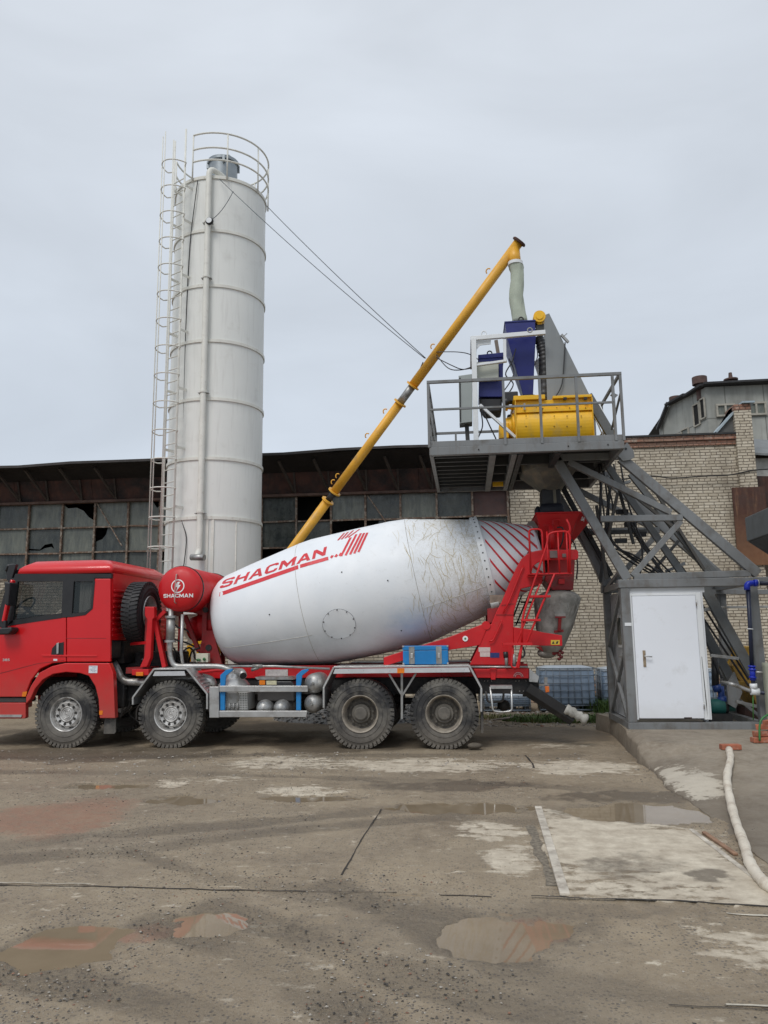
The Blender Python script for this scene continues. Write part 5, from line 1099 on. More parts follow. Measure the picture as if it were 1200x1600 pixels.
# spare wheel carrier / red frame
ycr = YN+.12
MB().pp([(226, 948), (241, 948), (241, 965), (238, 968), (235, 1028), (229, 1042), (218, 1043), (226, 1025), (230, 968), (226, 962)], YN+.2, YN+.2, YN+.32).build('wheel_carrier', redf, TR, bevel=.01)
MB().bar(P(243, 970, Y=YN+.35), P(258, 1042, Y=YN+.35), .07, .1, side=(1, 0, 0)).build('carrier_strut', redf, TR); MB().bar(P(243, 970, Y=YN+.35), P(258, 955, Y=YN+.35), .05, .06).build('carrier_strut', redf, TR)
MB().bar(P(205, 1006, Y=YN+.5), P(232, 1004, Y=YN+.3), .05, .05).build('carrier_arm', redf, TR)
MB().box(so_.x-.1, so_.x+.25, YN+.3, YR_-.3, 1.2, 1.3).build('carrier_base', redd, TR)
MB().bar((so_.x+.25, YN+.35, 1.15), (so_.x+.25, YN+.35, so_.z), .08, .08).bar((so_.x+.25, YR_-.6, 1.15), (so_.x+.25, YR_-.6, so_.z), .08, .08).bar((so_.x+.25, YN+.35, so_.z), (so_.x+.25, YR_-.6, so_.z), .08, .08).build('carrier_frame', redd, TR)
MB().box(xr+.05, so_.x+.55, YC-.34, YC+.34, 1.1, 1.55).build('engine_cover', dark, TR, bevel=.03)
MB().pp([(206, 1046), (232, 1046), (232, 1055), (206, 1055)], YN+.15, YN+.15, YN+.5).build('lamp_bracket', redf, TR, bevel=.006)
MB().pp([(213, 1050), (224, 1050), (224, 1056), (213, 1056)], YN+.14, YN+.12, YN+.15).build('side_marker', orange, TR, bevel=.004)
MB().tube(bend([P(178, 1036, Y=YN+.55), P(183, 1046, Y=YN+.4), P(192, 1065, Y=YN+.38), P(232, 1066, Y=YN+.38)], .12), .065, 16).build('exhaust_pipe', galv, TR)
MB().tube(bend([P(232, 1060, Y=YN+.5), P(318, 1060, Y=YN+.5), P(331, 1064, Y=YN+.5), P(333, 1085, Y=YN+.5)], .14), .085, 16).build('exhaust_pipe', galv, TR)
MB().box(xr-.5, xr+.15, YN+.35, YN+.9, .62, 1.15).box(xr+.1, xr+.5, YN+.5, YN+.8, .7, 1.1).build('gearbox_housing', dark, TR, bevel=.03)
random.seed(4); jk = MB()
for k in range(16): p = V((random.uniform(xr-.1, xr+1.0), random.uniform(YN+.35, YN+.9), random.uniform(.6, 1.5))); jk.tube(smooth_path([p, p+V((random.uniform(-.2, .2), 0, -.15)), p+V((random.uniform(-.3, .3), 0, -.35))]), .018, 6)
jk.build('cable_bundle', black, TR)
# ---- second axle fender (bent aluminium sheet)
def fender(top, y0, y1, name, th=.03):
    q = [P(a, b_, Y=YN) for a, b_ in top]; q = [V((p.x, 0, p.z)) for p in q]; mb = MB()
    for a, b_ in zip(q, q[1:]): mb.bar(a+V((0, (y0+y1)/2, 0)), b_+V((0, (y0+y1)/2, 0)), y1-y0, th, side=(0, 1, 0))
    return mb.build(name, alu, TR, bevel=.004)
fA = fender([(208, 1101), (208, 1090), (241, 1045.5), (292, 1045), (324, 1084), (324, 1108)], YN-.02, YN+.55, 'fender')
MB().pp([(243, 1049), (289, 1048.5), (291, 1055.5), (240, 1056)], YN, YN-.03, YN-.02).build('fender_trim', M('polished band', (.62, .63, .64), .35, .5, .08, 6), fA)
tr_ = MB(); a_, b_ = P(303, 1060, Y=YN), P(324, 1086, Y=YN)
for k in range(6):
    q = V(a_).lerp(b_, k/5); tr_.box(q.x-.02, q.x+.03, YN+.08, YN+.5, q.z+.015, q.z+.03)
tr_.build('tread_ridges', alu, fA)
# ---- rear fender
fB = fender([(506, 1106), (506, 1074), (522, 1042.5), (733, 1040), (752, 1075), (752, 1112)], YN-.02, YN+.62, 'fender')
MB().pp([(524, 1045), (732, 1042.5), (735, 1050), (521, 1052.5)], YN, YN-.032, YN-.02).build('fender_trim', MATS['polished band'], fB)
MB().pp([(621, 1044), (632, 1044), (632, 1051.5), (621, 1051.5)], YN, YN-.04, YN-.033).build('side_marker', orange, fB)
MB().bar(P(628, 1052, Y=YN+.1), P(628, 1123, Y=YN+.1), .035, .035).bar(P(608, 1053, Y=YN+.1), P(628, 1086, Y=YN+.1), .03, .03).bar(P(650, 1052, Y=YN+.1), P(629, 1086, Y=YN+.1), .03, .03).build('fender_stay', steelg, TR)
fC = fender([(506, 1106), (506, 1074), (522, 1042.5), (733, 1040), (752, 1075), (752, 1112)], YR_-.62, YR_+.02, 'fender')
MB().bar(P(753, 1090, Y=YN+.3), P(753, 1142, Y=YN+.3), .04, .5, side=(1, 0, 0)).build('mud_flap', rubber, TR)
# ---- dark boxes added to darken the gaps through the chassis; drive shaft
MB().box(P(345, 1090, Y=YR_-.6).x, P(500, 1090, Y=YR_-.6).x, YR_-.68, YR_-.05, .42, 1.02).build('added_dark_tank', dark, TR, bevel=.06)
MB().box(P(400, 1090, Y=YC).x, P(470, 1090, Y=YC).x, YC-.36, YC+.36, .55, 1.0).build('added_dark_box', dark, TR, bevel=.05)
MB().tube([(wx[1]+.3, YC, .78), (wx[2]-.2, YC, .68)], .06, 12).tube([(wx[2]+.2, YC, .66), (wx[3]-.2, YC, .64)], .06, 12).build('drive_shaft', dark, TR, sep=True)
# ---- side guard
yg = YN
sg = MB().pp([(327, 1073), (342, 1073), (342, 1121.5), (327, 1121.5)], yg, yg-.0, yg+.06).pp([(343, 1071.5), (481, 1071.5), (481, 1081), (343, 1081)], yg, yg-.015, yg+.03).pp([(343, 1110.5), (480, 1110.5), (479, 1120.5), (343, 1120.5)], yg, yg-.015, yg+.03).build('side_guard', alu, TR, bevel=.006)
for x0 in (343, 462): MB().pp([(x0, 1055), (x0+9, 1047), (x0+19, 1045), (x0+19, 1048), (x0+9, 1056), (x0+7, 1071), (x0+7, 1110), (x0, 1110)], yg, yg+.035, yg+.09).build('guard_strap', blueb, TR, bevel=.004)
pb_, nt, b, pos = base_mat('perforated sheet')
s3 = nt.nodes.new('ShaderNodeSeparateXYZ'); nt.links.new(pos, s3.inputs[0])
hx = mth(nt, 'SINE', mth(nt, 'MULTIPLY', mth(nt, 'ADD', s3.outputs[0], s3.outputs[2]), 112.)); hz_ = mth(nt, 'SINE', mth(nt, 'MULTIPLY', mth(nt, 'SUBTRACT', s3.outputs[0], s3.outputs[2]), 112.))
nt.links.new(mixc(nt, mth(nt, 'GREATER_THAN', mth(nt, 'MULTIPLY', hx, hz_), .28), (.48, .48, .46), (.02, .02, .02)), b.inputs['Base Color']); b.inputs['Roughness'].default_value = .5; b.inputs['Metallic'].default_value = .5
mf = MB().pp([(348, 1082), (387, 1082), (387, 1110), (348, 1110)], yg+.12, yg+.12, yg+.55).build('muffler_box', pb_, TR, bevel=.01)
MB().lathe(P(364, 1089, Y=yg+.11), (0, 1, 0), [(0, 0), (0, .11), (.02, .11)], 28).build('muffler_plate', steelg, mf)
lu = MB()
for k in range(4): q = P(352+k*6.3, 1107, Y=yg+.1); lu.ball(q+V((0, 0, .03)), .03, 6, (.8, .5, 1.8))
lu.build('louvres', steelg, mf)
MB().lathe(P(366, 1072, Y=yg+.35)-V((0, 0, .1)), (0, 0, 1), [(0, .27), (.12, .27), (.19, .21), (.24, .13), (.30, .12), (.30, 0)], 32).build('muffler_top', alu, TR)
bt = MB().pp([(402, 1064), (455, 1064), (460, 1070), (460, 1096), (402, 1096)], yg+.3, yg+.3, yg+.7).build('battery_box', black, TR, bevel=.02)
MB().pp([(403, 1063.5), (412, 1063.5), (412, 1070.5), (403, 1070.5)], yg+.2, yg+.29, yg+.299).build('warning_label', orange, bt); MB().pp([(414, 1064), (430, 1064), (430, 1070.5), (414, 1070.5)], yg+.2, yg+.29, yg+.299).build('info_label', M('yellow white label', (.55, .52, .35), .5, 0, .2, 40), bt)
MB().pp([(398, 1058), (452, 1058), (458, 1062), (402, 1062)], yg+.3, yg+.3, yg+.75).build('battery_lid', steelg, bt)
for (px, py) in ((411, 1106), (438, 1106)):
    c0 = P(px, py+1, Y=yg+.15); MB().lathe(c0, (0, 1, 0), [(-.03, 0), (-.02, .07), (.03, .12), (.08, .135), (.7, .135), (.7, 0)], 28, split=60).build('air_tank', galv, TR)
for (px, py, r) in ((490, 1068, .165), (488, 1100, .15)):
    c0 = P(px, py, Y=yg+.2); tk = MB().lathe(c0, (0, 1, 0), [(-.05, 0), (-.04, .08), (0, r-.03), (.06, r), (.75, r), (.78, 0)], 32, split=60).build('air_tank', galv, TR)
    MB().lathe(c0-V((0, .06, 0)), (0, 1, 0), [(-.02, 0), (-.02, .016), (.02, .03)], 10).build('tank_plug', steelg, tk)
MB().pp([(415, 1046), (450, 1046), (450, 1056), (415, 1056)], YC-.5, YC-.515, YC-.505).build('frame_label', M('pale label', (.50, .46, .44), .5, 0, .2, 30), TR)
# ------------------------------------------------------------------ truck rear end
ya = 13.02; yb = 2*YC-ya
q5 = lambda x, y: (720+x/5.4545, 780+y/5.4545)
arm = [(75, 1412), (150, 1258), (232, 1085), (262, 1060), (300, 965), (345, 880), (420, 700), (472, 585), (515, 510), (560, 470), (620, 446), (700, 430), (985, 432), (1000, 450), (1000, 500), (985, 518), (700, 522), (650, 545), (615, 575), (600, 630), (700, 634), (690, 722), (510, 765), (450, 965), (448, 1092), (455, 1412)]
for s, y0 in ((-1, ya), (1, yb)):
    a_ = MB().pp([q5(*p) for p in arm], ya, y0-.04, y0+.04).build('rear_arm', redf, TR, bevel=.01)
    MB().pp([q5(*p) for p in ((448, 1090), (600, 1112), (700, 1135), (860, 1160), (862, 1250), (560, 1246), (452, 1240))], ya, y0-.06, y0+.0 if s < 0 else y0+.06).build('tail_beam', redf, TR, bevel=.008)
    MB().pp([(600, 1027), (640, 1014), (700, 996), (757, 974), (764, 974), (750, 1008), (700, 1016), (690, 1014), (600, 1041)], ya, y0-.05, y0+.05).build('wing_beam', redf, TR, bevel=.008)
for pts in ([(300, 985), (450, 985)], [(345, 905), (455, 890)]):
    MB().bar(P(*q5(*pts[0]), Y=ya-.045), P(*q5(*pts[1]), Y=ya-.045), .010, .008, side=(0, 0, 1)).build('edge_weld', redd, TR)
for x, y in ((180, 1340), (350, 1000), (520, 600), (600, 470), (780, 470)):
    p = P(*q5(x, y), Y=ya); MB().box(p.x-.05, p.x+.05, ya+.045, yb-.045, p.z-.05, p.z+.05).build('cross_member', redd, TR)
# support rollers under the ring
for s in (-1, 1):
    c0 = DA+dax*sm(429)+(E1*math.cos(R_(-48))*(-s)+E2*math.sin(R_(-48)))*(rad_at(sm(424))+.15)
    MB().lathe(c0-dax*.07, dax, [(0, 0), (0, .115), (.14, .115), (.14, 0)], 28).build('support_roller', steelg, TR)
    MB().obox(c0-V((0, 0, .16)), dax*.13, V((0, .1, 0)), V((0, 0, .12))).build('roller_bracket', redd, TR)
p = P(*q5(310, 850), Y=ya); MB().obox(p+V((0, .12, 0)), (.12, 0, 0), (0, .05, 0), (0, 0, .07)).build('roller_guard', M('crusted steel', (.24, .19, .15), .85, 0, .3, 9, bm=.5), TR)
MB().tube([P(*q5(215, 1075), Y=ya-.06)+V((.0, 0, .0)), P(*q5(215, 1075), Y=ya+.06)], .07, 20).build('pivot_boss', redf, TR)
for pts in (((535, 565), (500, 650), (420, 850), (360, 975)), ((340, 1035), (350, 1045), (275, 1205), (240, 1212))):
    MB().tube(bend([P(*q5(*p), Y=ya-.085) for p in pts], .06), .013, 8).build('grab_handle', redf, TR)
mk = MB().lathe(P(*q5(38, 1188), Y=ya-.05), (0, 1, 0), [(-.012, 0), (-.012, .045), (.01, .045)], 24).build('round_plate', whitel, TR)
MB().lathe(P(*q5(38, 1188), Y=ya-.064), (0, 1, 0), [(-.002, 0), (-.002, .018), (.002, .018)], 16).build('plate_centre', M('green print', (.05, .25, .08), .5), mk)
for pts, mt, nm in (([(150, 1262), (250, 1262), (250, 1300), (152, 1300)], M('pale pink sticker', (.58, .48, .45), .5, 0, .1, 30), 'notice_sticker'), ([(162, 1303), (248, 1303), (248, 1342), (164, 1342)], MATS['pale pink sticker'], 'notice_sticker'),
                    ([(250, 1308), (328, 1308), (328, 1350), (250, 1350)], M('navy sticker', (.02, .03, .14), .4, 0, .2, 30), 'navy_sticker'), ([(764, 1200), (838, 1200), (838, 1240), (764, 1240)], M('yellow sticker', (.62, .46, .05), .5, 0, .1, 30), 'warning_sticker')):
    yy = ya-.062 if nm == 'warning_sticker' else ya-.043
    o_ = MB().pp([q5(*p) for p in pts], ya, yy-.003, yy).build(nm, mt, TR)
    if nm == 'warning_sticker':
        MB().pp([q5(*p) for p in ((772, 1232), (784, 1208), (796, 1232))], ya, yy-.005, yy-.004).pp([q5(*p) for p in ((806, 1232), (812, 1212), (828, 1208), (822, 1232))], ya, yy-.005, yy-.004).build('pictogram', black, o_)
# working platform with rails
yp0, yp1 = ya-.42, ya-.06
xA_, xB_ = P(*q5(580, 625), Y=yp0).x, P(*q5(948, 625), Y=yp0).x; zp = P(*q5(760, 628), Y=yp0).z
MB().box(xA_, xB_, yp0, yp1, zp-.02, zp).build('platform_plate', redf, TR)
zr_ = P(*q5(760, 275), Y=yp0).z; rl = MB()
pr = lambda *a: P(*q5(*a), Y=yp0)
rl.tube(bend([(xA_+.03, yp0, zp), (xA_+.03, yp0, pr(600, 255).z), (pr(690, 255).x, yp0, pr(690, 255).z), (pr(695, 255).x, yp0, zp)], .07), .016, 8)
rl.tube(bend([pr(520, 1250), pr(525, 1000), pr(735, 380), pr(745, 300), pr(790, 280), pr(930, 268), pr(930, 625)], .14), .018, 8)
for x in (738, 832, 905): rl.tube([(pr(x, 400).x, yp0, zp), (pr(x, 400).x, yp0, zr_)], .013, 8)
rl.tube(bend([pr(930, 300), pr(930, 230), pr(900, 170)], .06), .016, 8)
rl.tube([(xB_-.02, yp0, zr_), (xB_-.02, yp1, zr_)], .014, 8)
rl.build('guard_rail', redf, TR)
ld = MB()
ld.tube(bend([pr(800, 635), pr(560, 1225)], .1), .018, 8).tube([pr(675, 720), pr(475, 1230)], .014, 8)
for x0, x1, y in ((590, 765, 830), (515, 680, 1032)): ld.box(pr(x0, y).x, pr(x1, y).x, yp0-.03, yp0+.12, pr(x0, y).z-.018, pr(x0, y).z+.018)
ld.box(pr(357, 1235).x, pr(608, 1235).x, yp0-.05, yp0+.15, pr(480, 1235).z-.02, pr(480, 1235).z+.02)
ld.tube(bend([pr(445, 1250), pr(430, 1430), pr(475, 1440), pr(515, 1250)], .04), .014, 8).tube([pr(520, 1250), pr(490, 1440)], .02, 8)
ld.build('ladder', redf, TR, bevel=.003)
ld2 = MB(); pk = lambda *a: P(*q5(*a), Y=yb-.1)
for a, b_ in (((590, 790), (470, 1075)), ((530, 790), (450, 1000)), ((655, 760), (530, 1075))): ld2.tube([pk(*a), pk(*b_)], .016, 6)
for a, b_ in (((510, 878), (600, 880)), ((455, 1052), (570, 1055))): ld2.tube([pk(*a), pk(*b_)], .016, 6)
ld2.build('far_ladder', black, TR)
# charging hopper
def ringq(pts): return [V(p) for p in pts]
zh1 = P(870, 808, Y=YC).z; zh0 = P(870, 860, Y=YC).z
x1a, x1b = P(838, 808, Y=YC-.5).x, P(906, 808, Y=YC-.5).x; x0a, x0b = P(852, 850, Y=YC-.3).x, P(884, 858, Y=YC-.3).x
hopm = MB(); top_ = [(x1a, YC-.52, zh1), (x1b, YC-.52, zh1), (x1b+.28, YC-.1, zh1-.04), (x1b+.28, YC+.2, zh1-.04), (x1b, YC+.6, zh1), (x1a, YC+.6, zh1)]
bot_ = [(x0a, YC-.26, zh0), (x0b, YC-.26, zh0), (x0b+.05, YC-.1, zh0), (x0b+.05, YC+.1, zh0), (x0b, YC+.26, zh0), (x0a, YC+.26, zh0)]
hopm.add(top_+bot_, [(i, (i+1) % 6, 6+(i+1) % 6, 6+i) for i in range(6)])
hp_o = hopm.build('charging_hopper', redf, TR); so2 = hp_o.modifiers.new('s', 'SOLIDIFY'); so2.thickness = .012
MB().tube([V(p) for p in top_], .016, 8, closed=True).build('hopper_rim', redf, hp_o)
hr = MB(); hr.tube(bend([P(*q5(700, 225), Y=YC-.53), P(*q5(785, 218), Y=YC-.53), P(*q5(785, 178), Y=YC-.53), P(*q5(845, 176), Y=YC-.53), P(*q5(845, 240), Y=YC-.5)], .02), .01, 6); hr.build('stiffener', redf, hp_o)
pw = V(top_[1]).lerp(V(top_[2]), .35)*.82+V(bot_[1]).lerp(V(bot_[2]), .4)*.18
fx_ = (V(top_[2])-V(top_[1])).normalized(); nn_ = fx_.cross(V(bot_[1])-V(top_[1])).normalized(); nn_ = nn_ if nn_.y < 0 else -nn_
upd = (V(top_[1])-V(bot_[1])).normalized()
flat_text('SA', pw+nn_*.02-fx_*.05, fx_, upd, .13, .075, whitel, hp_o, off=.05)
MB().tube([P(*q5(765, 215), Y=YC-.62), P(*q5(785, 425), Y=YC-.62)], .045, 14).build('hydraulic_cylinder', redf, TR); MB().tube([P(*q5(785, 425), Y=YC-.62), P(*q5(790, 520), Y=YC-.6)], .02, 8).build('cylinder_rod', steelg, TR)
MB().obox(P(*q5(790, 470), Y=ya-.08), (.06, 0, 0), (0, .03, 0), (0, 0, .06)).obox(P(*q5(880, 480), Y=ya-.06), (.03, 0, 0), (0, .02, 0), (0, 0, .03)).build('hinge', M('grey hinge', (.2, .16, .15), .6, .3, .3, 9), TR, bevel=.005, sep=True)
MB().pp([q5(*p) for p in ((700, 240), (850, 240), (930, 250), (930, 425), (700, 425), (660, 320))], YC, YC-.2, YC+.35).build('rear_frame', redd, TR, bevel=.01)
MB().pp([q5(*p) for p in ((740, 525), (945, 525), (938, 700), (930, 785), (760, 785), (700, 700))], YC, YC-.42, YC+.42).build('collector', redd, TR, bevel=.01)
MB().pp([q5(*p) for p in ((832, 680), (885, 680), (885, 722), (832, 722))], YC-.45, YC-.47, YC-.43).build('latch_box', redf, TR, bevel=.005)
MB().pp([q5(*p) for p in ((570, 200), (560, 230), (600, 440), (640, 440), (650, 250), (615, 200))], YC, YC-.2, YC+.2).build('drum_outlet', M('crusted drum mouth', (.26, .26, .23), .8, 0, .2, 6, bm=.4), TR)
MB().tube(smooth_path([P(*q5(945, 340), Y=YC-.4), P(*q5(975, 400), Y=YC-.4), P(*q5(990, 500), Y=YC-.4), P(*q5(995, 580), Y=YC-.4), P(*q5(985, 680), Y=YC-.4)]), .013, 6).tube(smooth_path([P(*q5(820, 240), Y=YC-.6), P(*q5(870, 250), Y=YC-.6), P(*q5(868, 350), Y=YC-.6), P(*q5(835, 430), Y=YC-.55)]), .014, 6).build('hydraulic_hose', black, TR)
# discharge chute
crust = M('concrete crusted steel', (.30, .29, .26), .8, 0, .3, 3, dirt=((.50, .49, .45), .55, 4), streak=((.12, .115, .10), .7), bm=.5)
yc_ = YC-.15; rings = []
for (lx, ly, rx, ry, w_) in ((622, 872, 1022, 850, .50), (628, 950, 1005, 920, .50), (640, 1100, 955, 1090, .42), (660, 1240, 890, 1240, .32), (680, 1300, 860, 1300, .26)):
    a, b_ = P(*q5(lx, ly), Y=yc_), P(*q5(rx, ry), Y=yc_); c0 = (a+b_)/2; hx = (b_.x-a.x)/2; zsl = (b_.z-a.z)/2
    rings.append([c0+V((math.cos(t)*hx, math.sin(t)*w_, math.cos(t)*zsl)) for t in (2*math.pi*k/28 for k in range(28))])
t0 = rings[0]; cap = [[V((p.x, p.y, p.z+.0)) for p in t0]]
cc = sum(t0, V((0, 0, 0)))/28; lid = []
for k_, h_ in ((.97, .03), (.9, .07), (.75, .12), (.5, .16), (.2, .18)): lid.append([cc+(p-cc)*k_+V((0, 0, h_)) for p in t0])
chu = MB().loft(list(reversed(lid))+rings, True).build('discharge_chute', crust, TR)
MB().ball(P(*q5(735, 1310), Y=yc_), .17, 10, (1, 1, .55)).build('chute_end', crust, TR)
MB().obox(P(*q5(848, 1005), Y=yc_-.52), (.085, 0, 0), (0, .02, 0), (0, 0, .012)).bar(P(*q5(845, 1005), Y=yc_-.5), P(*q5(838, 1120), Y=yc_-.45), .06, .05).bar(P(*q5(795, 1130), Y=yc_-.42), P(*q5(875, 1120), Y=yc_-.42), .03, .04).build('chute_bracket', redd, TR)
MB().obox(P(*q5(845, 985), Y=yc_-.5), (.09, 0, 0), (0, .02, 0), (0, 0, .025)).build('bracket_pad', crust, TR)
MB().pp([q5(*p) for p in ((630, 1255), (860, 1255), (840, 1310), (800, 1330), (700, 1300))], YC-.3, YC-.3, YC-.2).build('chute_cradle', redd, TR, bevel=.01)
rb9 = MB()
for px_ in (650, 690, 735, 780, 830, 885, 940, 985):
    t_ = (px_-622)/400; a, b_ = P(*q5(px_, 905), Y=yc_), P(*q5(670+t_*200, 1230), Y=yc_)
    ww = math.sqrt(max(0, 1-(2*t_-1)**2)); a.y = yc_-.50*ww-.004; b_.y = yc_-.32*ww-.004; rb9.tube([a, b_], .012, 6)
rb9.build('chute_rib', crust, chu, sep=True)
jn = MB(); random.seed(8)
for k in range(5): c0 = P(*q5(850+random.uniform(-15, 15), 1290+k*18), Y=YC-.35); jn.ball(c0, .035, 5, (1, 1, .8))
jn.build('chute_joint', M('red greasy steel', (.16, .03, .03), .6, .2, .3, 10), TR)
# rear gear: pipes, red frame end, steps, tail chute
MB().tube([P(735, 1042, Y=ya-.1), P(825, 1042, Y=ya-.1)], .016, 8).tube([P(*q5(385, 1310), Y=ya-.06), P(*q5(390, 1425), Y=ya-.06)], .028, 8).tube([P(*q5(455, 1320), Y=ya-.06), P(*q5(455, 1425), Y=ya-.06)], .028, 8).build('rear_pipe', galv, TR, sep=True)
MB().tube([P(*q5(380, 1300), Y=ya-.06), P(*q5(385, 1350), Y=ya-.06)], .04, 10).tube(smooth_path([P(*q5(530, 1260), Y=ya-.05), P(*q5(545, 1320), Y=ya-.05), P(*q5(520, 1350), Y=ya-.05), P(*q5(510, 1310), Y=ya-.05)]), .016, 6).build('rear_hose', black, TR)
MB().pp([(740, 1045), (826, 1045), (826, 1060), (746, 1059)], ya, ya-.02, ya+.05).pp([(765, 1042), (776, 1042), (774, 1062), (767, 1062)], ya, ya-.05, ya-.02).build('rear_cross_beam', redf, TR, bevel=.008)
ar_ = MB()
for r in (.05, .075): ar_.tube(arc(P(810, 1058, Y=ya-.03), (1, 0, 0), (0, 0, 1), r, 0, math.pi, 10), .007, 5)
ar_.build('stamped_arc', M('faded pink', (.55, .3, .3), .5), TR)
MB().pp([(827, 1045), (842, 1057), (840, 1066), (827, 1065)], ya, ya-.02, ya+.3).build('rear_plate', alu, TR)
MB().pp([(748, 1060), (842, 1062), (842, 1086), (748, 1082)], ya+.1, ya+.1, ya+.2).build('rear_bracket', dark, TR)
bb = MB()
for px in (757, 762, 768, 806, 811, 822, 828): bb.ball(P(px, 1064, Y=ya+.09), .012, 4)
for px in (812, 818, 824): bb.ball(P(px, 1080, Y=ya+.09), .012, 4)
bb.build('bracket_bolt', steelg, TR, sep=True)
stp_ = MB().tube(bend([P(766, 1073, Y=YN+.1), P(770, 1111, Y=YN+.1), P(784, 1113, Y=YN+.1), P(800, 1111, Y=YN+.1), P(799, 1073, Y=YN+.1)], .05), .018, 8); p = P(766, 1073, Y=YN+.1); q_ = P(800, 1073, Y=YN+.1)
stp_.box(p.x, q_.x, YN+.06, YN+.25, p.z-.03, p.z+.02).build('rear_step', alu, TR); MB().tube(bend([P(759, 1080, Y=YN+.35), P(762, 1097, Y=YN+.35), P(786, 1096, Y=YN+.35), P(787, 1082, Y=YN+.35)], .05), .018, 8).build('rear_step', black, TR)
MB().ball(P(787, 1102, Y=YC-.3), .11, 8, (1, .8, .9)).build('tow_joint', dark, TR)
tcA, tcB = P(830, 1082, Y=YN+.5), P(884, 1117, Y=YN+.45)
tcm = MB(); dd = (tcB-tcA).normalized(); sdv = V((0, 1, 0)); upn = dd.cross(sdv); upn = upn if upn.z > 0 else -upn
prf = [(-.2, .12), (-.18, -.02), (-.1, -.1), (.1, -.1), (.18, -.02), (.2, .12), (.19, .12), (.165, -.01), (.09, -.08), (-.09, -.08), (-.165, -.01), (-.19, .12)]
tcm.loft([[p0+sdv*a+upn*b_ for a, b_ in prf] for p0 in (tcA-dd*.1, tcB+dd*.12)]).build('extension_chute', dark, TR)
MB().bar(P(842, 1070, Y=YN+.45), P(858, 1070, Y=YN+.45), .03, .03).pp([(850, 1058), (855, 1058), (855, 1070), (850, 1070)], YN+.45, YN+.4, YN+.44).build('lamp_bracket', steelg, TR)
MB().pp([(851, 1072), (857.5, 1072), (858, 1081), (852, 1082)], YN+.4, YN+.35, YN+.4).build('tail_lamp', M('orange lamp', (.60, .14, .02), .3), TR, bevel=.006)
lg = MB(); la, lb2 = P(884, 1107, Y=YN+.28), P(918, 1126, Y=YN+.22); rr_ = []; random.seed(11)
for k in range(12):
    t = k/11; c0 = la.lerp(lb2, t); r = .075+.012*math.sin(k*2.1)+random.uniform(-.006, .006); u, w_ = perp(lb2-la); rr_.append([c0+(u*math.cos(a)+w_*math.sin(a))*r*random.uniform(.93, 1.07) for a in (2*math.pi*j/18 for j in range(18))])
lg.loft(rr_, True).build('crusted_roller', crust, TR)
MB().bar(P(838, 1072, Y=YN+.5), tcA+V((.05, 0, .05)), .08, .1).bar(P(820, 1084, Y=YC-.4), tcA, .08, .1).build('chute_hinge', dark, TR)
MB().ball(P(742, 1165, Y=YN-.0)-V((0, 0, P(742, 1165, Y=YN).z-.06)), .08, 6, (1.5, 1, .6)).build('mud_clod', M('wet mud', (.10, .085, .065), .8, 0, .3, 9, bm=.5), label='lump of mud on the ground behind the rear wheel of the truck', cat='mud')
# ---- toolbox on the rear fender
tb = empty('toolbox', tuple(P(664, 1040, Y=YN+.2)), 'bright blue toolbox with silver straps standing on the rear fender', 'toolbox')
zt0 = P(664, 1040, Y=YN).z+.016; TXa, TXb = P(629.5, 1020, Y=YN+.05).x, P(700, 1020, Y=YN+.05).x; zt1 = P(664, 1009, Y=YN+.05).z
MB().box(TXa, TXb, YN+.05, YN+.45, zt0, zt1-.075).build('box_body', blueb, tb, bevel=.008); MB().box(TXa-.004, TXb+.004, YN+.045, YN+.455, zt1-.070, zt1).build('lid', blueb, tb, bevel=.008)
for px in (643, 685.5):
    x = P(px, 1020, Y=YN).x; st2 = MB().box(x-.045, x+.045, YN+.038, YN+.046, zt0+.01, zt1-.01).build('latch_strap', steelg, tb); MB().box(x-.018, x+.018, YN+.026, YN+.038, zt0+.10, zt0+.18).build('latch', alu, st2, bevel=.003)
for x in (TXa, TXb):
    for z in (zt0, zt1): MB().box(x-.02 if x > TXa else x-.007, x+.007 if x > TXa else x+.02, YN+.036, YN+.06, z-.02 if z > zt0 else z-.0, z+.006 if z > zt0 else z+.03).build('corner_cap', alu, tb)
# ------------------------------------------------------------------ mixing tower
YH, YBk = 12.9, 14.45
PL = empty('mixing_plant', (P(1075, 1140, Y=YH).x, YH, .27), 'grey steel mixing tower with a yellow mixer on its railed platform above a white door', 'mixing plant')
zb0 = P(985, 1140, Y=YH).z; zb1 = P(985, 1128, Y=YH).z
XH = lambda px, py=1000: P(px, py, Y=YH).x
def gbar(a, b_, w_, h_, name='brace', mat=None, Y=YH, Y2=None, side=(0, 1, 0), dy=0):
    p, q_ = P(*a, Y=Y), P(*b_, Y=Y if Y2 is None else Y2); p.y += dy; q_.y += dy
    return MB().bar(p, q_, w_, h_, side=V((q_-p).cross(V((0, 1, 0)))) if side == 'flat' else side).build(name, mat or gray, PL, bevel=.004)
def hollow(a, b_, wid, name='brace', Y=YH, th=.10, dy=0):   # wid = seen width
    p, q_ = P(*a, Y=Y), P(*b_, Y=Y); p.y += dy; q_.y += dy; d = (q_-p).normalized(); sd = d.cross(V((0, 1, 0)))
    return MB().bar(p, q_, wid, th, side=sd).build(name, gray, PL, bevel=.006)
xl = XH(978); xr2 = XH(1184); zt1_, zt0_ = P(978, 906, Y=YH).z, P(978, 919, Y=YH).z
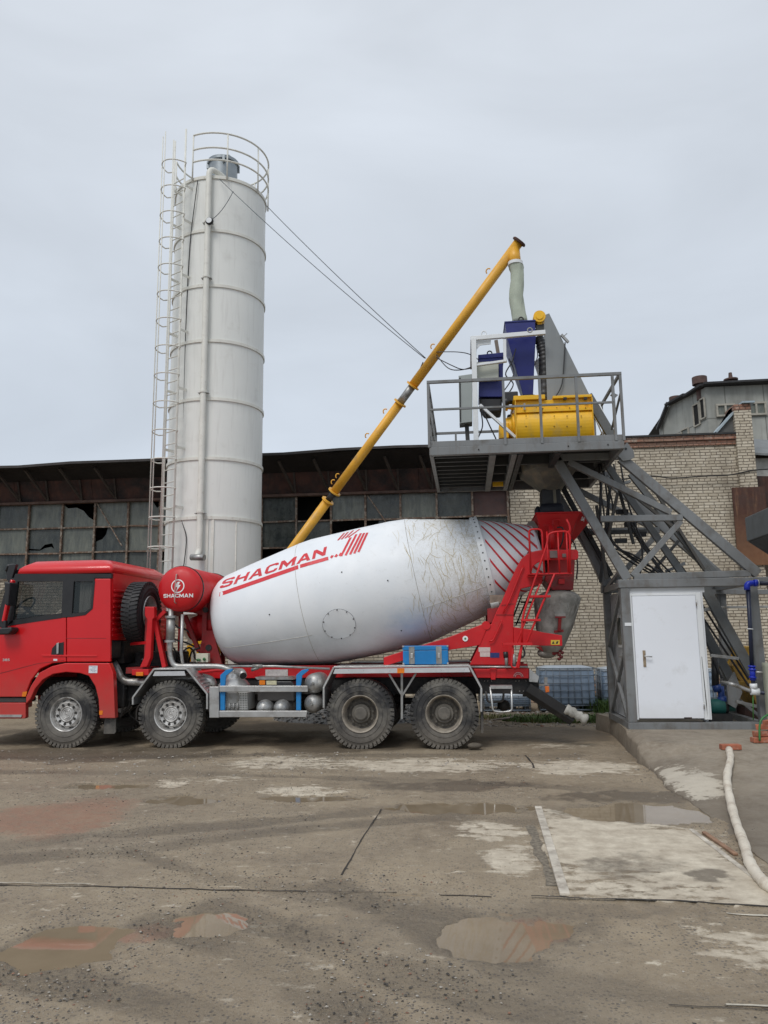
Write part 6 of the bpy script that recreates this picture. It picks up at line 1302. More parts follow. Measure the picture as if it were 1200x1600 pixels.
for (y, nm) in ((YH, 'front'), (YBk, 'rear')):
    dy = y-YH
    MB().box(xl-.05, xl+.09, y-.07, y+.07, zb1, zt0_).build('column', gray, PL, bevel=.008)
    MB().bar((xr2, y, zb1), (xr2-.03, y, zt0_), .15, .14, side=(1, 0, 0)).build('column', gray, PL, bevel=.008)
    MB().box(xl-.08, xr2+.6, y-.08, y+.08, zt0_+.002, zt1_).build('top_beam', gray, PL, bevel=.008)
    MB().box(xl-.06, xr2+.1, y-.09, y+.09, zb0, zb1-.002).build('base_beam', gray, PL, bevel=.008)
    # triangular truss above
    hollow((869, 717), (980, 905), .15, 'leg', dy=dy); hollow((888, 722), (1048, 801), .10, dy=dy); hollow((938, 811), (1066, 809), .10, dy=dy)
    hollow((970, 716), (1184, 897), .16, 'leg', dy=dy); hollow((1064, 814), (988, 900), .09, dy=dy+.01); hollow((990, 901.5), (1172, 896), .10, dy=dy+.004)
    hollow((862, 716), (978, 712), .12, dy=dy)
for x, z in ((xl, zt1_-.08), (xr2-.1, zt1_-.08), (xl, zb0+.06), (xr2, zb0+.06)): MB().box(x-.05, x+.05, YH+.08, YBk-.08, z-.05, z+.05).build('cross_beam', gray, PL)
gp_ = MB().pp([(962, 712), (978, 693), (988, 706), (990, 716), (984, 720), (972, 722)], YH, YH-.09, YH-.08).build('gusset', gray, PL); MB().lathe(P(978, 701, Y=YH-.1), (0, 1, 0), [(0, 0), (0, .02), (.01, .02)], 12).build('gusset_hole', black, gp_)
gbar((990, 902), (990, 1125), .03, .03, 'angle_post', Y=YH, dy=.3)
# left side bracing and side wall of the hut
def sb2(y0, z0, y1, z1, w_=.07): MB().bar((xl-.02, y0, z0), (xl-.02, y1, z1), .05, w_, side=(1, 0, 0)).build('side_brace', gray, PL, bevel=.004)
zm = (zb1+zt0_)/2+.1
sb2(YH+.05, zb1, YBk-.1, zm); sb2(YBk-.1, zm, YH+.05, zt0_); sb2(YBk-.1, zb1+.05, YH+.1, zm-.1, .05); sb2(YH, zt1_+.15, YBk, zt1_-.1, .06)
panel = M('white sandwich panel', (.62, .64, .66), .45, 0, .05, 1.5, dirt=((.42, .42, .41), .15, 3)); pnl_g = M('grey sandwich panel', (.36, .38, .40), .5, 0, .06, 2)
MB().box(xl+.06, xl+.10, YH+.08, YBk-.08, zb1, zt0_-.04).build('side_wall', panel, PL)
gm2 = MB()
for k in range(12): y = YH+.12+k*.11; gm2.box(xl+.056, xl+.059, y, y+.008, zb1+.02, zt0_-.05)
gm2.build('panel_grooves', grayD, PL)
wv = MB().box(xl+.04, xl+.055, YH+.5, YH+.9, zb1+1.15, zb1+1.7).build('side_window', white, PL, bevel=.005); MB().box(xl+.033, xl+.039, YH+.55, YH+.85, zb1+1.2, zb1+1.65).build('pane', gl, wv)
MB().bar((xl+.03, YH+.55, zb1+1.0), (xl+.03, YH+.75, zb1+1.0), .04, .03).build('side_handle', galv, PL)
# door
door_m = M('white door', (.80, .83, .88), .38, 0, .02, 1, dirt=((.55, .55, .55), .08, 4), zd=(.75, .25, (.50, .46, .40), .35))
dL, dR = XH(990.5), XH(1090); dZ0, dZ1 = P(1045, 1122, Y=YH).z, P(1045, 931, Y=YH).z; yd = YH-.02
fr = MB(); e0, e1, e2 = XH(986.5), XH(1104), P(1045, 926.5, Y=YH).z
fr.box(e0, dL-.004, yd-.02, yd+.08, dZ0-.02, e2).box(dR+.006, e1-.05, yd-.02, yd+.08, dZ0-.02, e2).box(dL-.004, dR+.006, yd-.02, yd+.08, dZ1+.006, e2).build('door_frame', white, PL, bevel=.004)
MB().box(e0, e1+.02, yd+.0, yd+.1, e2+.002, zt0_-.002).build('door_head', panel, PL)
MB().box(e1-.048, e1-.02, yd-.015, yd+.06, dZ0-.02, e2).build('edge_strip', panel, PL)
dr = MB().box(dL, dR, yd-.035, yd+.01, dZ0, dZ1).build('door', door_m, PL, bevel=.005)
hx, hz = XH(1003.8), P(1004, 1029, Y=YH).z
MB().box(hx-.022, hx+.022, yd-.044, yd-.036, hz-.13, hz+.13).build('lock_plate', M('worn brass', (.32, .25, .17), .45, .5, .3, 20), dr, bevel=.003)
MB().tube(bend([(hx, yd-.04, hz+.04), (hx, yd-.09, hz+.04), (hx+.11, yd-.09, hz+.03)], .02), .010, 8).build('handle', alu, dr)
for z in (dZ0+.2, dZ1-.12): MB().tube([(dR+.004, yd-.045, z-.05), (dR+.004, yd-.045, z+.05)], .011, 8).build('hinge', alu, dr)
MB().box(dL+.68, dL+.80, yd-.037, yd-.0355, dZ0, dZ0+.018).build('rust_spot', rust, dr)
MB().prism([(dR+.03, yd-.0225, dZ0+.95), (dR+.036, yd-.0225, dZ0+.95), (dR+.056, yd-.0225, dZ0+.22), (dR+.05, yd-.0225, dZ0+.02), (dR+.04, yd-.0225, dZ0+.3)], (0, .001, 0)).build('door_gap', black, PL)
MB().box(dL-.03, e1, YH+.1, YH+.16, dZ0, e2).build('hut_wall', panel, PL); MB().box(XH(1095), XH(1099), YH+.05, YBk-.05, zb1, zt0_-.04).build('inner_side_wall', panel, PL)
MB().box(XH(1000)-.0, XH(981), YH-.09, YH-.085, P(981, 978, Y=YH).z, P(981, 973.5, Y=YH).z).build('name_plate', M('plate', (.5, .5, .5), .4), PL) if False else None
MB().pp([(976, 973), (986.5, 973), (986.5, 978), (976, 978)], YH-.07, YH-.078, YH-.072).build('plate', white, PL)
# platform
pY0, pY1 = 11.95, 15.2; pxl, pxr = P(671, 705, Y=pY0).x, P(975, 690, Y=pY0).x
pz1, pz0 = P(671, 690, Y=pY0).z, P(671, 712, Y=pY0).z; pzm = P(671, 700, Y=pY0).z
MB().box(pxl, pxr, pY0, pY0+.06, pzm+.01, pz1).build('fascia_beam', gray, PL, bevel=.004); MB().box(pxl, pxr, pY0-.02, pY0+.08, pz0, pzm+.006).build('edge_beam', gray, PL, bevel=.006)
MB().box(pxl, pxl+.06, pY0+.062, pY1, pz0, pz1-.01).build('side_beam', gray, PL); MB().box(pxr-.06, pxr, pY0+.082, pY1, pz0, pz1-.01).build('side_beam', gray, PL); MB().box(pxl+.061, pxr-.061, pY1-.06, pY1, pz0, pz1).build('edge_beam', gray, PL)
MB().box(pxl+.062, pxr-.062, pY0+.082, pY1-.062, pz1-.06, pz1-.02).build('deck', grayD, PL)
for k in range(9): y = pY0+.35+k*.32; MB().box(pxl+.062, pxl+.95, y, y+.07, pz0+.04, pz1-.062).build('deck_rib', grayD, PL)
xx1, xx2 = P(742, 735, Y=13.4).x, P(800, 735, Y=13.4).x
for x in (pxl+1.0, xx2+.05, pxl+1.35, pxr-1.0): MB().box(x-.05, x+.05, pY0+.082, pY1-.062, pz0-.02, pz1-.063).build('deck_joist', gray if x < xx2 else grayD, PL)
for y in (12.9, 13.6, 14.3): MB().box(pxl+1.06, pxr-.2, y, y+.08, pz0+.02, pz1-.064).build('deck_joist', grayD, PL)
MB().box(pxl+1.08, pxl+1.28, 14.5, 14.56, pz0-.04, pz0+.08).build('junction_box', yel, PL)
yb_ = MB()
for px in (748, 888, 950): yb_.ball(P(px, 703-(px-671)*.038+2, Y=pY0-.03), .012, 4)
yb_.build('bolt', bolt, PL, sep=True)
# discharge hopper below the deck
rg = []
dcx = P(858, 760, Y=YC).x
for z, hx_, hy in ((pz1-.07, .50, .75), (pz0-.0, .46, .7), (pz0-.05, .40, .6), (P(860, 772, Y=YC).z, .15, .16)):
    rg.append([(dcx+a*hx_+(.02 if hx_ < .3 else -.03), YC-.1+b_*hy, z) for a, b_ in ((-1, -.5), (-.5, -1), (.5, -1), (1, -.5), (1, .5), (.5, 1), (-.5, 1), (-1, .5))])
cone_m = M('cement coated cone', (.13, .13, .115), .8, 0, .25, 3, dirt=((.26, .23, .16), .5, 3), streak=((.24, .21, .15), .5), bm=.3)
MB().loft(rg).build('discharge_hopper', cone_m, PL)
zq = lambda y: P(858, y, Y=YC-.1).z
MB().box(dcx-.17, dcx+.16, YC-.3, YC+.1, zq(796), zq(767)).build('rubber_sleeve', black, PL, bevel=.02)
MB().bar((dcx+.06, YC-.31, zq(796)), (dcx+.05, YC-.31, zq(768)), .05, .02, side=(1, 0, 0)).build('sleeve_strip', cone_m, PL)
MB().loft([rr4(dcx-.22, dcx+.2, YC-.42, YC+.12, zq(810), .06), rr4(dcx-.22, dcx+.2, YC-.42, YC+.12, zq(795)-.0, .08), rr4(dcx-.18, dcx+.17, YC-.36, YC+.1, zq(792)+.02, .08)], True).ball((dcx-.24, YC-.2, zq(804)), .12, 8, (.5, 1, 1.2)).build('rubber_skirt', M('navy rubber', (.014, .016, .026), .6, 0, .2, 5), PL)
# railing
rz = [P(671, 598, Y=pY0).z, P(671, 648, Y=pY0).z]; rt = rz[0]; rm2 = pz1+.52; tw = .04
def post(x, y, w_=tw): MB().box(x-w_/2, x+w_/2, y-w_/2, y+w_/2, pz1-.1 if y < pY0+.1 else pz1-.02, rt-.021).build('railing_post', gray, PL)
for x in (pxl-.0, P(788, 650, Y=pY0).x, P(845, 650, Y=pY0).x, P(902, 640, Y=pY0).x, pxr-.12, pxr): post(x, pY0-.01)
for y in (12.7, 13.5, 14.3): post(pxl, y, .03)
for x in (pxl, pxl+.4, pxl+1.3, pxl+2.1, pxr): post(x, pY1-.03)
for y in (12.6, 13.6, 14.4): post(pxr, y, .03)
MB().box(pxl-.02, pxr+.02, pY0-.035, pY0+.015, rt-.02, rt+.025).build('handrail', gray, PL); MB().box(pxl-.02, pxr+.02, pY1-.05, pY1-.005, rt-.02, rt+.025).build('handrail', gray, PL)
MB().box(pxl-.02, pxl+.02, pY0+.016, pY1-.051, rt-.02, rt+.025).build('handrail', gray, PL); MB().box(pxr-.02, pxr+.02, pY0+.016, pY1-.051, rt-.02, rt+.025).build('handrail', gray, PL)
MB().box(pxl+.02, pxr-.12, pY0-.03, pY0+.005, rm2-.015, rm2+.015).box(pxl+.02, pxr-.02, pY1-.045, pY1-.01, rm2-.015, rm2+.015).build('midrail', gray, PL); MB().box(pxl-.015, pxl+.015, pY0+.02, pY1-.05, rm2-.015, rm2+.015).bar((pxr, pY0+.03, rm2+.15), (pxr, pY0+.9, rm2-.2), .03, .03).build('midrail', gray, PL)
MB().box(pxl+.02, pxl+.03, pY0+.02, pY1-.06, pz1, pz1+.1).build('kick_plate', gray, PL)
# yellow twin shaft mixer
mY0, mY1 = 12.55, 14.1; mxl, mxr = P(807, 660, Y=mY0).x, P(926, 650, Y=mY0).x
mz = P(860, 660, Y=mY0); mr = .46; mzc = pz1+.36
def mprof(y0, r): return [(y0+r-r*math.cos(t), mzc+r*math.sin(t)*.95) for t in (R_(-60)+R_(118)*k/14 for k in range(15))]
mzt = P(860, 618, Y=mY0).z
out_ = [(mY0+.30, pz1+.0)]+mprof(mY0, .46)+[(mY0+.22, mzc+.40), (mY0+.10, mzc+.42), (mY0+.10, mzt-.12), (mY0+.14, mzt-.10), (mY0+.14, mzt), (mY1-.14, mzt), (mY1-.1, mzc+.4), (mY1, mzc), (mY1-.3, pz1+.0)]
def extr(a, b_, prof_): return MB().prism([(a, y, z) for y, z in prof_], (b_-a, 0, 0))
zmid = P(860, 641, Y=mY0).z
bod = [(mY0+.30, pz1)]+[(mY0+.46-.46*math.cos(t), pz1+.36+.44*math.sin(t)) for t in (R_(-50)+R_(100)*k/14 for k in range(15))]
bod += [(mY0+.08, zmid), (mY0+.08, mzt-.05), (mY1-.08, mzt-.05), (mY1, pz1+.4), (mY1-.3, pz1)]
mx = extr(mxl, mxr, bod).build('mixer_trough', yel, PL, bevel=.01)
MB().box(mxl-.03, P(852, 620, Y=mY0).x, mY0+.02, mY1-.1, mzt-.045, mzt+.03).box(P(864, 620, Y=mY0).x, mxr+.01, mY0+.02, mY1-.1, mzt-.045, mzt+.0).build('mixer_cover', yel, mx, bevel=.006)
MB().box(mxl-.012, mxl, mY0-.01, mY1, pz1, mzt-.06).box(mxr, mxr+.012, mY0-.01, mY1, pz1, mzt-.06).box(mxl, mxr, mY0+.03, mY0+.079, zmid-.01, zmid+.03).build('mixer_flange', yel, mx)
bbm = MB()
for px in (822, 845, 866, 886, 908):
    for (py) in (650, 666): bbm.ball(P(px, py, Y=mY0-.005), .011, 4)
for px in (815, 838, 870, 890, 915): bbm.ball(P(px, 637, Y=mY0+.02), .010, 4)
bbm.build('mixer_bolts', M('brown bolts', (.25, .15, .03), .6), mx)
for px in (883, 915): MB().pp([(px-2.5, 624), (px+2.5, 624), (px+2.5, 620.5), (px-2.5, 620.5)], mY0, mY0, mY0+.05).build('cover_catch', black, mx)
MB().pp([(818, 630), (821, 630), (821, 640), (818, 640)], mY0, mY0-.0, mY0+.02).build('latch', steelg, mx)
MB().lathe(P(800, 668, Y=13.1), (1, 0, 0), [(-.12, 0), (-.12, .16), (-.02, .19), (.0, .25), (.08, .25)], 28).build('gear_motor', yel, PL); MB().pp([(780, 662), (795, 660), (795, 684), (780, 685)], 12.9, 12.9, 13.2).build('motor_cover', yel, PL, bevel=.01)
MB().box(P(792, 650, Y=13.3).x, mxl-.02, 13.2, 13.8, pz1+.1, mzt-.1).build('motor_block', dark, PL, bevel=.03); MB().tube(bend([P(790, 641, Y=12.9), P(792, 636, Y=12.9), P(808, 638, Y=12.9)], .05), .035, 10).build('yellow_pipe', yel, PL)
MB().obox(P(798, 622, Y=12.9), (.12, 0, 0), (0, .1, 0), (0, 0, .09)).ball(P(791, 628, Y=12.8), .07, 8).build('valve_motor', black, PL, bevel=.02)
# cement weighing hopper
bhY = 12.95
def bp(pts, y0, y1, m_=blued, nm='weighing_hopper', bev=.006): return MB().pp(pts, bhY, y0, y1).build(nm, m_, PL, bevel=bev)
zA, zB, zC = P(812, 503, Y=bhY).z, P(812, 527, Y=bhY).z, P(812, 614, Y=bhY).z
xa0, xa1, xc0, xc1 = P(789, 503, Y=bhY).x, P(836, 501, Y=bhY).x, P(818, 614, Y=bhY).x, P(834, 614, Y=bhY).x
MB().loft([[(xa0, bhY, zA), (xa1, bhY, zA), (xa1, bhY+.75, zA), (xa0, bhY+.75, zA)], [(xa0+.03, bhY, zB), (xa1, bhY, zB), (xa1, bhY+.75, zB), (xa0+.03, bhY+.75, zB)], [(xc0, bhY+.12, zC), (xc1, bhY+.12, zC), (xc1, bhY+.4, zC), (xc0, bhY+.4, zC)]]).build('weighing_hopper', blued, PL, bevel=.006)
MB().box(xa0-.01, xa1+.01, bhY-.012, bhY+.76, zA, zA+.02).build('hopper_lid', blued, PL)
MB().lathe((( xc0+xc1)/2, bhY+.26, zC), (0, 0, 1), [(-.07, 0), (-.07, .17), (.0, .17), (.0, .1)], 24).build('butterfly_valve', black, PL)
def eye(px, py, Y, m_=dark): c0 = P(px, py, Y=Y); MB().tube([c0+V((.04*math.cos(t), 0, .04*math.sin(t))) for t in (2*math.pi*k/14 for k in range(14))], .012, 6, closed=True).build('lifting_eye', m_, PL)
eye(814, 499, bhY+.1); eye(765, 552, 13.0); eye(756, 521, 12.75, white); eye(828, 516, 12.7, steelg)
MB().tube(smooth_path([P(806, 545, Y=bhY-.05), P(800, 565, Y=bhY-.05), P(790, 585, Y=bhY-.05), P(802, 600, Y=bhY-.05), P(792, 618, Y=bhY-.05)]), .012, 6).tube(smooth_path([P(795, 560, Y=bhY-.05), P(803, 580, Y=bhY), P(798, 595, Y=bhY-.05), P(788, 610, Y=bhY-.05)]), .010, 6).tube(smooth_path([P(838, 540, Y=bhY), P(840, 555, Y=bhY), P(836, 570, Y=bhY)]), .010, 6).build('cable_loops', cbl, PL)
# second blue box with panel, cabinet
bx = MB().pp([(749, 557), (786, 553), (786, 620), (748, 620)], 13.0, 13.0, 13.5).build('water_tank', blued, PL, bevel=.01); MB().pp([(747, 555), (788, 551), (788, 558), (747, 561)], 13.0, 12.98, 13.52).build('tank_lid', blued, bx, bevel=.004)
MB().pp([(749, 621), (785, 621), (784, 642), (758, 644), (750, 632)], 13.0, 13.03, 13.45).build('drain_valve', black, PL, bevel=.03)
MB().pp([(744, 566), (779, 564), (779, 590), (744, 592)], 12.85, 12.85, 12.98).build('control_panel', M('beige cabinet', (.46, .48, .42), .5, 0, .04, 3), PL, bevel=.006)
cab_ = MB().pp([(716.5, 587), (738, 584), (738, 659), (718, 661.5)], 12.75, 12.75, 13.05).build('electrical_cabinet', M('grey cabinet', (.30, .33, .32), .5, 0, .04, 3), PL, bevel=.006)
MB().pp([(717.5, 590), (719.5, 590), (720.5, 659), (718.5, 659)], 12.74, 12.738, 12.748).build('cabinet_seam', dark, cab_)
MB().bar(P(729, 661, Y=12.9), P(731, 690, Y=12.9), .07, .07).build('cabinet_stand', grayD, PL)
def wb(a, b_, w_, Y=12.72): MB().bar(P(*a, Y=Y), P(*b_, Y=Y), w_, .07, side=P(*b_, Y=Y).cross(V((0, 1, 0))) if False else (P(*b_, Y=Y)-P(*a, Y=Y)).cross(V((0, 1, 0)))).build('white_frame', white, PL, bevel=.005)
wb((740, 529), (744, 689), .085); wb((735, 529.5), (852, 519.5), .075, 12.73); wb((788.5, 531), (789, 566), .05); wb((743, 571), (792, 564), .04, 12.74); wb((750, 633), (806, 684), .045, 12.7)
MB().pp([(743, 533), (767, 531), (767, 537), (750, 539), (745, 545)], 12.74, 12.75, 12.77).build('frame_gusset', white, PL)
MB().bar(P(775, 532, Y=13.3), P(779, 556, Y=13.3), .06, .06).build('frame_post', M('brown steel', (.2, .16, .13), .6, .1), PL)
wb((740, 529), (744, 689), .07, 14.2); MB().box(P(735, 529.5, Y=12.73).x, P(745, 529, Y=12.73).x, 12.78, 14.16, P(735, 531, Y=12.73).z-.03, P(735, 531, Y=12.73).z+.03).build('white_frame', white, PL)
MB().tube(smooth_path([P(751, 640, Y=12.9), P(754, 665, Y=12.9), P(747, 684, Y=12.9)]), .012, 6).tube(smooth_path([P(756, 645, Y=12.9), P(765, 665, Y=12.9), P(775, 686, Y=12.9)]), .012, 6).build('cable_loops', cbl, PL)
# yellow winch motor, skip guide panel, flexible duct
MB().lathe(P(843, 494, Y=12.95), (0, 1, 0), [(-.02, 0), (-.02, .062), (-.005, .066), (-.005, .105), (.3, .105), (.3, 0)], 28).build('winch_motor', yel, PL); MB().pp([(837, 497), (849, 497), (846, 507), (840, 507)], 13.0, 13.0, 13.15).build('motor_bracket', yel, PL)
MB().pp([(838, 508), (850, 506), (850, 517), (838, 518)], 13.0, 13.0, 13.2).build('winch_block', grayD, PL)
pan = [(850.5, 492.5), (858, 489.5), (921, 617), (918, 620), (855, 626)]
MB().pp(pan, 12.95, 12.95, 12.97).build('skip_guide_panel', grayL, PL); MB().pp([(848, 495), (858, 490), (921, 617), (918, 625), (855, 626)], 14.2, 14.2, 14.22).build('skip_guide_panel', grayL, PL)
MB().pp([(841, 560), (852, 545), (855, 560), (855, 626), (844, 626)], 13.5, 13.5, 13.6).build('duct_support', grayD, PL)
MB().pp([(834, 565), (842, 560), (842, 590)], 13.4, 13.4, 13.45).build('duct_bracket', white, PL)
dpath = smooth_path([P(841, 527, Y=13.2), P(846, 540, Y=13.2), P(850, 560, Y=13.2), P(851, 590, Y=13.2), P(850, 622, Y=13.2)], 14)
MB().tube(dpath, [.085+.008*math.sin(k*1.6) for k in range(len(dpath))], 14).build('flexible_duct', M('black flexible duct', (.07, .072, .075), .5, .1, .2, 6), PL)
MB().tube(smooth_path([P(883, 535, Y=12.9), P(881, 570, Y=12.9), P(878, 600, Y=12.9), P(868, 620, Y=12.9), P(856, 634, Y=12.9), P(845, 640, Y=12.5)]), .012, 6).build('cable_loops', cbl, PL); MB().bar(P(877, 523, Y=12.92), P(888, 535, Y=12.92), .05, .04).tube([P(880, 526, Y=12.9), P(886, 521, Y=12.9)], .008, 6).build('limit_switch', steelg, PL)
# inclined skip track: two channel rails, rungs, rope, down to the pit right of the hut
tk = M('track steel', (.13, .138, .14), .5, .1, .12, 2, dirt=((.08, .07, .055), .4, 4))
for y in (12.98, 14.22):
    a, b_ = P(918, 618, Y=12.98), P(968, 702, Y=12.98); a.y = b_.y = y; c_, d_ = P(968, 702, Y=12.98), P(1176, 1072, Y=12.98); d_.y = c_.y = y; d_.z = max(d_.z, .1)
    sdv = (b_-a).cross(V((0, 1, 0))); MB().bar(a, b_, .15, .08, side=sdv).build('track_rail', tk, PL, bevel=.004)
# lower track
def rail(a, b_, Y, wid, nm='track_rail', m_=tk): p, q_ = P(*a, Y=Y), P(*b_, Y=Y); MB().bar(p, q_, wid, .08, side=(q_-p).cross(V((0, 1, 0)))).build(nm, m_, PL, bevel=.004)
rail((945, 722), (1092, 935), 13.35, .11); rail((985, 740), (1116, 905), 14.0, .11); rail((1097, 912), (1178, 1056), 13.35, .16); rail((1082, 950), (1150, 1076), 14.0, .14)
rail((1072, 850), (1120, 900), 14.2, .14)
for (x0, y0, x1, y1, Y) in ((1092, 955, 1110, 951, 13.4), (1110, 1024, 1154, 1029, 13.3), (1040, 893, 1070, 880, 13.7), (1150, 1096, 1192, 1106, 13.4), (958, 760, 985, 752, 13.9)): gbar((x0, y0), (x1, y1), .06, .05, 'track_rung', steelg if x0 > 1080 else gray, Y=Y)
for k, (a, b_) in enumerate((((870, 745), (955, 900)), ((932, 790), (948, 905)), ((955, 745), (938, 910)), ((965, 770), (948, 850)), ((975, 810), (1042, 905)), ((948, 815), (968, 900)), ((962, 745), (990, 850)), ((1010, 745), (1100, 890)), ((1000, 800), (1076, 902)), ((985, 770), (1060, 830)), ((1060, 845), (1010, 905)), ((915, 800), (936, 820)))):
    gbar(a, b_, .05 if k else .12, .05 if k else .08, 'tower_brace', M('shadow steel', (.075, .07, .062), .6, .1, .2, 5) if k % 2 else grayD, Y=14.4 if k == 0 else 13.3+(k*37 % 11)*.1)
gbar((920, 833), (1010, 830), .09, .07, 'tower_brace', grayD, Y=14.2); gbar((905, 828), (950, 925), .16, .1, 'leg', gray, Y=YBk)
hs = MB(); random.seed(12)
for k in range(5):
    x0 = random.uniform(935, 985); hs.tube(smooth_path([P(x0, 725, Y=13.6), P(x0+random.uniform(-5, 25), 790, Y=13.6), P(x0+random.uniform(10, 60), 850, Y=13.5), P(min(1060, x0+random.uniform(30, 110)), 900, Y=13.5)]), .016, 6)
hs.tube(smooth_path([P(940, 740, Y=13.4), P(938, 800, Y=13.4), P(942, 850, Y=13.4)]), .025, 6).tube(smooth_path([P(962, 858, Y=13.4), P(985, 865, Y=13.4), P(1010, 880, Y=13.4), P(1035, 900, Y=13.4)]), .018, 6)
hs.build('hose_bundle', black, PL)
ch = MB()
for (x, y) in ((972, 800), (985, 820), (1000, 835), (970, 845)): ch.obox(P(x, y, Y=13.7), (.10, 0, 0), (0, .05, 0), (0, 0, .04))
ch.build('clamp_block', black, PL, sep=True)
lt = MB()   # rope ladder-like cable tray beside the upper track
for (a, b_) in (((921, 632), (946, 690)), ((928, 628), (955, 690)), ((935, 628), (962, 688))): lt.tube([P(*a, Y=13.3), P(*b_, Y=13.3)], .012, 6)
for k in range(6): lt.tube([P(922+k*4.6, 636+k*10, Y=13.3), P(938+k*4.6, 632+k*10, Y=13.3)], .010, 6)
lt.build('access_ladder', white, PL); gbar((934, 688), (950, 668), .06, .06, 'tower_brace', MATS['brown steel'], Y=13.5)
MB().pp([(953, 618), (958, 615), (965, 618), (960, 623)], 12.9, 12.86, 12.9).build('rail_clip', gray, PL)
# behind the hut opening
gbar((1093, 925), (1200, 925), .12, .08, 'top_beam', Y=YBk-.1, side=(0, 1, 0)); gbar((1128, 927), (1133, 1130), .16, .1, 'column', Y=YBk)
gbar((1120, 949), (1205, 948), .05, .04, 'pipe_rail', galv, Y=14.2)
for (a, b_) in (((1093, 938), (1170, 1062)), ((1095, 960), (1170, 1072)), ((1094, 982), (1128, 1060)), ((1108, 948), (1155, 1030)), ((1113, 948), (1168, 1048)), ((1135, 1078), (1190, 1122))):
    gbar(a, b_, .03 if a[1] < 1000 else .08, .03 if a[1] < 1000 else .05, 'track_rope' if a[1] < 1000 else 'pit_beam', black if a[1] < 1000 else gray, Y=13.6)
MB().pp([(1136, 1070), (1148, 1050), (1160, 1082), (1150, 1107), (1138, 1100)], 13.5, 13.5, 13.56).build('support_plate', gray, PL)
sk = empty('skip_bucket', tuple(P(1165, 1110, Y=14.0)), 'worn yellow skip bucket at the foot of the inclined track, seen through the open frame', 'skip bucket')
yw = M('worn yellow', (.50, .29, .02), .6, 0, .3, 3, dirt=((.20, .12, .05), .6, 4))
MB().pp([(1155, 1011), (1186, 1010), (1190, 1060), (1186, 1120), (1172, 1085), (1150, 1060), (1140, 1040), (1148, 1030)], 14.1, 14.0, 14.9).build('bucket_body', yw, sk, bevel=.01)
MB().pp([(1140, 1062), (1170, 1066), (1176, 1078), (1160, 1080), (1144, 1072)], 13.9, 13.85, 13.99).build('bucket_lip', yw, sk, bevel=.01)
MB().pp([(1160, 1105), (1190, 1105), (1190, 1127), (1160, 1127)], 14.1, 14.0, 14.8).build('bucket_base', rust, sk)
# blue water pipe with valve
bp_ = M('navy plastic pipe', (.012, .018, .045), .4, 0, .2, 5, dirt=((.05, .06, .09), .3, 8)); bf = M('blue plastic fitting', (.01, .03, .42), .35, 0, .1, 5)
wp = empty('water_pipe', tuple(P(1178, 1060, Y=12.6)), 'dark blue water pipe with bright blue fittings and a white valve before the right column', 'pipe')
py_ = 12.68; q = lambda x, y: P(x, y, Y=py_)
MB().tube([q(1169, 918), q(1175, 1042)], .032, 12).tube([q(1182, 911), q(1225, 912)], .032, 12).tube([q(1176, 1056), q(1177, 1070)], .03, 12).tube([q(1182, 1081), q(1215, 1086)], .03, 12).build('pipe', bp_, wp)
fm_ = MB().tube(bend([q(1167.5, 922), q(1167.5, 912), q(1183, 911)], .05), .047, 14).tube([q(1175, 1040), q(1176.5, 1063)], .042, 14)
for y in (1041, 1046, 1058): fm_.tube([q(1175+(y-1041)*.06, y-1), q(1175+(y-1041)*.06, y+1.5)], .056, 14)
fm_.tube([q(1178, 911), q(1183, 911)], .055, 14); fm_.build('fitting', bf, wp, sep=True)
MB().tube([q(1177, 1068), q(1178, 1076)], .055, 14).tube([q(1173, 1080), q(1186, 1081)], .055, 14).build('white_valve', white, wp)
MB().tube([q(1184, 911), q(1184.6, 911)], .058, 14).tube([q(1172, 982), q(1172, 983.5)], .046, 14).build('white_ring', white, wp, sep=True)
MB().tube([q(1177, 1050), q(1200, 1051)], .016, 8).tube(smooth_path([q(1173, 1080), q(1155, 1073), q(1140, 1068), P(1128, 1066, Y=13.5)]), .028, 8).build('side_pipe', galv, wp)
MB().tube([q(1176.5, 1084), q(1177, 1125)], .008, 6).build('green_string', M('green string', (.05, .18, .03), .7), wp)
pu = empty('water_pump', tuple(P(1120, 1120, Y=13.7)), 'small dark blue and green water pump standing on the hut base behind the open frame', 'pump')
pq = lambda x, y: P(x, y, Y=13.7)
MB().tube([pq(1117, 1028), pq(1118, 1072)], .06, 12).build('riser_pipe', black, pu); MB().tube([pq(1119, 1070), pq(1122, 1080)], .075, 12).tube([pq(1126, 1072), pq(1128, 1098)], .055, 12).ball(pq(1129, 1094), .09, 8).build('blue_fitting', M('dull blue', (.015, .05, .22), .45), pu)
MB().lathe(pq(1106, 1104), (1, 0, 0), [(0, 0), (0, .1), (.05, .13), (.25, .13), (.3, .08), (.42, .08), (.42, 0)], 20).build('pump_motor', M('green motor', (.01, .10, .09), .5), pu); MB().lathe(pq(1124, 1104), (1, 0, 0), [(0, 0), (0, .12), (.12, .12), (.16, 0)], 20).build('pump_head', dark, pu)
MB().box(pq(1103, 1115).x, pq(1138, 1115).x, 13.5, 13.9, zb0, pq(1120, 1114).z).build('pump_base', dark, pu)
# old gas bottle / canister at the edge
MB().loft([rr4(P(1191, 1060, Y=12.7).x, P(1225, 1060, Y=12.7).x, 12.52, 12.72, P(1195, y, Y=12.5).z, r, 4) for y, r in ((1128, .04), (1125, .06), (1042, .06), (1036, .07))], True).build('canister', M('pale green canister', (.33, .34, .26), .55, 0, .1, 4, dirt=((.2, .18, .13), .3, 5)), label='pale greenish canister standing at the right edge beside the blue pipe valve', cat='canister')
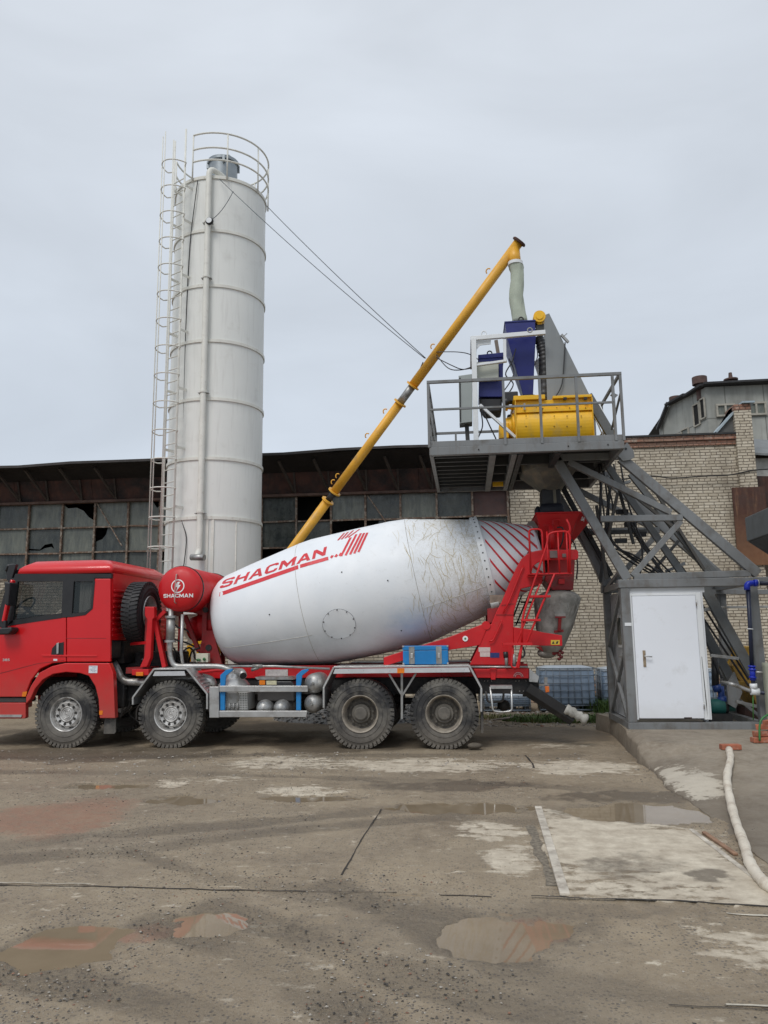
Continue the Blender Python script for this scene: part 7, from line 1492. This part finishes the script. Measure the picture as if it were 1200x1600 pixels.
# ------------------------------------------------------------------ grey aggregate bin at the right edge
ag = empty('aggregate_bin', tuple(P(1195, 870, Y=11.2).xy)+(0,), 'dark grey steel aggregate bin with a chamfered end jutting in at the right edge', 'aggregate bin')
agm = M('bin grey', (.105, .115, .118), .5, 0, .06, 1.5, dirt=((.08, .08, .075), .3, 3))
A0, B0 = P(1163.5, 809, Y=12.0), P(1201, 793, Y=11.0); zt2 = A0.z; zb2 = P(1166.5, 846, Y=12.0).z; dA = V((2.6, .25, 0))
def pl4(ins, z): c_ = (A0+B0+dA)/2; return [V((c_.x+(p.x-c_.x)*ins, c_.y+(p.y-c_.y)*ins, z)) for p in (A0, B0, B0+dA, A0+dA)]
MB().loft([pl4(1, zb2), pl4(1, zt2)]).build('bin_body', agm, ag, bevel=.012)
MB().loft([pl4(.30, zb2-.75), pl4(.985, zb2-.006)]).build('bin_hopper', grayD, ag)
for c_ in (A0+dA*.35, A0+dA*.95, B0+dA*.35, B0+dA*.95): MB().box(c_.x-.06, c_.x+.06, c_.y-.06, c_.y+.06, 0, zb2).build('leg', gray, ag)
# ------------------------------------------------------------------ IBC containers, grass
ibm = M('cloudy blue plastic', (.20, .27, .36), .45, 0, .12, 2, streak=((.32, .39, .47), .5)); ibt = M('pale ibc top', (.48, .54, .60), .5, 0, .08, 3)
def ibc(x0, x1, y0, z0, z1, lab, dy=1.0):
    o = empty('ibc_container', ((x0+x1)/2, y0+dy/2, z0), lab, 'container', 'caged plastic containers along the brick wall')
    h_ = z1-z0; MB().loft([rr4(x0+.03, x1-.03, y0+.03, y0+dy-.03, z0+.14, .08, 4), rr4(x0+.02, x1-.02, y0+.02, y0+dy-.02, z0+.2, .1, 4), rr4(x0+.03, x1-.03, y0+.03, y0+dy-.03, z1-.12, .1, 4)], True).build('tank', ibm, o)
    MB().loft([rr4(x0+.03, x1-.03, y0+.03, y0+dy-.03, z1-.118, .1, 4), rr4(x0+.05, x1-.05, y0+.05, y0+dy-.05, z1-.05, .1, 4), rr4(x0+.2, x1-.2, y0+.2, y0+dy-.2, z1-.02, .1, 4)], True).build('tank_top', ibt, o)
    cg = MB(); n = 8
    for k in range(n+1):
        x = x0+(x1-x0)*k/n+random.uniform(-.01, .01); cg.tube([(x, y0, z0+.02), (x+random.uniform(-.01, .01), y0, z1-.05)], .011, 6)
    for k in range(6): z = z0+.14+(h_-.2)*k/5; cg.tube([(x0, y0+dy, z), (x0, y0, z), ((x0+x1)/2, y0-.01, z+random.uniform(-.015, .01)), (x1, y0, z), (x1, y0+dy, z)], .011, 6)
    for y in (y0+.3, y0+.6): cg.tube([(x0, y, z0+.1), (x0, y, z1-.05)], .011, 6).tube([(x1, y, z0+.1), (x1, y, z1-.05)], .011, 6)
    cg.tube([(x0, y0, z0+.04), (x1, y0, z0+.04)], .02, 6); cg.build('cage', M('cage steel', (.20, .24, .28), .5, .5, .15, 4), o)
    pl = MB()
    for k in range(4): xk = x0+.08+(x1-x0-.16)*k/3; pl.box(xk-.05, xk+.05, y0+.02, y0+dy-.02, z0, z0+.13)
    pl.build('pallet', grayD, o)
yi = 18.4
ibc(P(843, 1080, Y=yi).x, P(932, 1080, Y=yi).x, yi, .02, P(888, 1040, Y=yi).z, 'caged plastic container standing full in view behind the tail chute of the truck')
ibc(P(755, 1080, Y=yi).x, P(829, 1080, Y=yi).x, yi+.1, .0, P(790, 1084, Y=yi).z, 'low caged container seen under the truck tail, behind the rear step')
ibc(P(944, 1080, Y=yi).x, P(1030, 1080, Y=yi).x, yi+.3, .02, P(950, 1043, Y=yi).z, 'caged container half hidden behind the left side of the hut')
ibc(P(1088, 1080, Y=yi).x, P(1128, 1080, Y=yi).x, yi+.2, .02, P(1110, 1043, Y=yi).z, 'caged container seen through the open frame right of the white door')
gr = [M('grass blade', (.065, .12, .022), .7, 0, .35, 8), M('dry weed', (.14, .14, .05), .8, 0, .3, 8)]
def grass(cx, cy, rx, ry, n, h_, lab, gi=0):
    mb = MB(); 
    for _ in range(n):
        a = random.random()*6.28; r = math.sqrt(random.random()); x, y = cx+rx*r*math.cos(a), cy+ry*r*math.sin(a); b_ = random.random()*6.28; hh = h_*random.uniform(.4, 1.2); d = V((math.cos(b_), math.sin(b_), 0)); w_ = V((-d.y, d.x, 0))*random.uniform(.004, .012); p = V((x, y, -.01))
        m1 = p+V((0, 0, hh*.6))+d*hh*.2; m2 = p+V((0, 0, hh*.85))+d*hh*.6; mb.add([p-w_, p+w_, m1+w_*.9, m1-w_*.9, m2], [(0, 1, 2, 3), (3, 2, 4)])
    mb.build('grass', gr[gi], kind='stuff', label=lab, cat='grass')
g1 = P(890, 1126, Z=0); g2 = P(940, 1112, Z=0); g3 = P(800, 1122, Z=0); g4 = P(955, 1100, Z=0)
grass(g1.x, g1.y, 1.4, .5, 2600, .14, 'green grass growing below the tail chute in front of the plastic containers'); grass(g2.x, g2.y+.5, .5, .9, 1400, .34, 'tall green weeds between the two containers and the hut')
grass(g3.x, g3.y, 1.1, .4, 900, .10, 'sparse dry weeds on the ground under the truck tail', 1); grass(g1.x+.1, g1.y, 1.5, .6, 800, .12, 'dry weeds mixed into the grass by the containers', 1)
def scr(n): return np.array([(random.uniform(g3.x-1.5, g1.x+1.5), random.uniform(15.6, 18.6)) for _ in range(n)])
stones(900, scr, (.015, .06), 'rubble', [slt, smd, srd], ['pale rubble strewn in front of the containers', 'brown rubble strewn in front of the containers', 'red brick rubble strewn in front of the containers'], 'rubble')
for i, (a, b_) in enumerate((((795, 1118), (845, 1120)), ((770, 1125), (815, 1117)), ((925, 1117), (950, 1119)), ((880, 1121), (910, 1114)))):
    MB().tube(smooth_path([P(*a, Z=.04), P((a[0]+b_[0])/2, (a[1]+b_[1])/2+1, Z=.07), P(*b_, Z=.03)]), .022, 6).build('stick', M('pale stick', (.26, .22, .18), .8, 0, .2, 9), label=['longest pale stick on the ground under the truck tail', 'pale stick lying left of the tail chute foot', 'pale stick lying by the left foot of the hut', 'pale stick in the grass under the crusted roller'][i], cat='stick')
